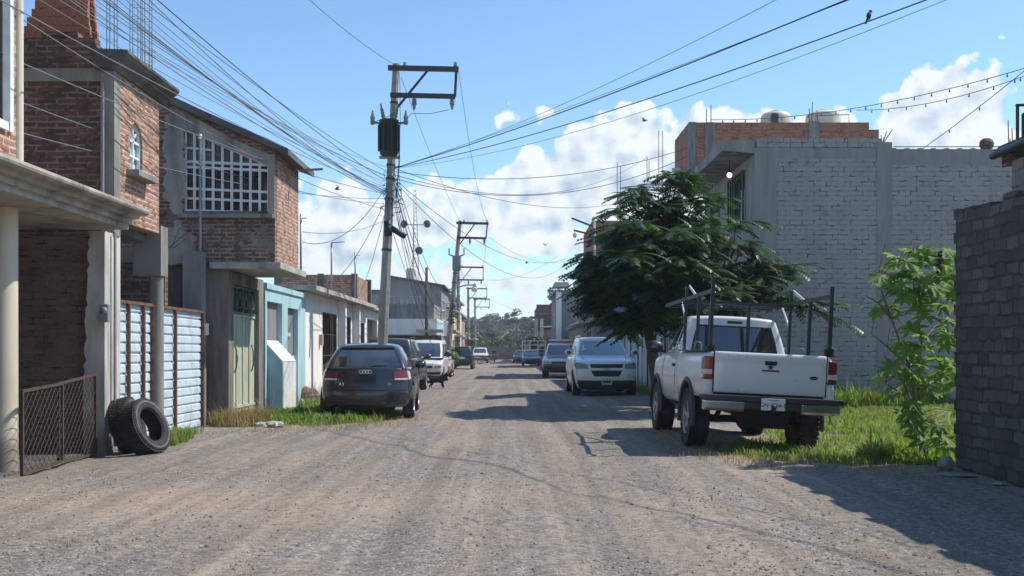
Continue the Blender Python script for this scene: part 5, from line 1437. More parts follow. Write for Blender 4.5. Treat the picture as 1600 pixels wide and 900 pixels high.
def front_face(t, bd, kind, paint, plate=None):
    """lamps, grille, bumper of a vehicle that faces the camera"""
    for sx in (-1, 1):
        if kind == 'suv':
            hl = patch(bd, 'front', [(.60 * sx, .74), (.99 * sx, .74), (.99 * sx, .95), (.64 * sx, .90)], 'headlight', M['head_lens'], t, .012, (6, 5), .03)
            f_ = 'right' if sx > 0 else 'left'
            patch(bd, f_, [(.94, .78), (1.0, .74), (1.0, .95), (.90, .97)], 'side_lens', M['head_lens'], hl, .010, (4, 4), .03)
            fl = patch(bd, 'front', [(.66 * sx, .42), (.92 * sx, .42), (.92 * sx, .52), (.70 * sx, .54)], 'fog_light', M['clear_lens'], t, .010, (4, 3), .02)
        else:
            patch(bd, 'front', [(.6 * sx, .62), (.97 * sx, .62), (.97 * sx, .84), (.6 * sx, .8)], 'headlight', M['head_lens'], t, .012, (5, 4), .03)
    if kind == 'suv':
        patch(bd, 'front', [(-.52, .77), (.52, .77), (.55, .90), (-.55, .90)], 'upper_grille', M['black'], t, .012, (8, 4), .03)
        patch(bd, 'front', [(-.42, .47), (.42, .47), (.52, .68), (-.52, .68)], 'lower_grille', M['black'], t, .012, (8, 4), .03)
        patch(bd, 'front', [(-.97, .02), (.97, .02), (.97, .33), (-.97, .33)], 'bumper_cladding', M['plastic_dark'], t, .015, (10, 4), .03)
    else:
        patch(bd, 'front', [(-.52, .60), (.52, .60), (.52, .80), (-.52, .80)], 'grille', M['black'], t, .010, (8, 4), .03)
        patch(bd, 'front', [(-.95, .08), (.95, .08), (.95, .30), (-.95, .30)], 'bumper_trim', M['plastic_dark'], t, .012, (8, 3), .03)
    if plate:
        z = plate; p = V((0, bd(0, 1, .2).y + .035, z)); mb = MB(); mb.box(-.16, .16, p.y - .02, p.y + .012, z - .085, z + .085); o = mb.build('licence_plate', M['plate_old'], t)
        mb = MB(); mb.box(-.11, .11, p.y + .0125, p.y + .015, z - .03, z + .04); mb.build('plate_text', M['ink'], o)


# ---------------------------------------------------------------- white crossover facing the camera
SW = dict(L=5.0, top=[(0, 1.18), (.4, 1.2), (2.6, 1.2), (3.6, 1.25), (4.2, 1.22), (4.7, 1.14), (5.0, 1.06)], bot=.2,
          wid=[(.2, .86), (.4, .95), (.8, .985), (1.05, .965), (1.2, .90), (1.3, .88)], rear=[(.2, .1), (.5, 0), (.9, .05), (1.2, .12)], front=[(.2, 4.86), (.35, 4.96), (.55, 5.0), (.8, 4.985), (.98, 4.92), (1.08, 4.8), (1.25, 4.5)],
          plan=[(0, .93), (.06, .97), (.2, 1), (.78, 1), (.9, .975), (1, .93)], cback=[(0, .2), (1, .55)], cfront=[(0, 3.85), (.5, 3.4), (1, 2.9)], cwid=[(0, .88), (.5, .80), (1, .68)], zb=1.21, zr=1.80, arc=.03,
          wins=[('front', -.92, .92, .05, .88), ('rear', -.85, .85, .15, .85), ('left', .05, .28, .12, .82), ('left', .31, .56, .12, .82), ('left', .60, .86, .12, .82), ('right', .05, .28, .12, .82), ('right', .31, .56, .12, .82), ('right', .60, .86, .12, .82)],
          wr=.37, tw=.85, yr_=1.0, yf_=4.0, paint='paint_silver', seats=[1.3, 2.3], glass='glass_car', tyre=.25, cat='suv', bow=(.12, .24), bev=.06, wstyle='alloy')
t, bd, cb_ = car(SW, 'parked_crossover', 'dusty white crossover facing the camera under the feathery tree', (2.80, 35.8, .02), R(180.6))
front_face(t, bd, 'suv', 'paint_silver', .44)
p = bd(0, 1, .725); mb = MB(); mb.prism([(-.085, -.016), (-.03, -.016), (-.03, -.032), (.03, -.032), (.03, -.016), (.085, -.016), (.09, .016), (.03, .016), (.03, .032), (-.03, .032), (-.03, .016), (-.09, .016)], p.y + .02, p.y + .032, 'y', 0, Matrix.Translation((0, 0, p.z))); mb.build('badge', M['plate_old'], t)
for sx in (-1, 1):
    mirror_part(t, .93 * sx, 3.45, 1.33, M['paint_silver'], 1.15, 1)
    mb = MB(); mb.tube([(sx * .64, .8, 1.78), (sx * .64, .95, 1.85), (sx * .64, 2.6, 1.86), (sx * .64, 2.8, 1.79)], .022, 6); mb.build('roof_rail', M['alu'], t)
    patch(bd, 'top', [(.80 * sx, .76), (.81 * sx, .76), (.74 * sx, .97), (.72 * sx, .97)], 'bonnet_seam', M['void'], t, .002, (2, 8), .006)
patch(bd, 'top', [(-.85, .74), (.85, .74), (.85, .765), (-.85, .765)], 'wiper_cowl', M['plastic_dark'], t, .012, (6, 2), .03)
for (u, v, w_, h_) in ((.78, .56, .04, .05), (.79, .46, .035, .05), (.74, .40, .05, .04), (.80, .33, .03, .04)):
    patch(cb_, 'front', [(u - w_, v - h_), (u + w_, v - h_), (u + w_, v + h_), (u - w_, v + h_)], 'windscreen_sticker', M['white_plastic'], t, .004, (2, 2), .004)
mb = MB()
for sx in (-1, 1): mb.tube([(sx * .36 - .15, 3.2, 1.27), (sx * .36, 3.15, 1.40), (sx * .36 + .15, 3.2, 1.27)], .02, 6)
mb.box(-.8, .8, 3.35, 3.6, 1.2, 1.25); mb.build('dashboard', M['black'], t)

# ---------------------------------------------------------------- police truck facing the camera
SP = dict(L=5.0, top=[(0, 1.12), (2.6, 1.12), (3.6, 1.13), (4.4, 1.08), (5.0, .98)], bot=.40,
          wid=[(.4, .86), (.6, .93), (.9, .94), (1.12, .87), (1.2, .86)], rear=[(.4, .05), (1.1, .05)], front=[(.4, 4.9), (.6, 5.0), (.9, 4.96), (1.13, 4.75)], plan=[(0, .95), (.1, 1), (.8, 1), (.93, .97), (1, .92)],
          cback=[(0, .3), (1, .5)], cfront=[(0, 3.75), (.5, 3.4), (1, 3.0)], cwid=[(0, .86), (.5, .79), (1, .69)], zb=1.12, zr=1.78, arc=.03,
          wins=[('front', -.92, .92, .05, .9), ('left', .05, .28, .12, .84), ('left', .31, .58, .12, .84), ('left', .62, .88, .12, .84), ('right', .05, .28, .12, .84), ('right', .31, .58, .12, .84), ('right', .62, .88, .12, .84)],
          wr=.38, tw=.80, yr_=1.0, yf_=4.0, paint='paint_silver', seats=[1.4, 2.4], tyre=.25, cat='police car', bow=(.08, .16))
t, bd, cb_ = car(SP, 'police_car', 'blue and white police car with roof light bar behind the white crossover', (2.72, 56.2, .0), R(176.5))
front_face(t, bd, 'x', 'paint_blue')
patch(bd, 'top', [(-.9, .76), (.9, .76), (.9, .99), (-.9, .99)], 'bonnet', M['paint_blue'], t, .006, (8, 6), .02)
patch(bd, 'front', [(-.97, .32), (.97, .32), (.97, .60), (-.97, .60)], 'front_panel', M['paint_blue'], t, .009, (8, 3), .02)
patch(bd, 'front', [(-.97, .02), (.97, .02), (.97, .54), (-.97, .54)], 'push_bumper', M['paint_maroon'], t, .05, (8, 4), .08)
for sx, f_ in ((1, 'right'), (-1, 'left')):
    patch(bd, f_, [(.15, .30), (.75, .40), (.75, .62), (.15, .55)], 'side_stripe', M['paint_blue'], t, .004, (8, 3), .01); mirror_part(t, .9 * sx, 3.4, 1.22, M['paint_blue'], 1.1, 1)
mb = MB(); mb.box(-.62, .62, 2.0, 2.3, 1.86, 1.90); mb.box(-.1, .1, 2.05, 2.25, 1.78, 1.86); lb = mb.build('light_bar', M['black'], t)
mb = MB(); mb.box(-.62, .08, 1.98, 2.32, 1.902, 2.0); mb.build('light_cover', M['white_plastic'], lb, bevel=.02); mb = MB(); mb.box(.085, .62, 1.98, 2.32, 1.902, 2.0); mb.build('light_cover', M['white_plastic'], lb, bevel=.02)
mb = MB(); mb.box(-.4, .25, 2.33, 2.5, 1.80, 1.9); mb.build('red_lamp', M['orange'], lb, bevel=.02)

# ---------------------------------------------------------------- white van facing the camera (left)
SV = dict(L=4.6, top=[(0, 1.1), (3.0, 1.08), (3.8, 1.05), (4.3, .98), (4.6, .86)], bot=.34, wid=[(.34, .80), (.5, .86), (.9, .87), (1.1, .84)], rear=[(.34, .05), (1.1, .05)], front=[(.34, 4.5), (.55, 4.6), (.85, 4.55), (1.05, 4.35)],
          plan=[(0, .97), (.1, 1), (.85, 1), (1, .93)], cback=[(0, .06), (1, .14)], cfront=[(0, 4.05), (.5, 3.7), (1, 3.2)], cwid=[(0, .84), (.5, .82), (1, .74)], zb=1.09, zr=1.86, arc=.03,
          wins=[('front', -.92, .92, .06, .88), ('left', .1, .35, .15, .8), ('left', .4, .65, .15, .8), ('left', .7, .9, .15, .8), ('right', .1, .35, .15, .8), ('right', .4, .65, .15, .8), ('right', .7, .9, .15, .8)],
          wr=.34, tw=.75, yr_=.95, yf_=3.7, paint='paint_white', seats=[1.5, 2.7], glass='glass_car', cat='van', tyre=.22)
t, bd, cb_ = car(SV, 'parked_van', 'white minivan facing the camera behind the charcoal suv', (-3.80, 48.0, .0), R(180))
front_face(t, bd, 'x', 'paint_white')
for sx in (-1, 1): mirror_part(t, .88 * sx, 3.6, 1.25, M['black'], 1.4, 1)
# ---------------------------------------------------------------- beige sedan facing the camera (left)
SB = dict(L=4.4, top=[(0, .92), (1.0, .96), (2.9, .95), (3.6, .88), (4.2, .76), (4.4, .64)], bot=.26, wid=[(.26, .78), (.5, .85), (.8, .845), (.96, .79)], rear=[(.26, .08), (.5, 0), (.9, .1)], front=[(.26, 4.3), (.5, 4.4), (.75, 4.3), (.95, 4.0)],
          plan=[(0, .92), (.1, .98), (.3, 1), (.8, 1), (1, .9)], cback=[(0, .75), (1, 1.35)], cfront=[(0, 3.1), (1, 2.3)], cwid=[(0, .78), (1, .58)], zb=.94, zr=1.42, arc=.04,
          wins=[('front', -.9, .9, .06, .9), ('rear', -.88, .88, .1, .9), ('left', .12, .48, .1, .84), ('left', .52, .86, .1, .84), ('right', .12, .48, .1, .84), ('right', .52, .86, .1, .84)], wr=.31, tw=.74, yr_=.85, yf_=3.45, paint='paint_beige', seats=[1.4, 2.2], cat='car', tyre=.19)
t, bd, cb_ = car(SB, 'parked_sedan', 'pale beige sedan facing the camera just behind the white minivan', (-4.02, 57.0, .0), R(181))
front_face(t, bd, 'x', 'paint_beige'); patch(bd, 'front', [(-.97, .35), (.97, .35), (.97, .58), (-.97, .58)], 'white_bumper', M['paint_white'], t, .02, (8, 3), .04)
for sx in (-1, 1): mirror_part(t, .8 * sx, 2.8, 1.0, M['black'], 1.0, 1)
# ---------------------------------------------------------------- far vehicles
S2 = dict(SU); S2.update(paint='paint_navy', L=4.3, zr=1.70, top=[(0, 1.1), (3.2, 1.08), (4.0, 1.0), (4.3, .9)], front=[(.36, 4.2), (.6, 4.3), (1.1, 4.1)], yf_=3.45, cfront=[(0, 3.2), (1, 2.5)], wid=[(.36, .76), (.5, .82), (.8, .83), (1.1, .79)], cwid=[(0, .77), (.5, .71), (1, .62)], tw=.71)
t, bd, cb_ = car(S2, 'parked_suv', 'black suv with white plate seen from behind far down the left', (-3.72, 76.0, .0), R(0))
for sx in (-1, 1): patch(bd, 'rear', [(.82 * sx, .55), (.98 * sx, .55), (.98 * sx, .95), (.82 * sx, .95)], 'tail_light', M['rust_dark'], t, .012, (3, 4), .03)
mb = MB(); mb.box(-.2, .2, .03, .05, .78, .95); mb.build('licence_plate', M['plate'], t)
patch(bd, 'rear', [(-.97, .05), (.97, .05), (.97, .36), (-.97, .36)], 'rear_bumper', M['plastic_dark'], t, .02, (6, 3), .04)
S3 = dict(SP); S3.update(paint='paint_white', cback=[(0, 2.0), (1, 2.1)], cat='pickup', seats=[2.5], wins=[('front', -.9, .9, .06, .9), ('rear', -.85, .85, .15, .85), ('left', .1, .85, .12, .84), ('right', .1, .85, .12, .84)], zr=1.72)
t, bd, cb_ = car(S3, 'parked_pickup', 'small white pickup facing the camera far down the left side', (-3.55, 117, .0), R(180)); front_face(t, bd, 'x', 'paint_white')
S4 = dict(SB); S4.update(paint='paint_navy', glass='glass_car')
t, bd, cb_ = car(S4, 'parked_sedan', 'dark old sedan facing the camera by the far white metal rack', (1.75, 97, .0), R(180)); front_face(t, bd, 'x', 'paint_navy')
S5 = dict(SB); S5.update(paint='paint_char')
t, bd, cb_ = car(S5, 'parked_sedan', 'small dark car farthest down the right side near the rubble', (.95, 117, .0), R(180)); front_face(t, bd, 'x', 'paint_char')
# white rack standing behind the dark sedan
t = thing('metal_rack', 'white painted metal livestock rack standing behind the dark far sedan', 'metal rack', (2.0, 99, 0))
mb = MB()
for x in (1.0, 1.75, 2.5, 3.2): mb.bar((x, 98.5, 0), (x - .0, 98.5, 2.4), .1)
for z in (1.1, 1.5, 1.95, 2.35): mb.bar((1.0, 98.5, z), (3.2, 98.5, z), .08, .08)
mb.bar((1.5, 98.4, .2), (1.75, 98.4, 2.3), .1); mb.build('frame', M['white_metal'], t)
# ================================================================== WHITE PICKUP (rear axle centre at the origin, y forward)
def pickup():
    t = thing('parked_pickup', 'white pickup with black pipe rack on its bed parked in the grass', 'pickup', (3.43, 14.95, -.01), R(.6), world=False)
    t.rotation_euler = (0, R(2.8), R(.6)); t.scale = (1.03, 1.0, 1.02)
    ZR, ZB, W = 1.335, .72, .885
    wr = .40
    # bed sides: outer skin bulges over the wheel
    for sx in (-1, 1):
        def f(a, b, c, sx=sx):
            y = lerp(-1.06, 1.02, b); z = lerp(ZB - .0, ZR, c)
            y += .02 * (1 - c) if b > .9 else 0
            w_out = W - .045 * abs(c - .45) ** 1.5 * 2 - (.03 * max(0, c - .85) / .15) + .022 * math.exp(-((y - .0) / .55) ** 2) * (1 - c)
            w_out -= .035 * max(0, 1 - b / .06) ** 2
            x = lerp(w_out - .11, w_out, (a + 1) / 2)
            return V((sx * x, y, z))
        A, B, C = frange(-1, 1, 3), frange(0, 1, 24), frange(0, 1, 8)
        vs, fs, ix = grid_box(A, B, C, f)
        arch = [(0, wr + .03, .50, .0, 1.3)]
        o = car_mesh('bed_side', vs, fs, ix, (len(A), len(B), len(C)), M['paint_white'], t, .022, 3, [])
        cut = MB(); cut.tube([(sx * .3, 0, wr + .02), (sx * 1.3, 0, wr + .02)], .495, 48, smooth=False)
        c = cut.build('cutter', M['void']); c.parent = t
        md = o.modifiers.new('b', 'BOOLEAN'); md.operation = 'DIFFERENCE'; md.object = c; md.solver = 'EXACT'
        bpy.context.view_layer.update()
        m2 = bpy.data.meshes.new_from_object(o.evaluated_get(bpy.context.evaluated_depsgraph_get())); o.modifiers.clear(); o.data = m2; bpy.data.objects.remove(c)
        m2.name = 'bed_side'
        # black plastic flare round the arch
        mb = MB(); pts = []
        for k in range(25):
            a = R(-12) + R(204) * k / 24; pts.append((math.cos(a), math.sin(a)))
        prof = [(.485, .0), (.485, .045), (.52, .058), (.555, .04), (.565, .0)]
        vs, fs = [], []
        for (cy, cz) in pts:
            for (rr, out) in prof:
                zz = wr + .02 + cz * rr; c_ = (zz - ZB) / (ZR - ZB)
                vs.append((sx * (W - .02 + out - .03 * max(0, c_ - .3)), cy * rr, zz))
        n = len(prof)
        for i in range(24):
            for k in range(n - 1): fs.append((i * n + k, i * n + k + 1, (i + 1) * n + k + 1, (i + 1) * n + k))
        mb.add(vs, fs, 0, True); mb.build('fender_flare', M['plastic_dark'], t)
        # rail cap and hooks
        mb = MB(); mb.box(*sorted((sx * .74, sx * .868)), -1.0, 1.0, ZR + .002, ZR + .022); mb.build('bed_rail_cap', M['plastic_dark'], t, bevel=.008)
        for y in (-.75, .7):
            mb = MB(); mb.tube([(sx * .86, y, ZR), (sx * .86, y, ZR + .09), (sx * .88, y, ZR + .12), (sx * .92, y, ZR + .13), (sx * .945, y, ZR + .10), (sx * .935, y, ZR + .07)], .010, 6)
            mb.build('rope_hook', M['steel'], t)
        # tail light
        mb = MB(); mb.prism([(sx * .745, .965), (sx * .885, .965), (sx * .885, 1.275), (sx * .745, 1.275)], -1.085, -.93, 'y')
        tl = mb.build('tail_light', M['red_lens'], t, bevel=.02)
        mb = MB(); mb.box(*sorted((sx * .765, sx * .888)), -1.090, -.98, 1.035, 1.10); mb.build('reverse_lens', M['clear_lens'], tl, bevel=.006)
        # lower corner below the lamp
        mb = MB(); mb.box(*sorted((sx * .77, sx * .862)), -1.07, -.6, .735, .92); mb.build('corner_panel', M['paint_white'], t, bevel=.02)
    # tailgate
    def tg(a, b, c):
        return V((a * (.738 - .0), lerp(-1.085, -1.03, b) - .012 * math.sin(math.pi * c) * (1 - b) - .012 * (1 - b) * (1 if .80 < c < .93 else 0), lerp(.80, 1.345, c)))
    A, B, C = frange(-1, 1, 12), frange(0, 1, 2), frange(0, 1, 14)
    vs, fs, ix = grid_box(A, B, C, tg)
    g = car_mesh('tailgate', vs, fs, ix, (len(A), len(B), len(C)), M['paint_white'], t, .014, 2)
    mb = MB(); mb.box(-.078, .078, -1.118, -1.09, 1.19, 1.245); mb.build('handle', M['black'], g, bevel=.012)
    mb = MB(); mb.box(-.115, .115, -1.104, -1.094, 1.105, 1.125)
    star = []
    for k in range(10):
        a = math.pi / 2 + k * math.pi / 5; q = .045 if k % 2 == 0 else .018; star.append((q * math.cos(a), 1.16 + q * math.sin(a)))
    mb.prism(star, -1.104, -1.094, 'y'); mb.build('star_emblem', M['ink'], g, fixn=True)
    MXO = Matrix.Translation((.575, -1.102, 1.045)) @ Matrix.Rotation(R(90), 4, 'X') @ Matrix.Diagonal((1, .42, 1, 1))
    mb = MB(); mb.lathe([(0, .006), (.052, .006), (.056, .0), (.058, -.008)], MXO, 28); ov = mb.build('oval_badge', M['paint_navy'], g)
    text('Ford', .042, Matrix.Translation((.575, -1.110, 1.045)) @ RX @ Matrix.Shear('XZ', 4, (0, 0)), M['alu'], ov, 'lettering', .001)
    mb = MB(); r = random.Random(6)
    for k in range(12): 
        x, z = r.uniform(-.7, .7), r.choice([1.28, 1.27, .84, 1.0, 1.29]); mb.box(x, x + r.uniform(.004, .02), -1.1, -1.0945 - (.006 if z > 1.2 else .008), z, z + r.uniform(.003, .014))
    mb.build('paint_chip', M['rust_dark'], g)
    mb = MB(); mb.box(-.74, .74, -1.05, -1.0, .74, .80); mb.build('tailgate_gap', M['void'], t)
    for sx in (-1, 1):
        mb = MB(); mb.box(*sorted((sx * .7365, sx * .7485)), -1.083, -1.0, .80, 1.335); mb.build('tailgate_seam', M['void'], t)
    # bed floor, front bulkhead
    mb = MB(); mb.box(-.77, .77, -1.03, 1.0, .80, .83); mb.box(-.77, .77, .96, 1.0, .83, 1.32); mb.build('bed_floor', M['plastic_dark'], t)
    # step bumper: black top pad, two chrome halves, licence plate
    mb = MB(); mb.prism([(-.90, .70), (.90, .70), (.93, .735), (.93, .765), (.90, .775), (-.90, .775), (-.93, .765), (-.93, .735)], -1.30, -1.08, 'y')
    mb.box(-.38, .40, -1.27, -1.1, .60, .70); bp = mb.build('rear_bumper', M['plastic_dark'], t, bevel=.012)
    for (x0, x1) in ((-.885, -.36), (.38, .885)):
        mb = MB(); mb.prism([(-1.305, .695), (-1.29, .60), (-1.25, .565), (-1.10, .565), (-1.10, .695)], x0, x1, 'x'); mb.build('chrome_section', M['chrome'], bp, bevel=.014)
    mb = MB(); mb.box(-.155, .155, -1.322, -1.31, .60, .755); pl = mb.build('licence_plate', M['plate'], t, bevel=.004)
    mb = MB(); mb.box(-.02, .03, -1.31, -1.20, .58, .62); mb.build('plate_bracket', M['black'], pl)
    text('GN-4066-B', .074, Matrix.Translation((0, -1.3235, .668)) @ RX, M['ink'], pl, 'plate_number', .001)
    text('GUANAJUATO', .022, Matrix.Translation((0, -1.3235, .735)) @ RX, M['ink'], pl, 'plate_state', .001)
    # cab: lower body and cabin with real window openings
    def low(a, b, c):
        y = lerp(1.05, 3.78, b)
        zt_ = lin([(1.05, 1.335), (2.35, 1.32), (2.6, 1.30), (3.3, 1.24), (3.62, 1.18), (3.78, 1.08)], y)
        z = lerp(.55, zt_, c); w = lin([(.55, .80), (.65, .86), (.95, .895), (1.15, .885), (1.335, .835)], z) * lin([(1.05, 1), (2.9, 1), (3.5, .97), (3.78, .90)], y)
        return V((a * w, y - .12 * abs(a) ** 2.5 * b ** 8, z + .02 * (1 - a * a) * (1 if c > .99 else 0)))
    A, B, C = frange(-1, 1, 10), frange(0, 1, 26), frange(0, 1, 8)
    vs, fs, ix = grid_box(A, B, C, low)
    car_mesh('cab_body', vs, fs, ix, (len(A), len(B), len(C)), M['paint_white'], t, .035, 3, [(2.92, wr + .02, .48, .45, 1.3)])
    for sx in (-1, 1):
        mb = MB(); vs, fs = [], []
        prof = [(.47, .0), (.47, .05), (.505, .06), (.54, .04), (.55, .0)]
        for k in range(25):
            a = R(-8) + R(196) * k / 24
            for (rr, out) in prof:
                zz = wr + .02 + math.sin(a) * rr; vs.append((sx * (.865 + out - .03 * max(0, zz - .95) / .2), 2.92 + math.cos(a) * rr, zz))
        n = 5
        for i in range(24):
            for k in range(n - 1): fs.append((i * n + k, i * n + k + 1, (i + 1) * n + k + 1, (i + 1) * n + k))
        mb.add(vs, fs, 0, True); mb.build('fender_flare', M['plastic_dark'], t)
        f_ = 'right' if sx > 0 else 'left'
        for b in (.02, .47): patch(low, f_, [(b, .08), (b + .005, .08), (b + .005, .96), (b, .96)], 'door_seam', M['void'], t, .003, (2, 8), .01)
        mb = MB(); mb.box(*sorted((sx * .885, sx * .915)), 1.16, 1.30, 1.10, 1.15); mb.build('door_handle', M['black'], t, bevel=.01)
        mirror_part(t, .90 * sx, 2.42, 1.40, M['black'], 1.25)
        patch(low, f_, [(.03, .42), (.5, .42), (.5, .45), (.03, .45)], 'body_crease', M['paint_white'], t, .010, (8, 2), .02)
    def cab(a, b, c):
        z = lerp(1.325, 1.90 - .03 * (2 * abs(b - .45)) ** 2, c)
        y = lerp(lin([(0, 1.08), (1, 1.20)], c) + .05 * abs(a) ** 3, lin([(0, 2.78), (.5, 2.48), (1, 2.1)], c) - .10 * abs(a) ** 2.5, b)
        x = a * lin([(0, .825), (.5, .755), (1, .655)], c) * lin([(0, .97), (.15, 1), (.7, 1), (1, .94)], b)
        return V((x, y, z + (.03 * (1 - a * a) if c > .999 else 0)))
    wins = [('rear', -.84, .84, .06, .80), ('front', -.92, .92, .04, .9), ('left', .06, .30, .06, .84), ('left', .36, .86, .04, .84), ('right', .06, .30, .06, .84), ('right', .36, .86, .04, .84)]
    As = sorted({*frange(-1, 1, 8), -.84, .84, -.92, .92}); Bs = sorted({*frange(0, 1, 12), .06, .30, .36, .86}); Cs = sorted({*frange(0, 1, 5), .06, .80, .04, .9, .84})
    def skip(face, a, b, c):
        for (f, lu, hu, lv, hv) in wins:
            if f == face:
                u, v = (a, c) if face in ('rear', 'front') else (b, c)
                if lu < u < hu and lv < v < hv: return True
        return False
    vs, fs, ix = grid_box(As, Bs, Cs, cab, skip, ('bottom',))
    cb = car_mesh('cabin', vs, fs, ix, (len(As), len(Bs), len(Cs)), M['paint_white'], t, .04, 4)
    for (f, lu, hu, lv, hv) in wins:
        nm = {'rear': 'rear_window', 'front': 'windscreen'}.get(f, 'side_window')
        w_ = patch(cab, f, [(lu, lv), (hu, lv), (hu, hv), (lu, hv)], nm, M['glass_car'], t, -.006, (8, 6), .006)
        if f == 'rear':
            e = .035
            for q in ([(lu, lv), (hu, lv), (hu, lv + e), (lu, lv + e)], [(lu, hv - e), (hu, hv - e), (hu, hv), (lu, hv)], [(lu, lv), (lu + e, lv), (lu + e, hv), (lu, hv)], [(hu - e, lv), (hu, lv), (hu, hv), (hu - e, hv)]):
                patch(cab, f, q, 'rubber_seal', M['black'], w_, .003, (6, 3), .01)
    patch(cab, 'rear', [(-.17, .865), (.17, .865), (.17, .93), (-.17, .93)], 'brake_light', M['rust_dark'], cb, .012, (4, 2), .02)
    mb = MB(); mb.box(-.76, .76, 1.15, 2.6, 1.24, 1.30); mb.box(-.74, .74, 2.4, 2.66, 1.3, 1.38); mb.build('dashboard', M['black'], t)
    for x in (-.38, .38):
        mb = MB(); mb.box(x - .24, x + .24, 1.38, 1.52, 1.1, 1.50); mb.box(x - .12, x + .12, 1.40, 1.48, 1.52, 1.66); mb.build('seat', M['seat'], t, bevel=.03)
    mb = MB(); pts = [(-.38 + .19 * math.cos(a), 2.2 + .06 * math.sin(a), 1.38 + .17 * math.sin(a)) for a in [k * .393 for k in range(17)]]; mb.tube(pts, .016, 6, cap=False); mb.tube([(-.38, 2.2, 1.38), (-.38, 2.45, 1.3)], .03, 6); mb.build('steering_wheel', M['black'], t)
    mb = MB(); mb.box(-.11, .11, 2.12, 2.15, 1.72, 1.78); mb.build('rear_view_mirror', M['black'], t)
    # chassis
    mb = MB()
    for x in (-.42, .42): mb.box(x - .05, x + .05, -1.05, 3.6, .52, .66)
    mb.tube([(-.75, 0, wr), (.75, 0, wr)], .055, 8); mb.ball((.0, 0, wr), (.19, .16, .17)); mb.box(-.45, .45, -.95, -.9, .5, .62)
    mb.tube([(-.30, -.8, .55), (.30, -.8, .55)], .22, 14)
    for x in (-.55, .55): mb.bar((x, -.75, .58), (x, .75, .56), .06, .05); mb.tube([(x * .9, -.1, wr), (x * .8, -.45, .68)], .035, 6)
    mb.tube([(.45, -1.1, .48), (.45, .8, .5)], .03, 6); mb.box(-.75, .75, 1.0, 3.5, .5, .6); mb.build('chassis', M['void'], t)
    mb = MB(); mb.tube([(.0, -1.36, .60), (.0, -1.2, .60)], .03, 8); mb.ball((0, -1.36, .645), .035); mb.build('tow_ball', M['black'], t)
    mb = MB(); mb.tube([(.80, -1.12, .60), (.80, -1.14, .47), (.82, -1.12, .45)], .012, 5); mb.build('loose_hook', M['steel'], t)
    for sx in (-1, 1):
        wheel(t, sx * .76, 0, wr, wr, .27, 'truck', sx); wheel(t, sx * .76, 2.92, wr, wr, .27, 'truck', sx)
    # pipe rack
    rk = MB(); BK = M['dark_steel']
    zt_ = ZR + .02
    def pst(x, y, z1, w=.05): rk.bar((x, y, zt_), (x, y, z1), w, w)
    for sx in (-1, 1):
        x = sx * .79
        pst(x, -1.0, 2.33 if sx < 0 else 2.28, .046); pst(x, .98, 2.33, .042); pst(x, -.05, 2.12, .042)
        rk.bar((x, -1.0, 2.15), (x, 2.9, 2.12), .035, .05)
    for x in (-.42, .16): pst(x, .97, 2.09, .045)
    rk.bar((-.79, .985, 2.10), (.79, .985, 2.10), .05, .05)
    ro = rk.build('pipe_rack', BK, t)
    mb = MB()
    for y in (1.5, 2.1, 2.85): mb.bar((-.79, y, 2.09), (.79, y, 2.09), .016, .014)
    mb.build('cross_rod', M['dark_steel'], ro)
    for sx in (-1, 1):
        x = sx * .79
        mb = MB(); mb.bar((x + .04, 1.0, 2.33), (x + .04, .35, 2.14), .012, .045); mb.build('diagonal_brace', M['white_metal'], ro)
        mb = MB(); mb.bar((x + .04, 1.6, 2.10), (x + .04, 1.1, 1.75), .012, .045); mb.build('diagonal_brace', M['white_metal'], ro)
    mb = MB(); mb.box(.74, .84, -1.04, -.94, zt_, zt_ + .09); mb.build('post_clamp', M['black'], ro)
    mb = MB(); mb.box(-.84, -.74, -1.04, -.94, zt_, zt_ + .06); mb.build('post_clamp', M['black'], ro)
pickup()
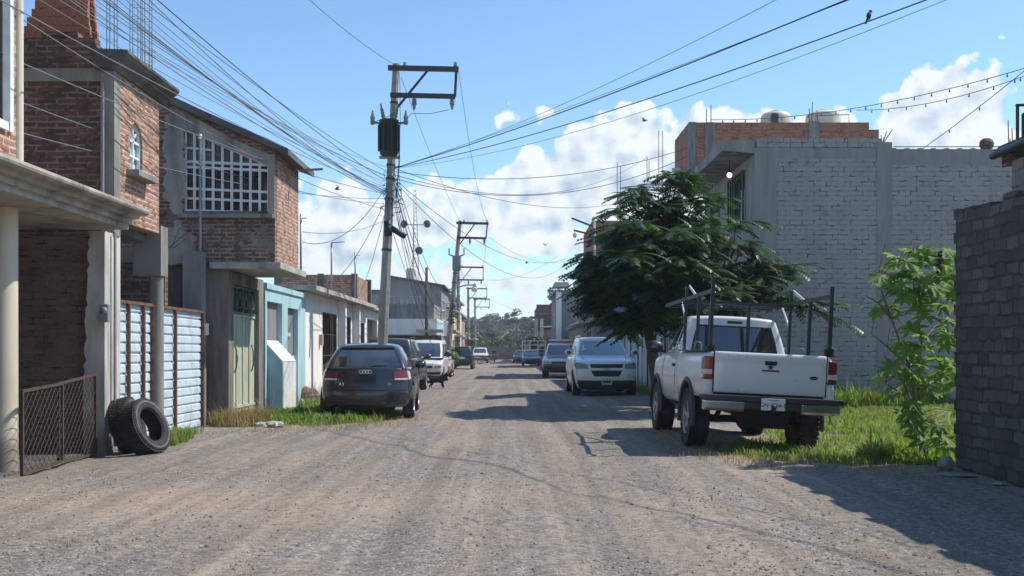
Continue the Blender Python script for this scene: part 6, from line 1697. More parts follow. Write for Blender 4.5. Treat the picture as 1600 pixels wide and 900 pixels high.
# ================================================================== UTILITY POLES AND CABLES
POLE_TOP = {}
def pole(name, label, base, topp, arm, r0=.165, r1=.095, detail=2, grp='concrete utility poles on the left kerb'):
    b, tp = V(base), V(topp); d = (tp - b).normalized(); L = (tp - b).length
    t = thing(name, label, 'utility pole', b, group=grp)
    mb = MB(); n = 8
    mb.tube([b + V((0, 0, -.3)), tp], [r0, r1], 8, smooth=False)
    p_ = mb.build('shaft', M['pole_concrete'], t)
    if detail > 1:
        mb = MB()
        for k in range(34):                                         # cast foot holes in the side
            q = b + d * (.6 + k * .19); rr = lerp(r0, r1, (q - b).length / L)
            mb.box(q.x + rr * .90, q.x + rr * .96, q.y - rr * .42, q.y + rr * .1, q.z - .05, q.z + .05)
        mb.build('foot_hole', M['concrete_dark'], p_)
    def on(s): return b + d * (L * s)
    if arm:
        a1, a2, al = arm['s1'], arm['s2'], arm['len']
        u = V((1, arm.get('dy', 0), 0)).normalized()
        A, B_ = on(a1), on(a2)
        mb = MB(); mb.bar(A - u * .2 + V((0, -.12, 0)), A + u * al + V((0, -.12, -.04)), .10, .13); mb.build('crossarm', M['dark_steel'], t)
        mb = MB(); mb.bar(B_ - u * .1 + V((0, -.12, 0)), B_ + u * (al - .05) + V((0, -.12, -.04)), .10, .12); mb.build('crossarm', M['dark_steel'], t)
        mb = MB(); mb.bar(A + u * (al - .06) + V((0, -.12, -.04)), B_ + u * (al - .06) + V((0, -.12, -.04)), .07, .07); mb.build('hanger_bar', M['dark_steel'], t)
        mb = MB(); mb.bar(A + u * al * .52 + V((0, -.19, -.08)), B_ + V((.08, -.19, -.38)), .05, .06); mb.build('brace', M['dark_steel'], t)
        for fr in ((.32, .92) if detail > 1 else (.4, .9)):
            mb = MB(); q = B_ + u * al * fr + V((0, -.12, -.05))
            mb.lathe([(.03, 0), (.03, -.05), (.075, -.07), (.04, -.1), (.08, -.13), (.045, -.16), (.085, -.19), (.05, -.22), (.03, -.34), (0, -.36)], Matrix.Translation(q), 10); mb.build('insulator', M['grey_wall'], t)
        for fr in (.15, .95):
            mb = MB(); q = A + u * al * fr + V((0, -.12, .04)); mb.lathe([(.03, 0), (.06, .03), (.04, .07), (.05, .1), (0, .13)], Matrix.Translation(q), 8); mb.build('insulator', M['grey_wall'], t)
        POLE_TOP[label] = (A, B_, u, al)
    for s_ in (.45, .6, .66, .7, .885):
        mb = MB(); q = on(s_); rr = lerp(r0, r1, s_) + .012; mb.tube([q - d * .03, q + d * .03], rr, 10); mb.build('steel_band', M['dark_steel'], t)
    return t, on
P1b, P1t = at(592, HY + CH * F / 28, 28), at(619, 100, 28); P1b.z = 0
t1, on1 = pole('utility_pole', 'nearest leaning utility pole with black transformer and double crossarm', P1b, P1t, dict(s1=.985, s2=.905, len=1.72))
c = on1(.775) + V((-.05, -.34, 0))
mb = MB(); mb.lathe([(0, -.47), (.23, -.47), (.25, -.44), (.25, .40), (.265, .42), (.265, .46), (.1, .5), (0, .5)], Matrix.Translation(c), 18)
for k in range(10):
    a = 2 * math.pi * k / 10; mb.box(.245, .30, -.012, .012, -.38, .34, 0, Matrix.Translation(c) @ Matrix.Rotation(a, 4, 'Z'))
tr_ = mb.build('transformer', M['black'], t1)
for (dx, dz, ln) in ((-.14, .5, .42), (.16, .5, .38)):
    mb = MB(); q = c + V((dx, 0, dz)); mb.lathe([(.06, 0), (.045, .05), (.065, .08), (.04, .12), (.06, .16), (.035, .2), (.05, .24), (.03, .3), (.02, ln)], Matrix.Translation(q) @ Matrix.Rotation(R(12 if dx > 0 else -12), 4, 'Y'), 10); mb.build('bushing', M['grey_wall'], tr_)
for sx in (-1, 1):
    mb = MB(); q = c + V((sx * .45, .05, .42)); mb.bar(c + V((sx * .1, .1, .38)), q, .05, .05); mb.lathe([(.05, -.06), (.07, 0), (.05, .06), (.07, .12), (.04, .2), (.02, .32)], Matrix.Translation(q), 10); mb.build('fuse_cutout', M['grey_wall'], t1)
mb = MB(); mb.bar(c + V((-.28, .2, -.5)), c + V((.28, .2, -.5)), .06, .08); mb.build('transformer_bracket', M['steel'], t1)
mb = MB()
r = random.Random(9)
for k in range(9):                                                   # service wires coiled and drooping round the shaft
    s_ = r.uniform(.58, .70); q = on1(s_); pts = []
    for i in range(9): a = i * .55 + k; pts.append(q + V((math.cos(a) * r.uniform(.16, .34) + .08, -.2 + math.sin(a) * .12, -.05 * i + r.uniform(-.1, .1))))
    mb.tube(pts, .009, 4)
mb.tube([on1(.76) + V((.22, -.2, 0)), on1(.7) + V((.24, -.15, 0)), on1(.6) + V((.2, -.1, 0))], .018, 5)
mb.build('wire_loop', M['cable'], t1)
mb = MB(); q = on1(.50); mb.tube([q + V((.12, -.15, .12)), q + V((.5, -.2, -.12))], .085, 8); mb.tube([q + V((.02, -.2, .3)), q + V((.05, -.22, -.1))], .11, 8); mb.build('splice_case', M['cable'], t1)
mb = MB()
for pts in ([on1(.985) + V((.1, -.1, -.1)), on1(.93) + V((.16, -.2, 0)), on1(.80) + V((.25, -.35, .05))], [on1(.905) + V((1.5, -.12, -.4)), on1(.86) + V((1.0, -.15, -.1)), on1(.85) + V((.5, -.2, -.02)), on1(.80) + V((.3, -.33, .15))], [on1(.85) + V((0, -.1, 0)), on1(.83) + V((-.3, -.2, 0)), on1(.80) + V((-.48, -.3, .2))]): mb.tube(pts, .008, 4)
mb.build('jumper_wire', M['cable'], t1)
P2b, P2t = at(696, 0, 58), at(719, 345, 58); P2b.z = 0
t2, on2 = pole('utility_pole', 'second leaning utility pole past the white minivan with cables bundled around it', P2b, P2t, dict(s1=.985, s2=.89, len=1.62), .19, .11, 1)
c = on2(.72) + V((.05, -.36, 0)); mb = MB(); mb.lathe([(0, -.4), (.22, -.4), (.24, -.3), (.24, .4), (0, .45)], Matrix.Translation(c), 14); tr_ = mb.build('transformer', M['grey_wall'], t2)
for sx in (-1, 1): mb = MB(); mb.tube([c + V((sx * .1, 0, .4)), c + V((sx * .42, 0, .5)), c + V((sx * .42, 0, .85))], .045, 6); mb.build('bushing', M['grey_wall'], tr_)
mb = MB(); r = random.Random(3)
for k in range(7):
    pts = [on2(.36 + .02 * k) + V((r.uniform(-.3, .5) * math.sin(i * .9 + k), -.25, .12 * math.cos(i + k) - .04 * i)) for i in range(9)]; mb.tube(pts, .02, 4)
mb.build('wire_loop', M['cable'], t2)
for k, (pxb, pxt, pyt, d, lab) in enumerate(((716.5, 716, 415, 88, 'third utility pole carrying the curved street lamp'), (732, 731.5, 449, 118, 'fourth utility pole far down the street'), (743, 742, 466, 148, 'farthest utility pole by the end wall'))):
    b, tp = at(pxb, 560, d), at(pxt, pyt, d); b.z = 0
    tt, on_ = pole('utility_pole', lab, b, tp, dict(s1=.985, s2=.86, len=2.2), .2, .13, 1)
    if k == 0:
        mb = MB(); a = on_(.80); mb.tube([a + V((-.9, -.2, -.35)), a + V((.1, -.2, -.1)), a + V((.7, -.2, .06)), a + V((1.35, -.2, .05))], .06, 6); mb.build('lamp_arm', M['steel'], tt)
        mb = MB(); mb.lathe([(.06, .32), (.14, .2), (.16, 0), (.28, -.12), (.27, -.3), (.16, -.42), (0, -.42)], Matrix.Translation(a + V((1.4, -.2, -.1))), 12); mb.build('lamp_head', M['plaster_white'], tt)
t = thing('utility_pole', 'thin dark wooden pole in front of the grey shop', 'utility pole', (-6.2, 59, 0))
mb = MB(); mb.tube([(-4.92, 59, 0), (-4.92, 59, 6.2)], [.11, .08], 7); mb.build('shaft', M['bark'], t)


def cable(p, q, sag, r_, label, grp, mat='cable', n=22, name='overhead_cable'):
    p, q = V(p), V(q); mb = MB()
    pts = [p.lerp(q, i / n) - V((0, 0, sag * 4 * (i / n) * (1 - i / n))) for i in range(n + 1)]
    mb.tube(pts, r_, 5, cap=False); o = mb.build(name, M[mat], org=p, fixn=False)
    return tag(o, label, 'cable', grp)
def through(s, px, py, d, ext, sg=0): 
    e = at(px, py, d); e.z += 4 * sg / ext * (1 - 1 / ext); return s + (e - s) * ext
# bundle running back from the first pole over the left roofs
G1 = 'cables fanning from first pole over the left roofs'
LB1 = 'overhead cable of the dense fan between the nearest pole and the top left corner'
r = random.Random(12)
tg_ = [(62, 1.0), (92, 1.0), (108, 1.4), (124, 1), (138, 1.2), (150, 1), (161, 1.6), (172, 1.4), (184, 1), (197, 1), (208, 1), (221, 1.4), (233, 1.3), (246, 1.6), (115, 1), (166, 1)]
for k, (px, w_) in enumerate(tg_):
    d = 13.2; e = at(px, 0, d)
    s = on1(.665 + r.uniform(-.055, .03)) + V((-.12, -.1, 0)); dirv = e - s
    far = s + dirv * 1.55; sg_ = .25 + r.uniform(0, .35); far = through(s, px, 0, d, 1.55, sg_)
    cable(s, far, sg_, .0055 * min(w_, 1.4), LB1, G1, 'cable' if w_ > 1.5 else 'cable_grey')
LB1b = 'lower thin service cable sloping across the brick tower and lattice window'
for k, (px, py, d) in enumerate(((0, -20, 10), (0, 62, 11), (0, 175, 12), (0, 120, 12), (60, 15, 12))):
    e = at(px, py, d); s = on1(.63 - .015 * k) + V((-.12, -.1, 0)); far = s + (e - s) * 1.2
    cable(s, far, .22 + .05 * k, .007, LB1b, 'service cables across the left facades', 'cable_grey')
# cables over the road to the upper right
RG = 'heavy cables crossing the road to upper right'
s = on1(.69) + V((.1, -.1, 0))
for (px, py, d, sg, r_, lab) in ((1322, 0, 13, .18, .015, 'thick twisted cable reaching the top edge left of the perched bird'), (1316, 4, 13, .10, .006, 'thin wire running close along the thick twisted cable'), (1212, 0, 15, .30, .007, 'highest thin wire crossing to the top edge right of centre'),
                              (1447, 0, 12.5, .30, .013, 'thick cable on which the small dark bird perches'), (1478, 0, 12.5, .52, .006, 'thin wire hanging just below the bird cable')):
    cable(s, through(s, px, py, d, 1.5, sg * 1.6), sg * 1.6, r_ * .7, lab, RG, 'cable', 30)
# service drops to the right hand houses
for k, (px, py, d, sg, st, lab) in enumerate(((952, 320, 46, .5, .69, 'service cable from the nearest pole to the brick house on the right'), (1072, 232, 31, .5, .68, 'service cable from the nearest pole to the red parapet corner'), (1075, 244, 31.5, .8, .66, 'second lower service cable ending at the red parapet'),
                                       (882, 405, 60, 1.0, .66, 'sagging service cable ending near the lamp arms behind the tree'), (1012, 245, 50, 1.1, .67, 'service cable ending at rebar above the feathery tree'), (880, 415, 66, 1.6, .655, 'lowest sagging cable from nearest pole across to the right row'))):
    cable(on1(st) + V((.1, -.1, 0)), at(px, py, d), sg, .009, lab, 'service drops to the right hand houses')
# pole to pole
A1, B1, u1, l1 = POLE_TOP['nearest leaning utility pole with black transformer and double crossarm']
A2, B2, u2, l2 = POLE_TOP['second leaning utility pole past the white minivan with cables bundled around it']
cable(A1 + V((-.0, -.1, .08)), through(A1, 505, 0, 21, 2.2), .3, .006, 'single thin wire rising from the nearest pole top towards upper left', 'primary wires along the left poles')
cable(A1 + u1 * .15 + V((0, -.1, -.25)), A2 + V((0, 0, .1)), .2, .007, 'primary wire from nearest pole shaft down to the second pole top', 'primary wires along the left poles')
cable(A1 + u1 * l1 + V((0, -.1, -.1)), A2 + u2 * l2 + V((0, 0, .05)), .9, .007, 'primary wire hanging from the nearest crossarm tip to the second crossarm tip', 'primary wires along the left poles')
for k in range(6):
    cable(on1(.68 - .014 * k) + V((.1, 0, 0)), on2(.52 - .03 * k) + V((0, 0, 0)), 1.0 + .35 * k, .018 if k == 2 else .010, 'telephone cable sagging between the first and the second leaning pole', 'telephone cables between first two poles')
names = ['third utility pole carrying the curved street lamp', 'fourth utility pole far down the street', 'farthest utility pole by the end wall']
prev = (A2, B2, u2, l2)
for i, nme in enumerate(names):
    nx_ = POLE_TOP[nme]
    for fr in (.1, .95): cable(prev[0] + prev[2] * prev[3] * fr, nx_[0] + nx_[2] * nx_[3] * fr, .7, .010, 'faint wire linking the crossarms of the distant poles', 'wires between the distant poles', 'cable_grey')
    cable(prev[1] + V((0, 0, -1.8)), nx_[1] + V((0, 0, -1.6)), 1.0, .018, 'faint low cable bundle linking the distant poles', 'low cables between the distant poles', 'cable_grey'); prev = nx_
for k, (p, q, sg, lab) in enumerate((((764, 370, 58), (885, 408, 70), .6, 'cable from the second crossarm across to the right'), ((742, 455, 90), (900, 482, 110), 1.2, 'low far cable sagging across the end of street'), ((728, 430, 88), (872, 400, 75), 1.0, 'far cable rising right from the third pole'), ((640, 320, 40), (470, 362, 27), .4, 'service cable from first pole to antenna pole on white house'),
                                     ((598, 300, 28), (472, 378, 27), .5, 'service cable drooping to the nearest antenna pole'), ((600, 318, 28), (500, 455, 29), .4, 'service cable to the eave of the white house'), ((602, 330, 28), (556, 470, 36), .3, 'service cable dropping to the brick roof parapet'), ((610, 350, 28), (680, 500, 60), .8, 'service cable falling to the grey shop balcony'), ((622, 345, 28), (672, 445, 66), .9, 'service cable running to the grey shop roof'))):
    cable(at(*p), at(*q), sg, .009, lab, 'service drops from the left poles', 'cable_grey')
# festoon lights over the right roofs
def festoon(p, q, sg, n, lab):
    p, q = V(p), V(q); t = thing('festoon_light', lab, 'string lights', p, group='festoon light strings over the right roofs')
    mb = MB(); f = lambda s_: p.lerp(q, s_) - V((0, 0, sg * 4 * s_ * (1 - s_)))
    mb.tube([f(i / 24) for i in range(25)], .009, 5, cap=False); mb.build('wire', M['cable'], t, fixn=False)
    for i in range(1, n):
        c = f(i / n); mb = MB(); mb.tube([c, c - V((0, 0, .035))], .013, 6); mb.ball(c - V((0, 0, .06)), (.024, .024, .032), 6, 4); mb.build('bulb', M['grey_wall'], t, fixn=False)
festoon(at(1112, 187, 31.5), at(1640, 95, 22), .35, 22, 'upper bulb string running right from the red parapet column')
festoon(at(1338, 172, 31.4), at(1640, 104, 22), .25, 9, 'lower bulb string from the parapet rebar to the right edge')
festoon(at(1442, 232, 27), at(1650, 70, 20), .05, 4, 'short steep wire with bulbs rising to the right edge')

# ================================================================== BIRDS
def bird(loc, rz, label, flying=False, s=1.0):
    t = thing('bird', label, 'bird', loc, rz, None if not flying else 'birds flying over the street', world=False); s *= .72 if flying else 1
    mb = MB(); 
    def add_ball(c, r3, pitch=0): mb.ball((0, 0, 0), r3, 10, 7, 0, Matrix.Translation(c) @ Matrix.Rotation(pitch, 4, 'X'))
    if not flying:
        add_ball((0, 0, .13 * s), (.05 * s, .075 * s, .11 * s), R(-25)); add_ball((0, .06 * s, .25 * s), (.04 * s, .045 * s, .04 * s)); mb.bar((0, -.03 * s, .08 * s), (0, -.12 * s, -.10 * s), .05 * s, .015)
        mb.tube([(0, .09 * s, .25 * s), (0, .14 * s, .24 * s)], [.012 * s, .003], 5)
        for x in (-.02, .02): mb.tube([(x * s, .01, .05 * s), (x * s, .015, 0)], .005, 4)
    else:
        add_ball((0, 0, 0), (.05 * s, .14 * s, .05 * s)); add_ball((0, .15 * s, .02 * s), (.04 * s, .05 * s, .04 * s)); mb.bar((0, -.1 * s, 0), (0, -.27 * s, .0), .07 * s, .012)
    mb.build('body', M['feather'], t)
    if flying:
        for sx in (-1, 1):
            mb = MB(); mb.prism([(0, .06 * s), (sx * .2 * s, .09 * s), (sx * .42 * s, -.02 * s), (sx * .2 * s, -.07 * s), (0, -.05 * s)], .0, .012, 'z', 0, Matrix.Rotation(R(-28 * sx), 4, 'Y')); mb.build('wing', M['feather'], t)
    return t
pb = at(1358, 47, 16.2)
s_ = on1(.69) + V((.1, -.1, 0)); e_ = through(s_, 1447, 0, 12.5, 1.5, .48)
best = min(((i / 400) for i in range(401)), key=lambda q: abs((lambda p: 800 + F * p.x / max(p.y, .1))(s_.lerp(e_, q)) - 1358))
pp = s_.lerp(e_, best) - V((0, 0, .48 * 4 * best * (1 - best)))
bird(pp + V((0, 0, .01)), R(-60), 'small dark bird perched on the thick cable at upper right', s=.5)
for (px, py, d, rz, lab) in ((1007, 189, 40, 1.0, 'tiny bird flying in front of the big white cloud'), (823, 411, 60, 1.6, 'tiny bird flying lowest, above the far road centre'), (852, 383, 60, .6, 'tiny bird flying just right of the far poles'), (527, 296, 40, 2.0, 'tiny bird flying over the left cloud near the cable fan')):
    bird(at(px, py, d), rz, lab, True, .75)

# ================================================================== TYRES
def loose_tyre(label, loc, rx, rz):
    t = thing('old_tyre', label, 'tyre', loc, 0, 'old tyres leaning at the corrugated gate', world=False)
    w, r0, r1 = .27, .375, .225
    prof = [(r1, -w * .36), (r1 + .025, -w * .47), (r0 * .82, -w / 2), (r0 * .95, -w * .46), (r0, -w * .36), (r0 + .004, 0), (r0, w * .36), (r0 * .95, w * .46), (r0 * .82, w / 2), (r1 + .025, w * .47), (r1, w * .36), (r1 + .03, w * .25), (r0 * .9, w * .2), (r0 * .9, -w * .2), (r1 + .03, -w * .25)]
    MX = Matrix.Translation((0, 0, 0)) @ Matrix.Rotation(rz, 4, 'Z') @ Matrix.Rotation(rx, 4, 'Y')
    mb = MB(); mb.lathe(prof, MX, 48, closed=True); ca = mb.build('carcass', M['rubber'], t)
    mb = MB()
    for k in range(52):
        a = 2 * math.pi * k / 52
        for s_ in (-.33, -.11, .11, .33):
            mb.box(r0 - .01, r0 + .014, -.016, .016, w * (s_ - .085), w * (s_ + .085), 0, MX @ Matrix.Rotation(a + (.03 if s_ in (-.11, .33) else 0), 4, 'Z'))
    mb.build('tread', M['rubber'], t, fixn=False)
    mb = MB()
    for s_ in (.505, -.505): mb.lathe([(r1 + .09, w * s_ * .99), (r1 + .10, w * s_ * 1.01), (r1 + .115, w * s_ * .99)], MX, 40)
    mb.build('sidewall_ring', M['concrete_dark'], ca)
loose_tyre('rear old truck tyre standing against the corrugated gate', (-5.27, 14.05, .375), R(76), R(4))
loose_tyre('front old truck tyre tipped against the other tyre', (-4.94, 13.78, .365), R(68), R(-14))

# ================================================================== DOG, RIDER, MOTORCYCLES
def skin_body(verts, edges, radii, name, mat, parent, root=0, sub=2):
    me = bpy.data.meshes.new(name); me.from_pydata(verts, edges, []); o = bpy.data.objects.new(name, me); COL.objects.link(o); o.parent = parent
    bpy.context.view_layer.objects.active = o
    md = o.modifiers.new('skin', 'SKIN'); md.use_smooth_shade = True
    for i, sv in enumerate(me.skin_vertices[0].data): sv.radius = (radii[i], radii[i]); sv.use_root = (i == root)
    sb = o.modifiers.new('sub', 'SUBSURF'); sb.levels = sub; sb.render_levels = sub
    bpy.context.view_layer.update()
    m2 = bpy.data.meshes.new_from_object(o.evaluated_get(bpy.context.evaluated_depsgraph_get())); o.modifiers.clear(); o.data = m2; m2.name = name
    m2.materials.clear(); m2.materials.append(mat); m2.shade_smooth()
    return o
t = thing('dog', 'small black dog walking beside the charcoal suv towards the road', 'dog', (-2.72, 37.4, .03), 0, world=False)
vs = [(-.20, 0, .33), (0, 0, .34), (.16, 0, .34), (.26, 0, .44), (.33, 0, .50), (.43, 0, .47),            # hips, back, chest, neck, head, muzzle
      (-.22, .055, .24), (-.17, .06, .17), (-.24, .06, .10), (-.23, .06, .015), (-.22, -.055, .24), (-.20, -.06, .17), (-.29, -.06, .11), (-.30, -.06, .015),
      (.17, .055, .22), (.15, .06, .12), (.20, .06, .015), (.17, -.055, .22), (.21, -.06, .12), (.24, -.06, .015),
      (-.28, 0, .37), (-.38, 0, .42), (-.45, 0, .50), (.30, .035, .585), (.30, -.035, .585)]
ed = [(0, 1), (1, 2), (2, 3), (3, 4), (4, 5), (0, 6), (6, 7), (7, 8), (8, 9), (0, 10), (10, 11), (11, 12), (12, 13), (2, 14), (14, 15), (15, 16), (2, 17), (17, 18), (18, 19), (0, 20), (20, 21), (21, 22), (4, 23), (4, 24)]
rd = [.085, .085, .10, .065, .062, .03, .055, .04, .024, .024, .055, .04, .024, .024, .045, .03, .026, .045, .03, .026, .035, .024, .018, .018, .018]
skin_body(vs, ed, rd, 'body', M['dog'], t)
mb = MB(); mb.ball((.47, 0, .475), .014, 6, 4); mb.build('nose', M['black'], t)

def motorbike(label, loc, rz):
    t = thing('motorcycle', label, 'motorcycle', loc, rz, world=False)
    for y in (0, 1.28):
        mb = MB(); mb.lathe([(.24, -.04), (.29, -.045), (.30, 0), (.29, .045), (.24, .04)], Matrix.Translation((0, y, .30)) @ Matrix.Rotation(R(90), 4, 'Y'), 24, closed=True); w_ = mb.build('wheel', M['rubber'], t)
        mb = MB()
        for k in range(6): mb.bar((0, y, .3), V((0, y, .3)) + Matrix.Rotation(k * 1.047, 4, 'X') @ V((0, 0, .25)), .03, .03)
        mb.build('rim', M['alu'], w_)
    mb = MB(); mb.tube([(0, .05, .35), (0, .3, .66), (0, .75, .74), (0, 1.02, .82), (0, 1.28, .3)], .035, 6); mb.box(-.13, .13, .45, .85, .28, .55); mb.build('frame', M['black'], t, bevel=.02)
    mb = MB(); mb.ball((0, .82, .80), (.13, .22, .12)); mb.build('fuel_tank', M['paint_black'], t)
    mb = MB(); mb.ball((0, .32, .76), (.12, .36, .06)); mb.build('saddle', M['black'], t)
    mb = MB(); mb.tube([(-.36, .92, 1.04), (-.12, 1.02, .98), (.12, 1.02, .98), (.36, .92, 1.04)], .016, 6); mb.build('handlebar', M['steel'], t)
    mb = MB(); mb.ball((0, 1.14, .86), (.09, .08, .09)); mb.build('headlight', M['head_lens'], t)
    mb = MB(); mb.tube([(.14, .7, .3), (.15, .1, .32), (.15, -.2, .38)], .04, 8); mb.build('exhaust', M['chrome'], t)
    return t
motorbike('dark motorcycle parked sideways beside the far white pickup', (-3.3, 106, 0), R(-78))
motorbike('motorcycle ridden towards the camera at the far road centre', (-2.05, 119.2, 0), R(180))
t = thing('person', 'person in dark clothes riding the far motorcycle towards the camera', 'person', (-2.05, 118.9, 0), R(180), world=False)
vs = [(0, .05, .84), (0, .10, 1.05), (0, .16, 1.28), (0, .17, 1.42), (0, .19, 1.55), (.2, .17, 1.33), (.33, .36, 1.16), (.33, .66, 1.07), (-.2, .17, 1.33), (-.33, .36, 1.16), (-.33, .66, 1.07), (.12, .1, .82), (.22, .5, .74), (.22, .42, .36), (.22, .52, .32), (-.12, .1, .82), (-.22, .5, .74), (-.22, .42, .36), (-.22, .52, .32)]
ed = [(0, 1), (1, 2), (2, 3), (3, 4), (2, 5), (5, 6), (6, 7), (2, 8), (8, 9), (9, 10), (0, 11), (11, 12), (12, 13), (13, 14), (0, 15), (15, 16), (16, 17), (17, 18)]
skin_body(vs, ed, [.14, .14, .15, .06, .06, .075, .05, .04, .075, .05, .04, .1, .085, .055, .05, .1, .085, .055, .05], 'body', M['cloth_dark'], t)
mb = MB(); mb.ball((0, .20, 1.58), (.085, .10, .12)); mb.build('head', M['skin'], t)
mb = MB(); mb.ball((0, .17, 1.62), (.105, .12, .11)); mb.build('hair', M['black'], t)
# ================================================================== PLANTS
def frond(vs, fs, p, dirv, L, droop, r, npair=11, pl=.12, pw=.02, roll=0):
    """feathery compound leaf: a drooping rachis with pinnae in two rows"""
    d = dirv.normalized(); side = d.cross(V((0, 0, 1)))
    side = side.normalized() if side.length > 1e-4 else V((1, 0, 0))
    q = p.copy(); step = L / npair
    for i in range(npair):
        u = (i + .5) / npair
        dd = (d + V((0, 0, -droop * (u + .15)))).normalized()
        q2 = q + dd * step; up = side.cross(dd)
        l_ = pl * (.55 + 1.1 * u * (1.25 - u)) * r.uniform(.85, 1.15)
        for s_ in (-1, 1):
            e = (side * s_ * .86 + dd * .5 + up * (-.12 - .25 * droop * u) ).normalized()
            w = dd * (step * .80)
            a = q + dd * step * .5
            o = len(vs)
            vs += [a - w * .35, a + e * l_ * .55 - w * .55, a + e * l_, a + e * l_ * .5 + w * .55, a + w * .45]
            fs.append((o, o + 1, o + 2, o + 3, o + 4))
        q = q2


def feathery_tree():
    r = random.Random(42); c0 = V((3.15, 23.4, 0))
    t = thing('feathery_tree', 'dark green feathery leaved tree spreading over the right kerb', 'tree', c0)
    mb = MB(); tips = []
    trunk = [(3.35, 23.4, 0), (3.3, 23.35, .7), (3.2, 23.4, 1.4), (3.1, 23.5, 2.0)]
    mb.tube(trunk, [.17, .14, .125, .11], 10)
    # crown: wide layered umbrella, defined by target spots read from the silhouette (px, py, distance)
    spots = []
    outline = [(905, 395, 23), (925, 370, 24), (940, 352, 22.4), (965, 330, 23), (985, 300, 24), (1010, 300, 24), (1000, 345, 22), (1030, 320, 23.5), (1050, 275, 24), (1075, 282, 24.5), (1065, 310, 24), (1058, 268, 24.2), (1000, 292, 24.2), (1100, 310, 24), (1120, 335, 23.5), (1125, 305, 25),
               (1150, 350, 23), (1165, 380, 23.5), (1190, 400, 23), (1195, 430, 22.5), (1215, 412, 23.5), (1235, 420, 23.2), (1190, 460, 22.3), (1235, 462, 22.2), (1275, 470, 22.0), (900, 420, 24), (910, 450, 23), (935, 470, 22.5), (930, 495, 23.5), (955, 505, 22.8), (985, 515, 22.6), (1010, 505, 23), (915, 475, 24.4),
               (950, 400, 22.3), (985, 385, 22), (1020, 375, 21.8), (1060, 360, 22), (1090, 380, 22), (1040, 410, 21.6), (985, 430, 21.9), (950, 450, 22.4), (1075, 430, 21.6), (1110, 420, 22), (1130, 450, 21.8), (1010, 470, 22), (1050, 475, 21.8), (1090, 480, 22), (1140, 480, 22.1), (1060, 510, 22.8), (1170, 500, 22), (975, 360, 25), (1060, 340, 25.6), (1110, 370, 25.6), (1000, 420, 25.6), (1080, 450, 26), (1140, 420, 25.2), (940, 430, 25.4), (1030, 500, 25.4), (1110, 500, 25)]
    for (px, py, d) in outline: spots.append(at(px + (20 if px < 960 else 0), py, d))
    for _ in range(62):
        s_ = r.choice(outline); spots.append(at(lerp(s_[0], 1040, r.uniform(.1, .6)) + r.uniform(-18, 18), lerp(s_[1], 420, r.uniform(.1, .6)) + r.uniform(-14, 14), s_[2] + r.uniform(-.9, .9)))
    for _ in range(48):                                                  # fill the heart of the crown
        a = r.random() * 6.28; q = r.random() ** .5
        spots.append(at(1010 + 92 * q * math.cos(a), 430 + 80 * q * math.sin(a), 23.6 + r.uniform(-1.5, 1.6)))
    hubs = [V((2.4, 23.2, 2.55)), V((3.1, 23.4, 3.0)), V((3.9, 23.5, 2.9)), V((4.7, 23.2, 2.6)), V((3.4, 24.3, 3.3)), V((2.9, 22.6, 2.6)), V((4.2, 22.6, 2.5))]
    base = V((3.1, 23.5, 2.0))
    for h in hubs: mb.tube([base, base.lerp(h, .5) + V((0, 0, .12)), h], [.085, .065, .05], 7)
    vs, fs = [], []
    for sp in spots:
        h = min(hubs, key=lambda k: (k - sp).length)
        mid = h.lerp(sp, .55) + V((r.uniform(-.1, .1), r.uniform(-.1, .1), .12))
        mb.tube([h, mid, sp], [.035, .02, .009], 5)
        out = V((sp.x - 3.3, sp.y - 23.5, 0)); out = out.normalized() if out.length > .2 else V((1, 0, 0))
        nf = r.randint(13, 18) if sp.x / sp.y < .175 else r.randint(7, 11)
        for k in range(nf):
            a = 2 * math.pi * k / nf + r.uniform(-.3, .3); dv = V((math.cos(a), math.sin(a), r.uniform(-.08, .30))) + out * .25
            p0 = sp + V((r.uniform(-.12, .12), r.uniform(-.12, .12), r.uniform(-.10, .05)))
            frond(vs, fs, p0, dv, r.uniform(.45, .78), r.uniform(.25, .85), r, 9, .15)
        for k in range(9):
            q = h.lerp(sp, r.uniform(.45, .95)) + V((r.uniform(-.2, .2), r.uniform(-.2, .2), r.uniform(-.1, .15)))
            a = r.random() * 6.28; frond(vs, fs, q, V((math.cos(a), math.sin(a), r.uniform(-.1, .3))), r.uniform(.4, .65), r.uniform(.4, 1.0), r, 8, .14)
    # long drooping sprays on the right
    for (p, q) in (((1180, 420, 22.8), (1255, 412, 22.6)), ((1195, 455, 22.4), (1232, 470, 22.2)), ((1230, 465, 22.3), (1318, 470, 21.9)), ((1240, 470, 22.2), (1315, 500, 21.9)), ((1150, 345, 23.2), (1185, 345, 23)), ((1170, 380, 23), (1180, 400, 23))):
        a, b = at(*p), at(*q)
        mb.tube([a, b], [.012, .006], 4)
        for k in range(12):
            c = a.lerp(b, k / 11); dv = (b - a).normalized() + V((r.uniform(-.6, .6), r.uniform(-.8, .8), r.uniform(-.1, .25))); frond(vs, fs, c, dv, r.uniform(.4, .65), r.uniform(.3, .7), r, 9, .14)
    mb.build('trunk', M['bark'], t)
    m2 = MB(); m2.v = vs; m2.f = [list(f) for f in fs]; m2.m = [0] * len(fs); m2.sm = [False] * len(fs); m2.build('crown', M['leaf_dark'], t, fixn=False)
    return t
feathery_tree()
for (px, py, d, s_, lab) in ((970, 483, 22.0, .10, 'scrap of bright blue plastic caught low in the tree'), (1000, 465, 21.9, .14, 'long blue plastic rag caught in the middle of the tree')):
    c = at(px, py, d); m_ = lump(c, (s_ * 1.3, .03, s_ * .6), int(px), 16, 10, .7); tag(m_.build('plastic_scrap', M['blue_tarp'], org=c), lab, 'plastic scrap')


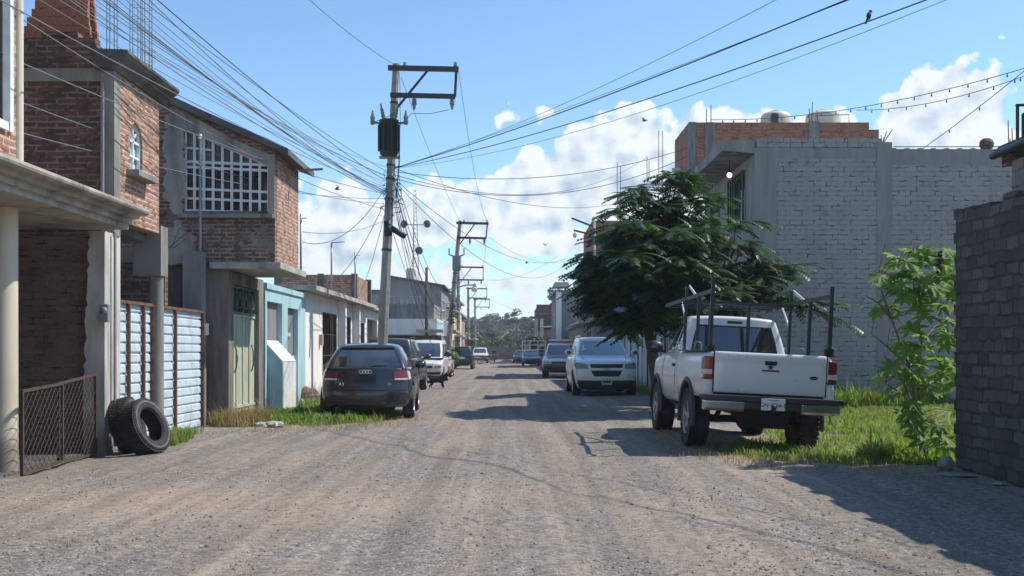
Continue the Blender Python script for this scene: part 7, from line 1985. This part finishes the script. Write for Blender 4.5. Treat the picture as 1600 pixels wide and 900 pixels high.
def palmate(vs, fs, c, nrm, size, r, lobes=8):
    n = nrm.normalized(); x = n.orthogonal().normalized(); a0 = r.random() * 6.28
    x = (Matrix.Rotation(a0, 3, n) @ x); y = n.cross(x)
    for k in range(lobes):
        a = -2.5 + 5.0 * k / (lobes - 1); L = size * (1.0 - .38 * abs(a) / 2.5) * r.uniform(.9, 1.1)
        d = x * math.cos(a) + y * math.sin(a); s = -x * math.sin(a) + y * math.cos(a)
        o = len(vs); w = L * .17
        vs += [c.copy(), c + d * L * .45 + s * w - n * L * .02, c + d * L * .75 + s * w * .75 - n * L * .1, c + d * L - n * L * .26, c + d * L * .75 - s * w * .75 - n * L * .1, c + d * L * .45 - s * w - n * L * .02]
        fs += [(o, o + 5, o + 4, o + 3), (o, o + 3, o + 2, o + 1)]


def castor_plant():
    r = random.Random(17); t = thing('castor_plant', 'tall castor bean plant with star shaped leaves beside the dark block wall', 'plant', (4.98, 12.9, 0))
    mb = MB(); vs, fs = [], []
    stems = [[(5.25, 12.95, 0), (5.12, 12.95, .6), (5.02, 12.95, 1.2), (4.78, 12.9, 1.8), (4.6, 12.9, 2.3), (4.72, 12.95, 2.75)], [(5.22, 12.97, .2), (5.15, 13.0, .9), (5.2, 13.0, 1.5), (5.12, 13.0, 2.1), (5.05, 13.0, 2.65)], [(5.12, 12.95, .6), (4.9, 12.8, .85), (4.65, 12.75, 1.0)], [(4.78, 12.9, 1.8), (4.6, 12.85, 2.0), (4.45, 12.9, 2.1)], [(5.2, 13.0, .5), (5.0, 13.1, 1.0), (4.75, 13.1, 1.35)],
             [(5.02, 12.95, 1.2), (4.8, 13.1, 1.45), (4.6, 13.1, 1.62)]]
    for s_ in stems: mb.tube(s_, [lerp(.018, .007, i / (len(s_) - 1)) for i in range(len(s_))], 6)
    sp = [(1395, 420), (1415, 400), (1440, 395), (1462, 405), (1480, 400), (1400, 445), (1385, 440), (1425, 430), (1450, 440), (1475, 440), (1485, 425), (1410, 470), (1380, 490), (1395, 485), (1435, 470), (1460, 465), (1485, 470), (1440, 495), (1470, 505), (1486, 520), (1395, 575), (1420, 580), (1385, 585), (1410, 590), (1440, 570), (1465, 585), (1480, 560), (1430, 555), (1450, 600), (1435, 630), (1460, 610), (1480, 610), (1425, 640), (1470, 540), (1420, 450), (1455, 420), (1490, 450), (1488, 590), (1400, 410), (1470, 575), (1445, 545), (1486, 640), (1470, 655), (1450, 660), (1410, 640), (1425, 665), (1440, 680), (1465, 685), (1485, 680), (1400, 620), (1480, 690), (1445, 520), (1420, 520), (1405, 530)]
    for (px, py) in sp + sp + [q_ for q_ in sp if q_[1] < 480]:
        d = r.uniform(12.4, 13.5); c = at(px + r.uniform(-10, 10), py + r.uniform(-10, 10), d)
        s_ = min((V(p) for st in stems for p in st), key=lambda p: (p - c).length + max(0, p.z - c.z) * .5)
        a = s_.lerp(c, .5) + V((0, 0, .05)); mb.tube([s_, a, c], [.006, .005, .004], 4, cap=False)
        palmate(vs, fs, c, V((r.uniform(-.7, .4), r.uniform(-.9, .1), r.uniform(.5, 1))), r.uniform(.15, .27), r)
    mb.build('stem', M['stem_red'], t)
    m2 = MB(); m2.v = vs; m2.f = [list(f) for f in fs]; m2.m = [0] * len(fs); m2.sm = [True] * len(fs); m2.build('foliage', M['leaf_castor'], t, fixn=False)
    mb = MB(); c = at(1468, 408, 12.9)
    for k in range(26): mb.ball(c + V((r.uniform(-.035, .035), r.uniform(-.035, .035), r.uniform(-.14, .12))), .02, 6, 4)
    mb.build('seed_cluster', M['rust_dark'], t)
castor_plant()


def leafy(name, label, base, h, rad, mat, seed, n=900, leaf=.12, trunk=.08, cat='bush', grp=None, flat=1.0, org_trunk=True, lobes=7):
    r = random.Random(seed); b = V(base); t = thing(name, label, cat, b, group=grp)
    mb = MB(); 
    top = b + V((0, 0, h * .55)); mb.tube([b - V((0, 0, .2)), b.lerp(top, .5) + V((r.uniform(-.1, .1) * h * .2, 0, 0)), top], [trunk, trunk * .8, trunk * .5], 7)
    cl = []
    for k in range(lobes):
        a = r.random() * 6.28; q = r.uniform(.15, .75) * rad
        c = b + V((math.cos(a) * q, math.sin(a) * q, h * r.uniform(.42, .9))); cl.append((c, rad * r.uniform(.28, .5)))
        mb.tube([b.lerp(top, r.uniform(.5, .95)), c], [trunk * .4, trunk * .12], 5)
    mb.build('trunk', M['bark'], t)
    m2 = MB()
    for k in range(n):
        c, cr = r.choice(cl); 
        v = V((r.gauss(0, 1), r.gauss(0, 1), r.gauss(0, 1))).normalized() * (r.random() ** .45) * cr; v.z *= .75 * flat
        p = c + v; nn = (v.normalized() + V((r.uniform(-.8, .8), r.uniform(-.8, .8), r.uniform(0, .9)))).normalized()
        x = nn.orthogonal().normalized(); x = Matrix.Rotation(r.random() * 6.28, 3, nn) @ x; y = nn.cross(x); L = leaf * r.uniform(.6, 1.3)
        m2.add([p - x * L * .5, p + y * L * .3, p + x * L * .6 - nn * L * .12, p - y * L * .3], [(0, 1, 2, 3)])
    m2.build('crown', mat, t, fixn=False); return t
leafy('roadside_bush', 'leafy green bush at the foot of the second leaning pole', (-3.95, 63, 0), 1.75, 1.0, M['leaf_bush'], 1, 900, .26, .05)
leafy('potted_plant', 'pale yellow green plant in the porch of the white house', (-5.0, 37.0, .3), 1.5, .5, M['leaf_castor'], 2, 160, .16, .02, 'plant')
leafy('street_tree', 'small tree against the end wall on the left of the road', (-6.2, 152, 0), 4.5, 2.2, M['leaf_bush'], 3, 900, .4, .12, 'tree')
leafy('street_tree', 'dark tree rising above the pinkish porch house far right', (6.4, 129, 0), 10.2, 2.6, M['leaf_far'], 4, 1100, .5, .2, 'tree')
leafy('street_tree', 'dark round shrub in front of the porch house behind the white rack', (2.0, 108, 0), 2.9, 1.5, M['leaf_dark'], 5, 900, .3, .1, 'tree')
leafy('street_tree', 'dark leafy tree standing between the far left houses', (-6.6, 101, 0), 8.3, 2.4, M['leaf_far'], 6, 1400, .4, .18, 'tree')
r = random.Random(33)
hill_trees = [(797, 476, 235, 2.8, 'tallest thin tree standing above the wooded skyline'), (725, 500, 200, 3.5, 'tree at the left end of the wooded skyline'), (752, 497, 260, 4.0, 'broad tree on the skyline left of the road axis'), (822, 494, 270, 4.0, 'tree on the skyline right of the tallest one'), (775, 492, 300, 4.5, 'round tree on the skyline just left of the tallest'),
              (770, 512, 190, 3.4, 'pale green tree behind the middle of the end wall'), (790, 522, 180, 3.2, 'bright leafy tree right behind the end wall'), (812, 516, 185, 3.2, 'tree behind the right part of the end wall'), (748, 515, 182, 3.0, 'tree behind the left part of the end wall'), (840, 500, 220, 4, 'tree above the rubble on the right hillside')]
for k, (px, py, d, rad, lab) in enumerate(hill_trees):
    tp = at(px, py, d); bz = hill_z(tp.x, tp.y)
    leafy('hill_tree', lab, (tp.x, tp.y, bz), max(4.5, tp.z - bz), rad, M['leaf_far'], 50 + k, 1000 if k else 500, .55, .2, 'tree', 'single trees on the hillside')
# distant woodland too dense to count
m2 = MB(); rr = random.Random(6)
for k in range(900):
    y = rr.uniform(172, 420); x = rr.uniform(-.14, .20) * y + rr.uniform(-6, 6); z = hill_z(x, y); s_ = rr.uniform(1.4, 3.2); hh = rr.uniform(2.2, 4.6)
    for j in range(36):
        v = V((rr.gauss(0, 1), rr.gauss(0, 1), rr.gauss(0, 1))).normalized() * (rr.random() ** .4) * s_; p = V((x, y, z + hh * .62)) + V((v.x, v.y, v.z * hh / s_ * .42))
        nn = V((rr.gauss(0, 1), rr.gauss(0, 1), abs(rr.gauss(0, 1)))).normalized(); a = nn.orthogonal().normalized(); b = nn.cross(a); L = rr.uniform(.35, .8)
        m2.add([p - a * L * .6, p + b * L * .35, p + a * L * .6, p - b * L * .35], [(0, 1, 2, 3)])
o = m2.build('woodland', M['leaf_far'], fixn=False); o['kind'] = 'stuff'; o['label'] = 'hazy scrubby woodland covering the hillside beyond the end wall'; o['category'] = 'woodland'
# dry twigs on the patio wall
mb = MB(); r = random.Random(3)
for k in range(16):
    p = V((-6.3 + r.uniform(-.5, .6), 17.46, 3.15)); mb.tube([p, p + V((r.uniform(-.3, .3), r.uniform(-.1, .1), r.uniform(.1, .4))), p + V((r.uniform(-.5, .5), r.uniform(-.1, .1), r.uniform(.1, .5)))], [.008, .006, .003], 4)
tag(mb.build('dry_vine', M['bark'], org=(-6.3, 17.46, 3.15)), 'dry leafless vine on top of the patio wall', 'vine')

# ---- thin summer haze over the whole street
mb = MB(); mb.box(-700, 700, -30, 640, -1.2, 34)
hz = bpy.data.materials.new('haze'); hz.use_nodes = True; hz.node_tree.nodes.clear()
o_ = hz.node_tree.nodes.new('ShaderNodeOutputMaterial'); v_ = hz.node_tree.nodes.new('ShaderNodeVolumePrincipled')
v_.inputs['Color'].default_value = (.80, .88, 1, 1); v_.inputs['Density'].default_value = .0006
hz.node_tree.links.new(v_.outputs[0], o_.inputs['Volume'])
o = mb.build('haze', hz); o['kind'] = 'stuff'; o['label'] = 'thin pale summer haze filling the air along the street'; o['category'] = 'haze'
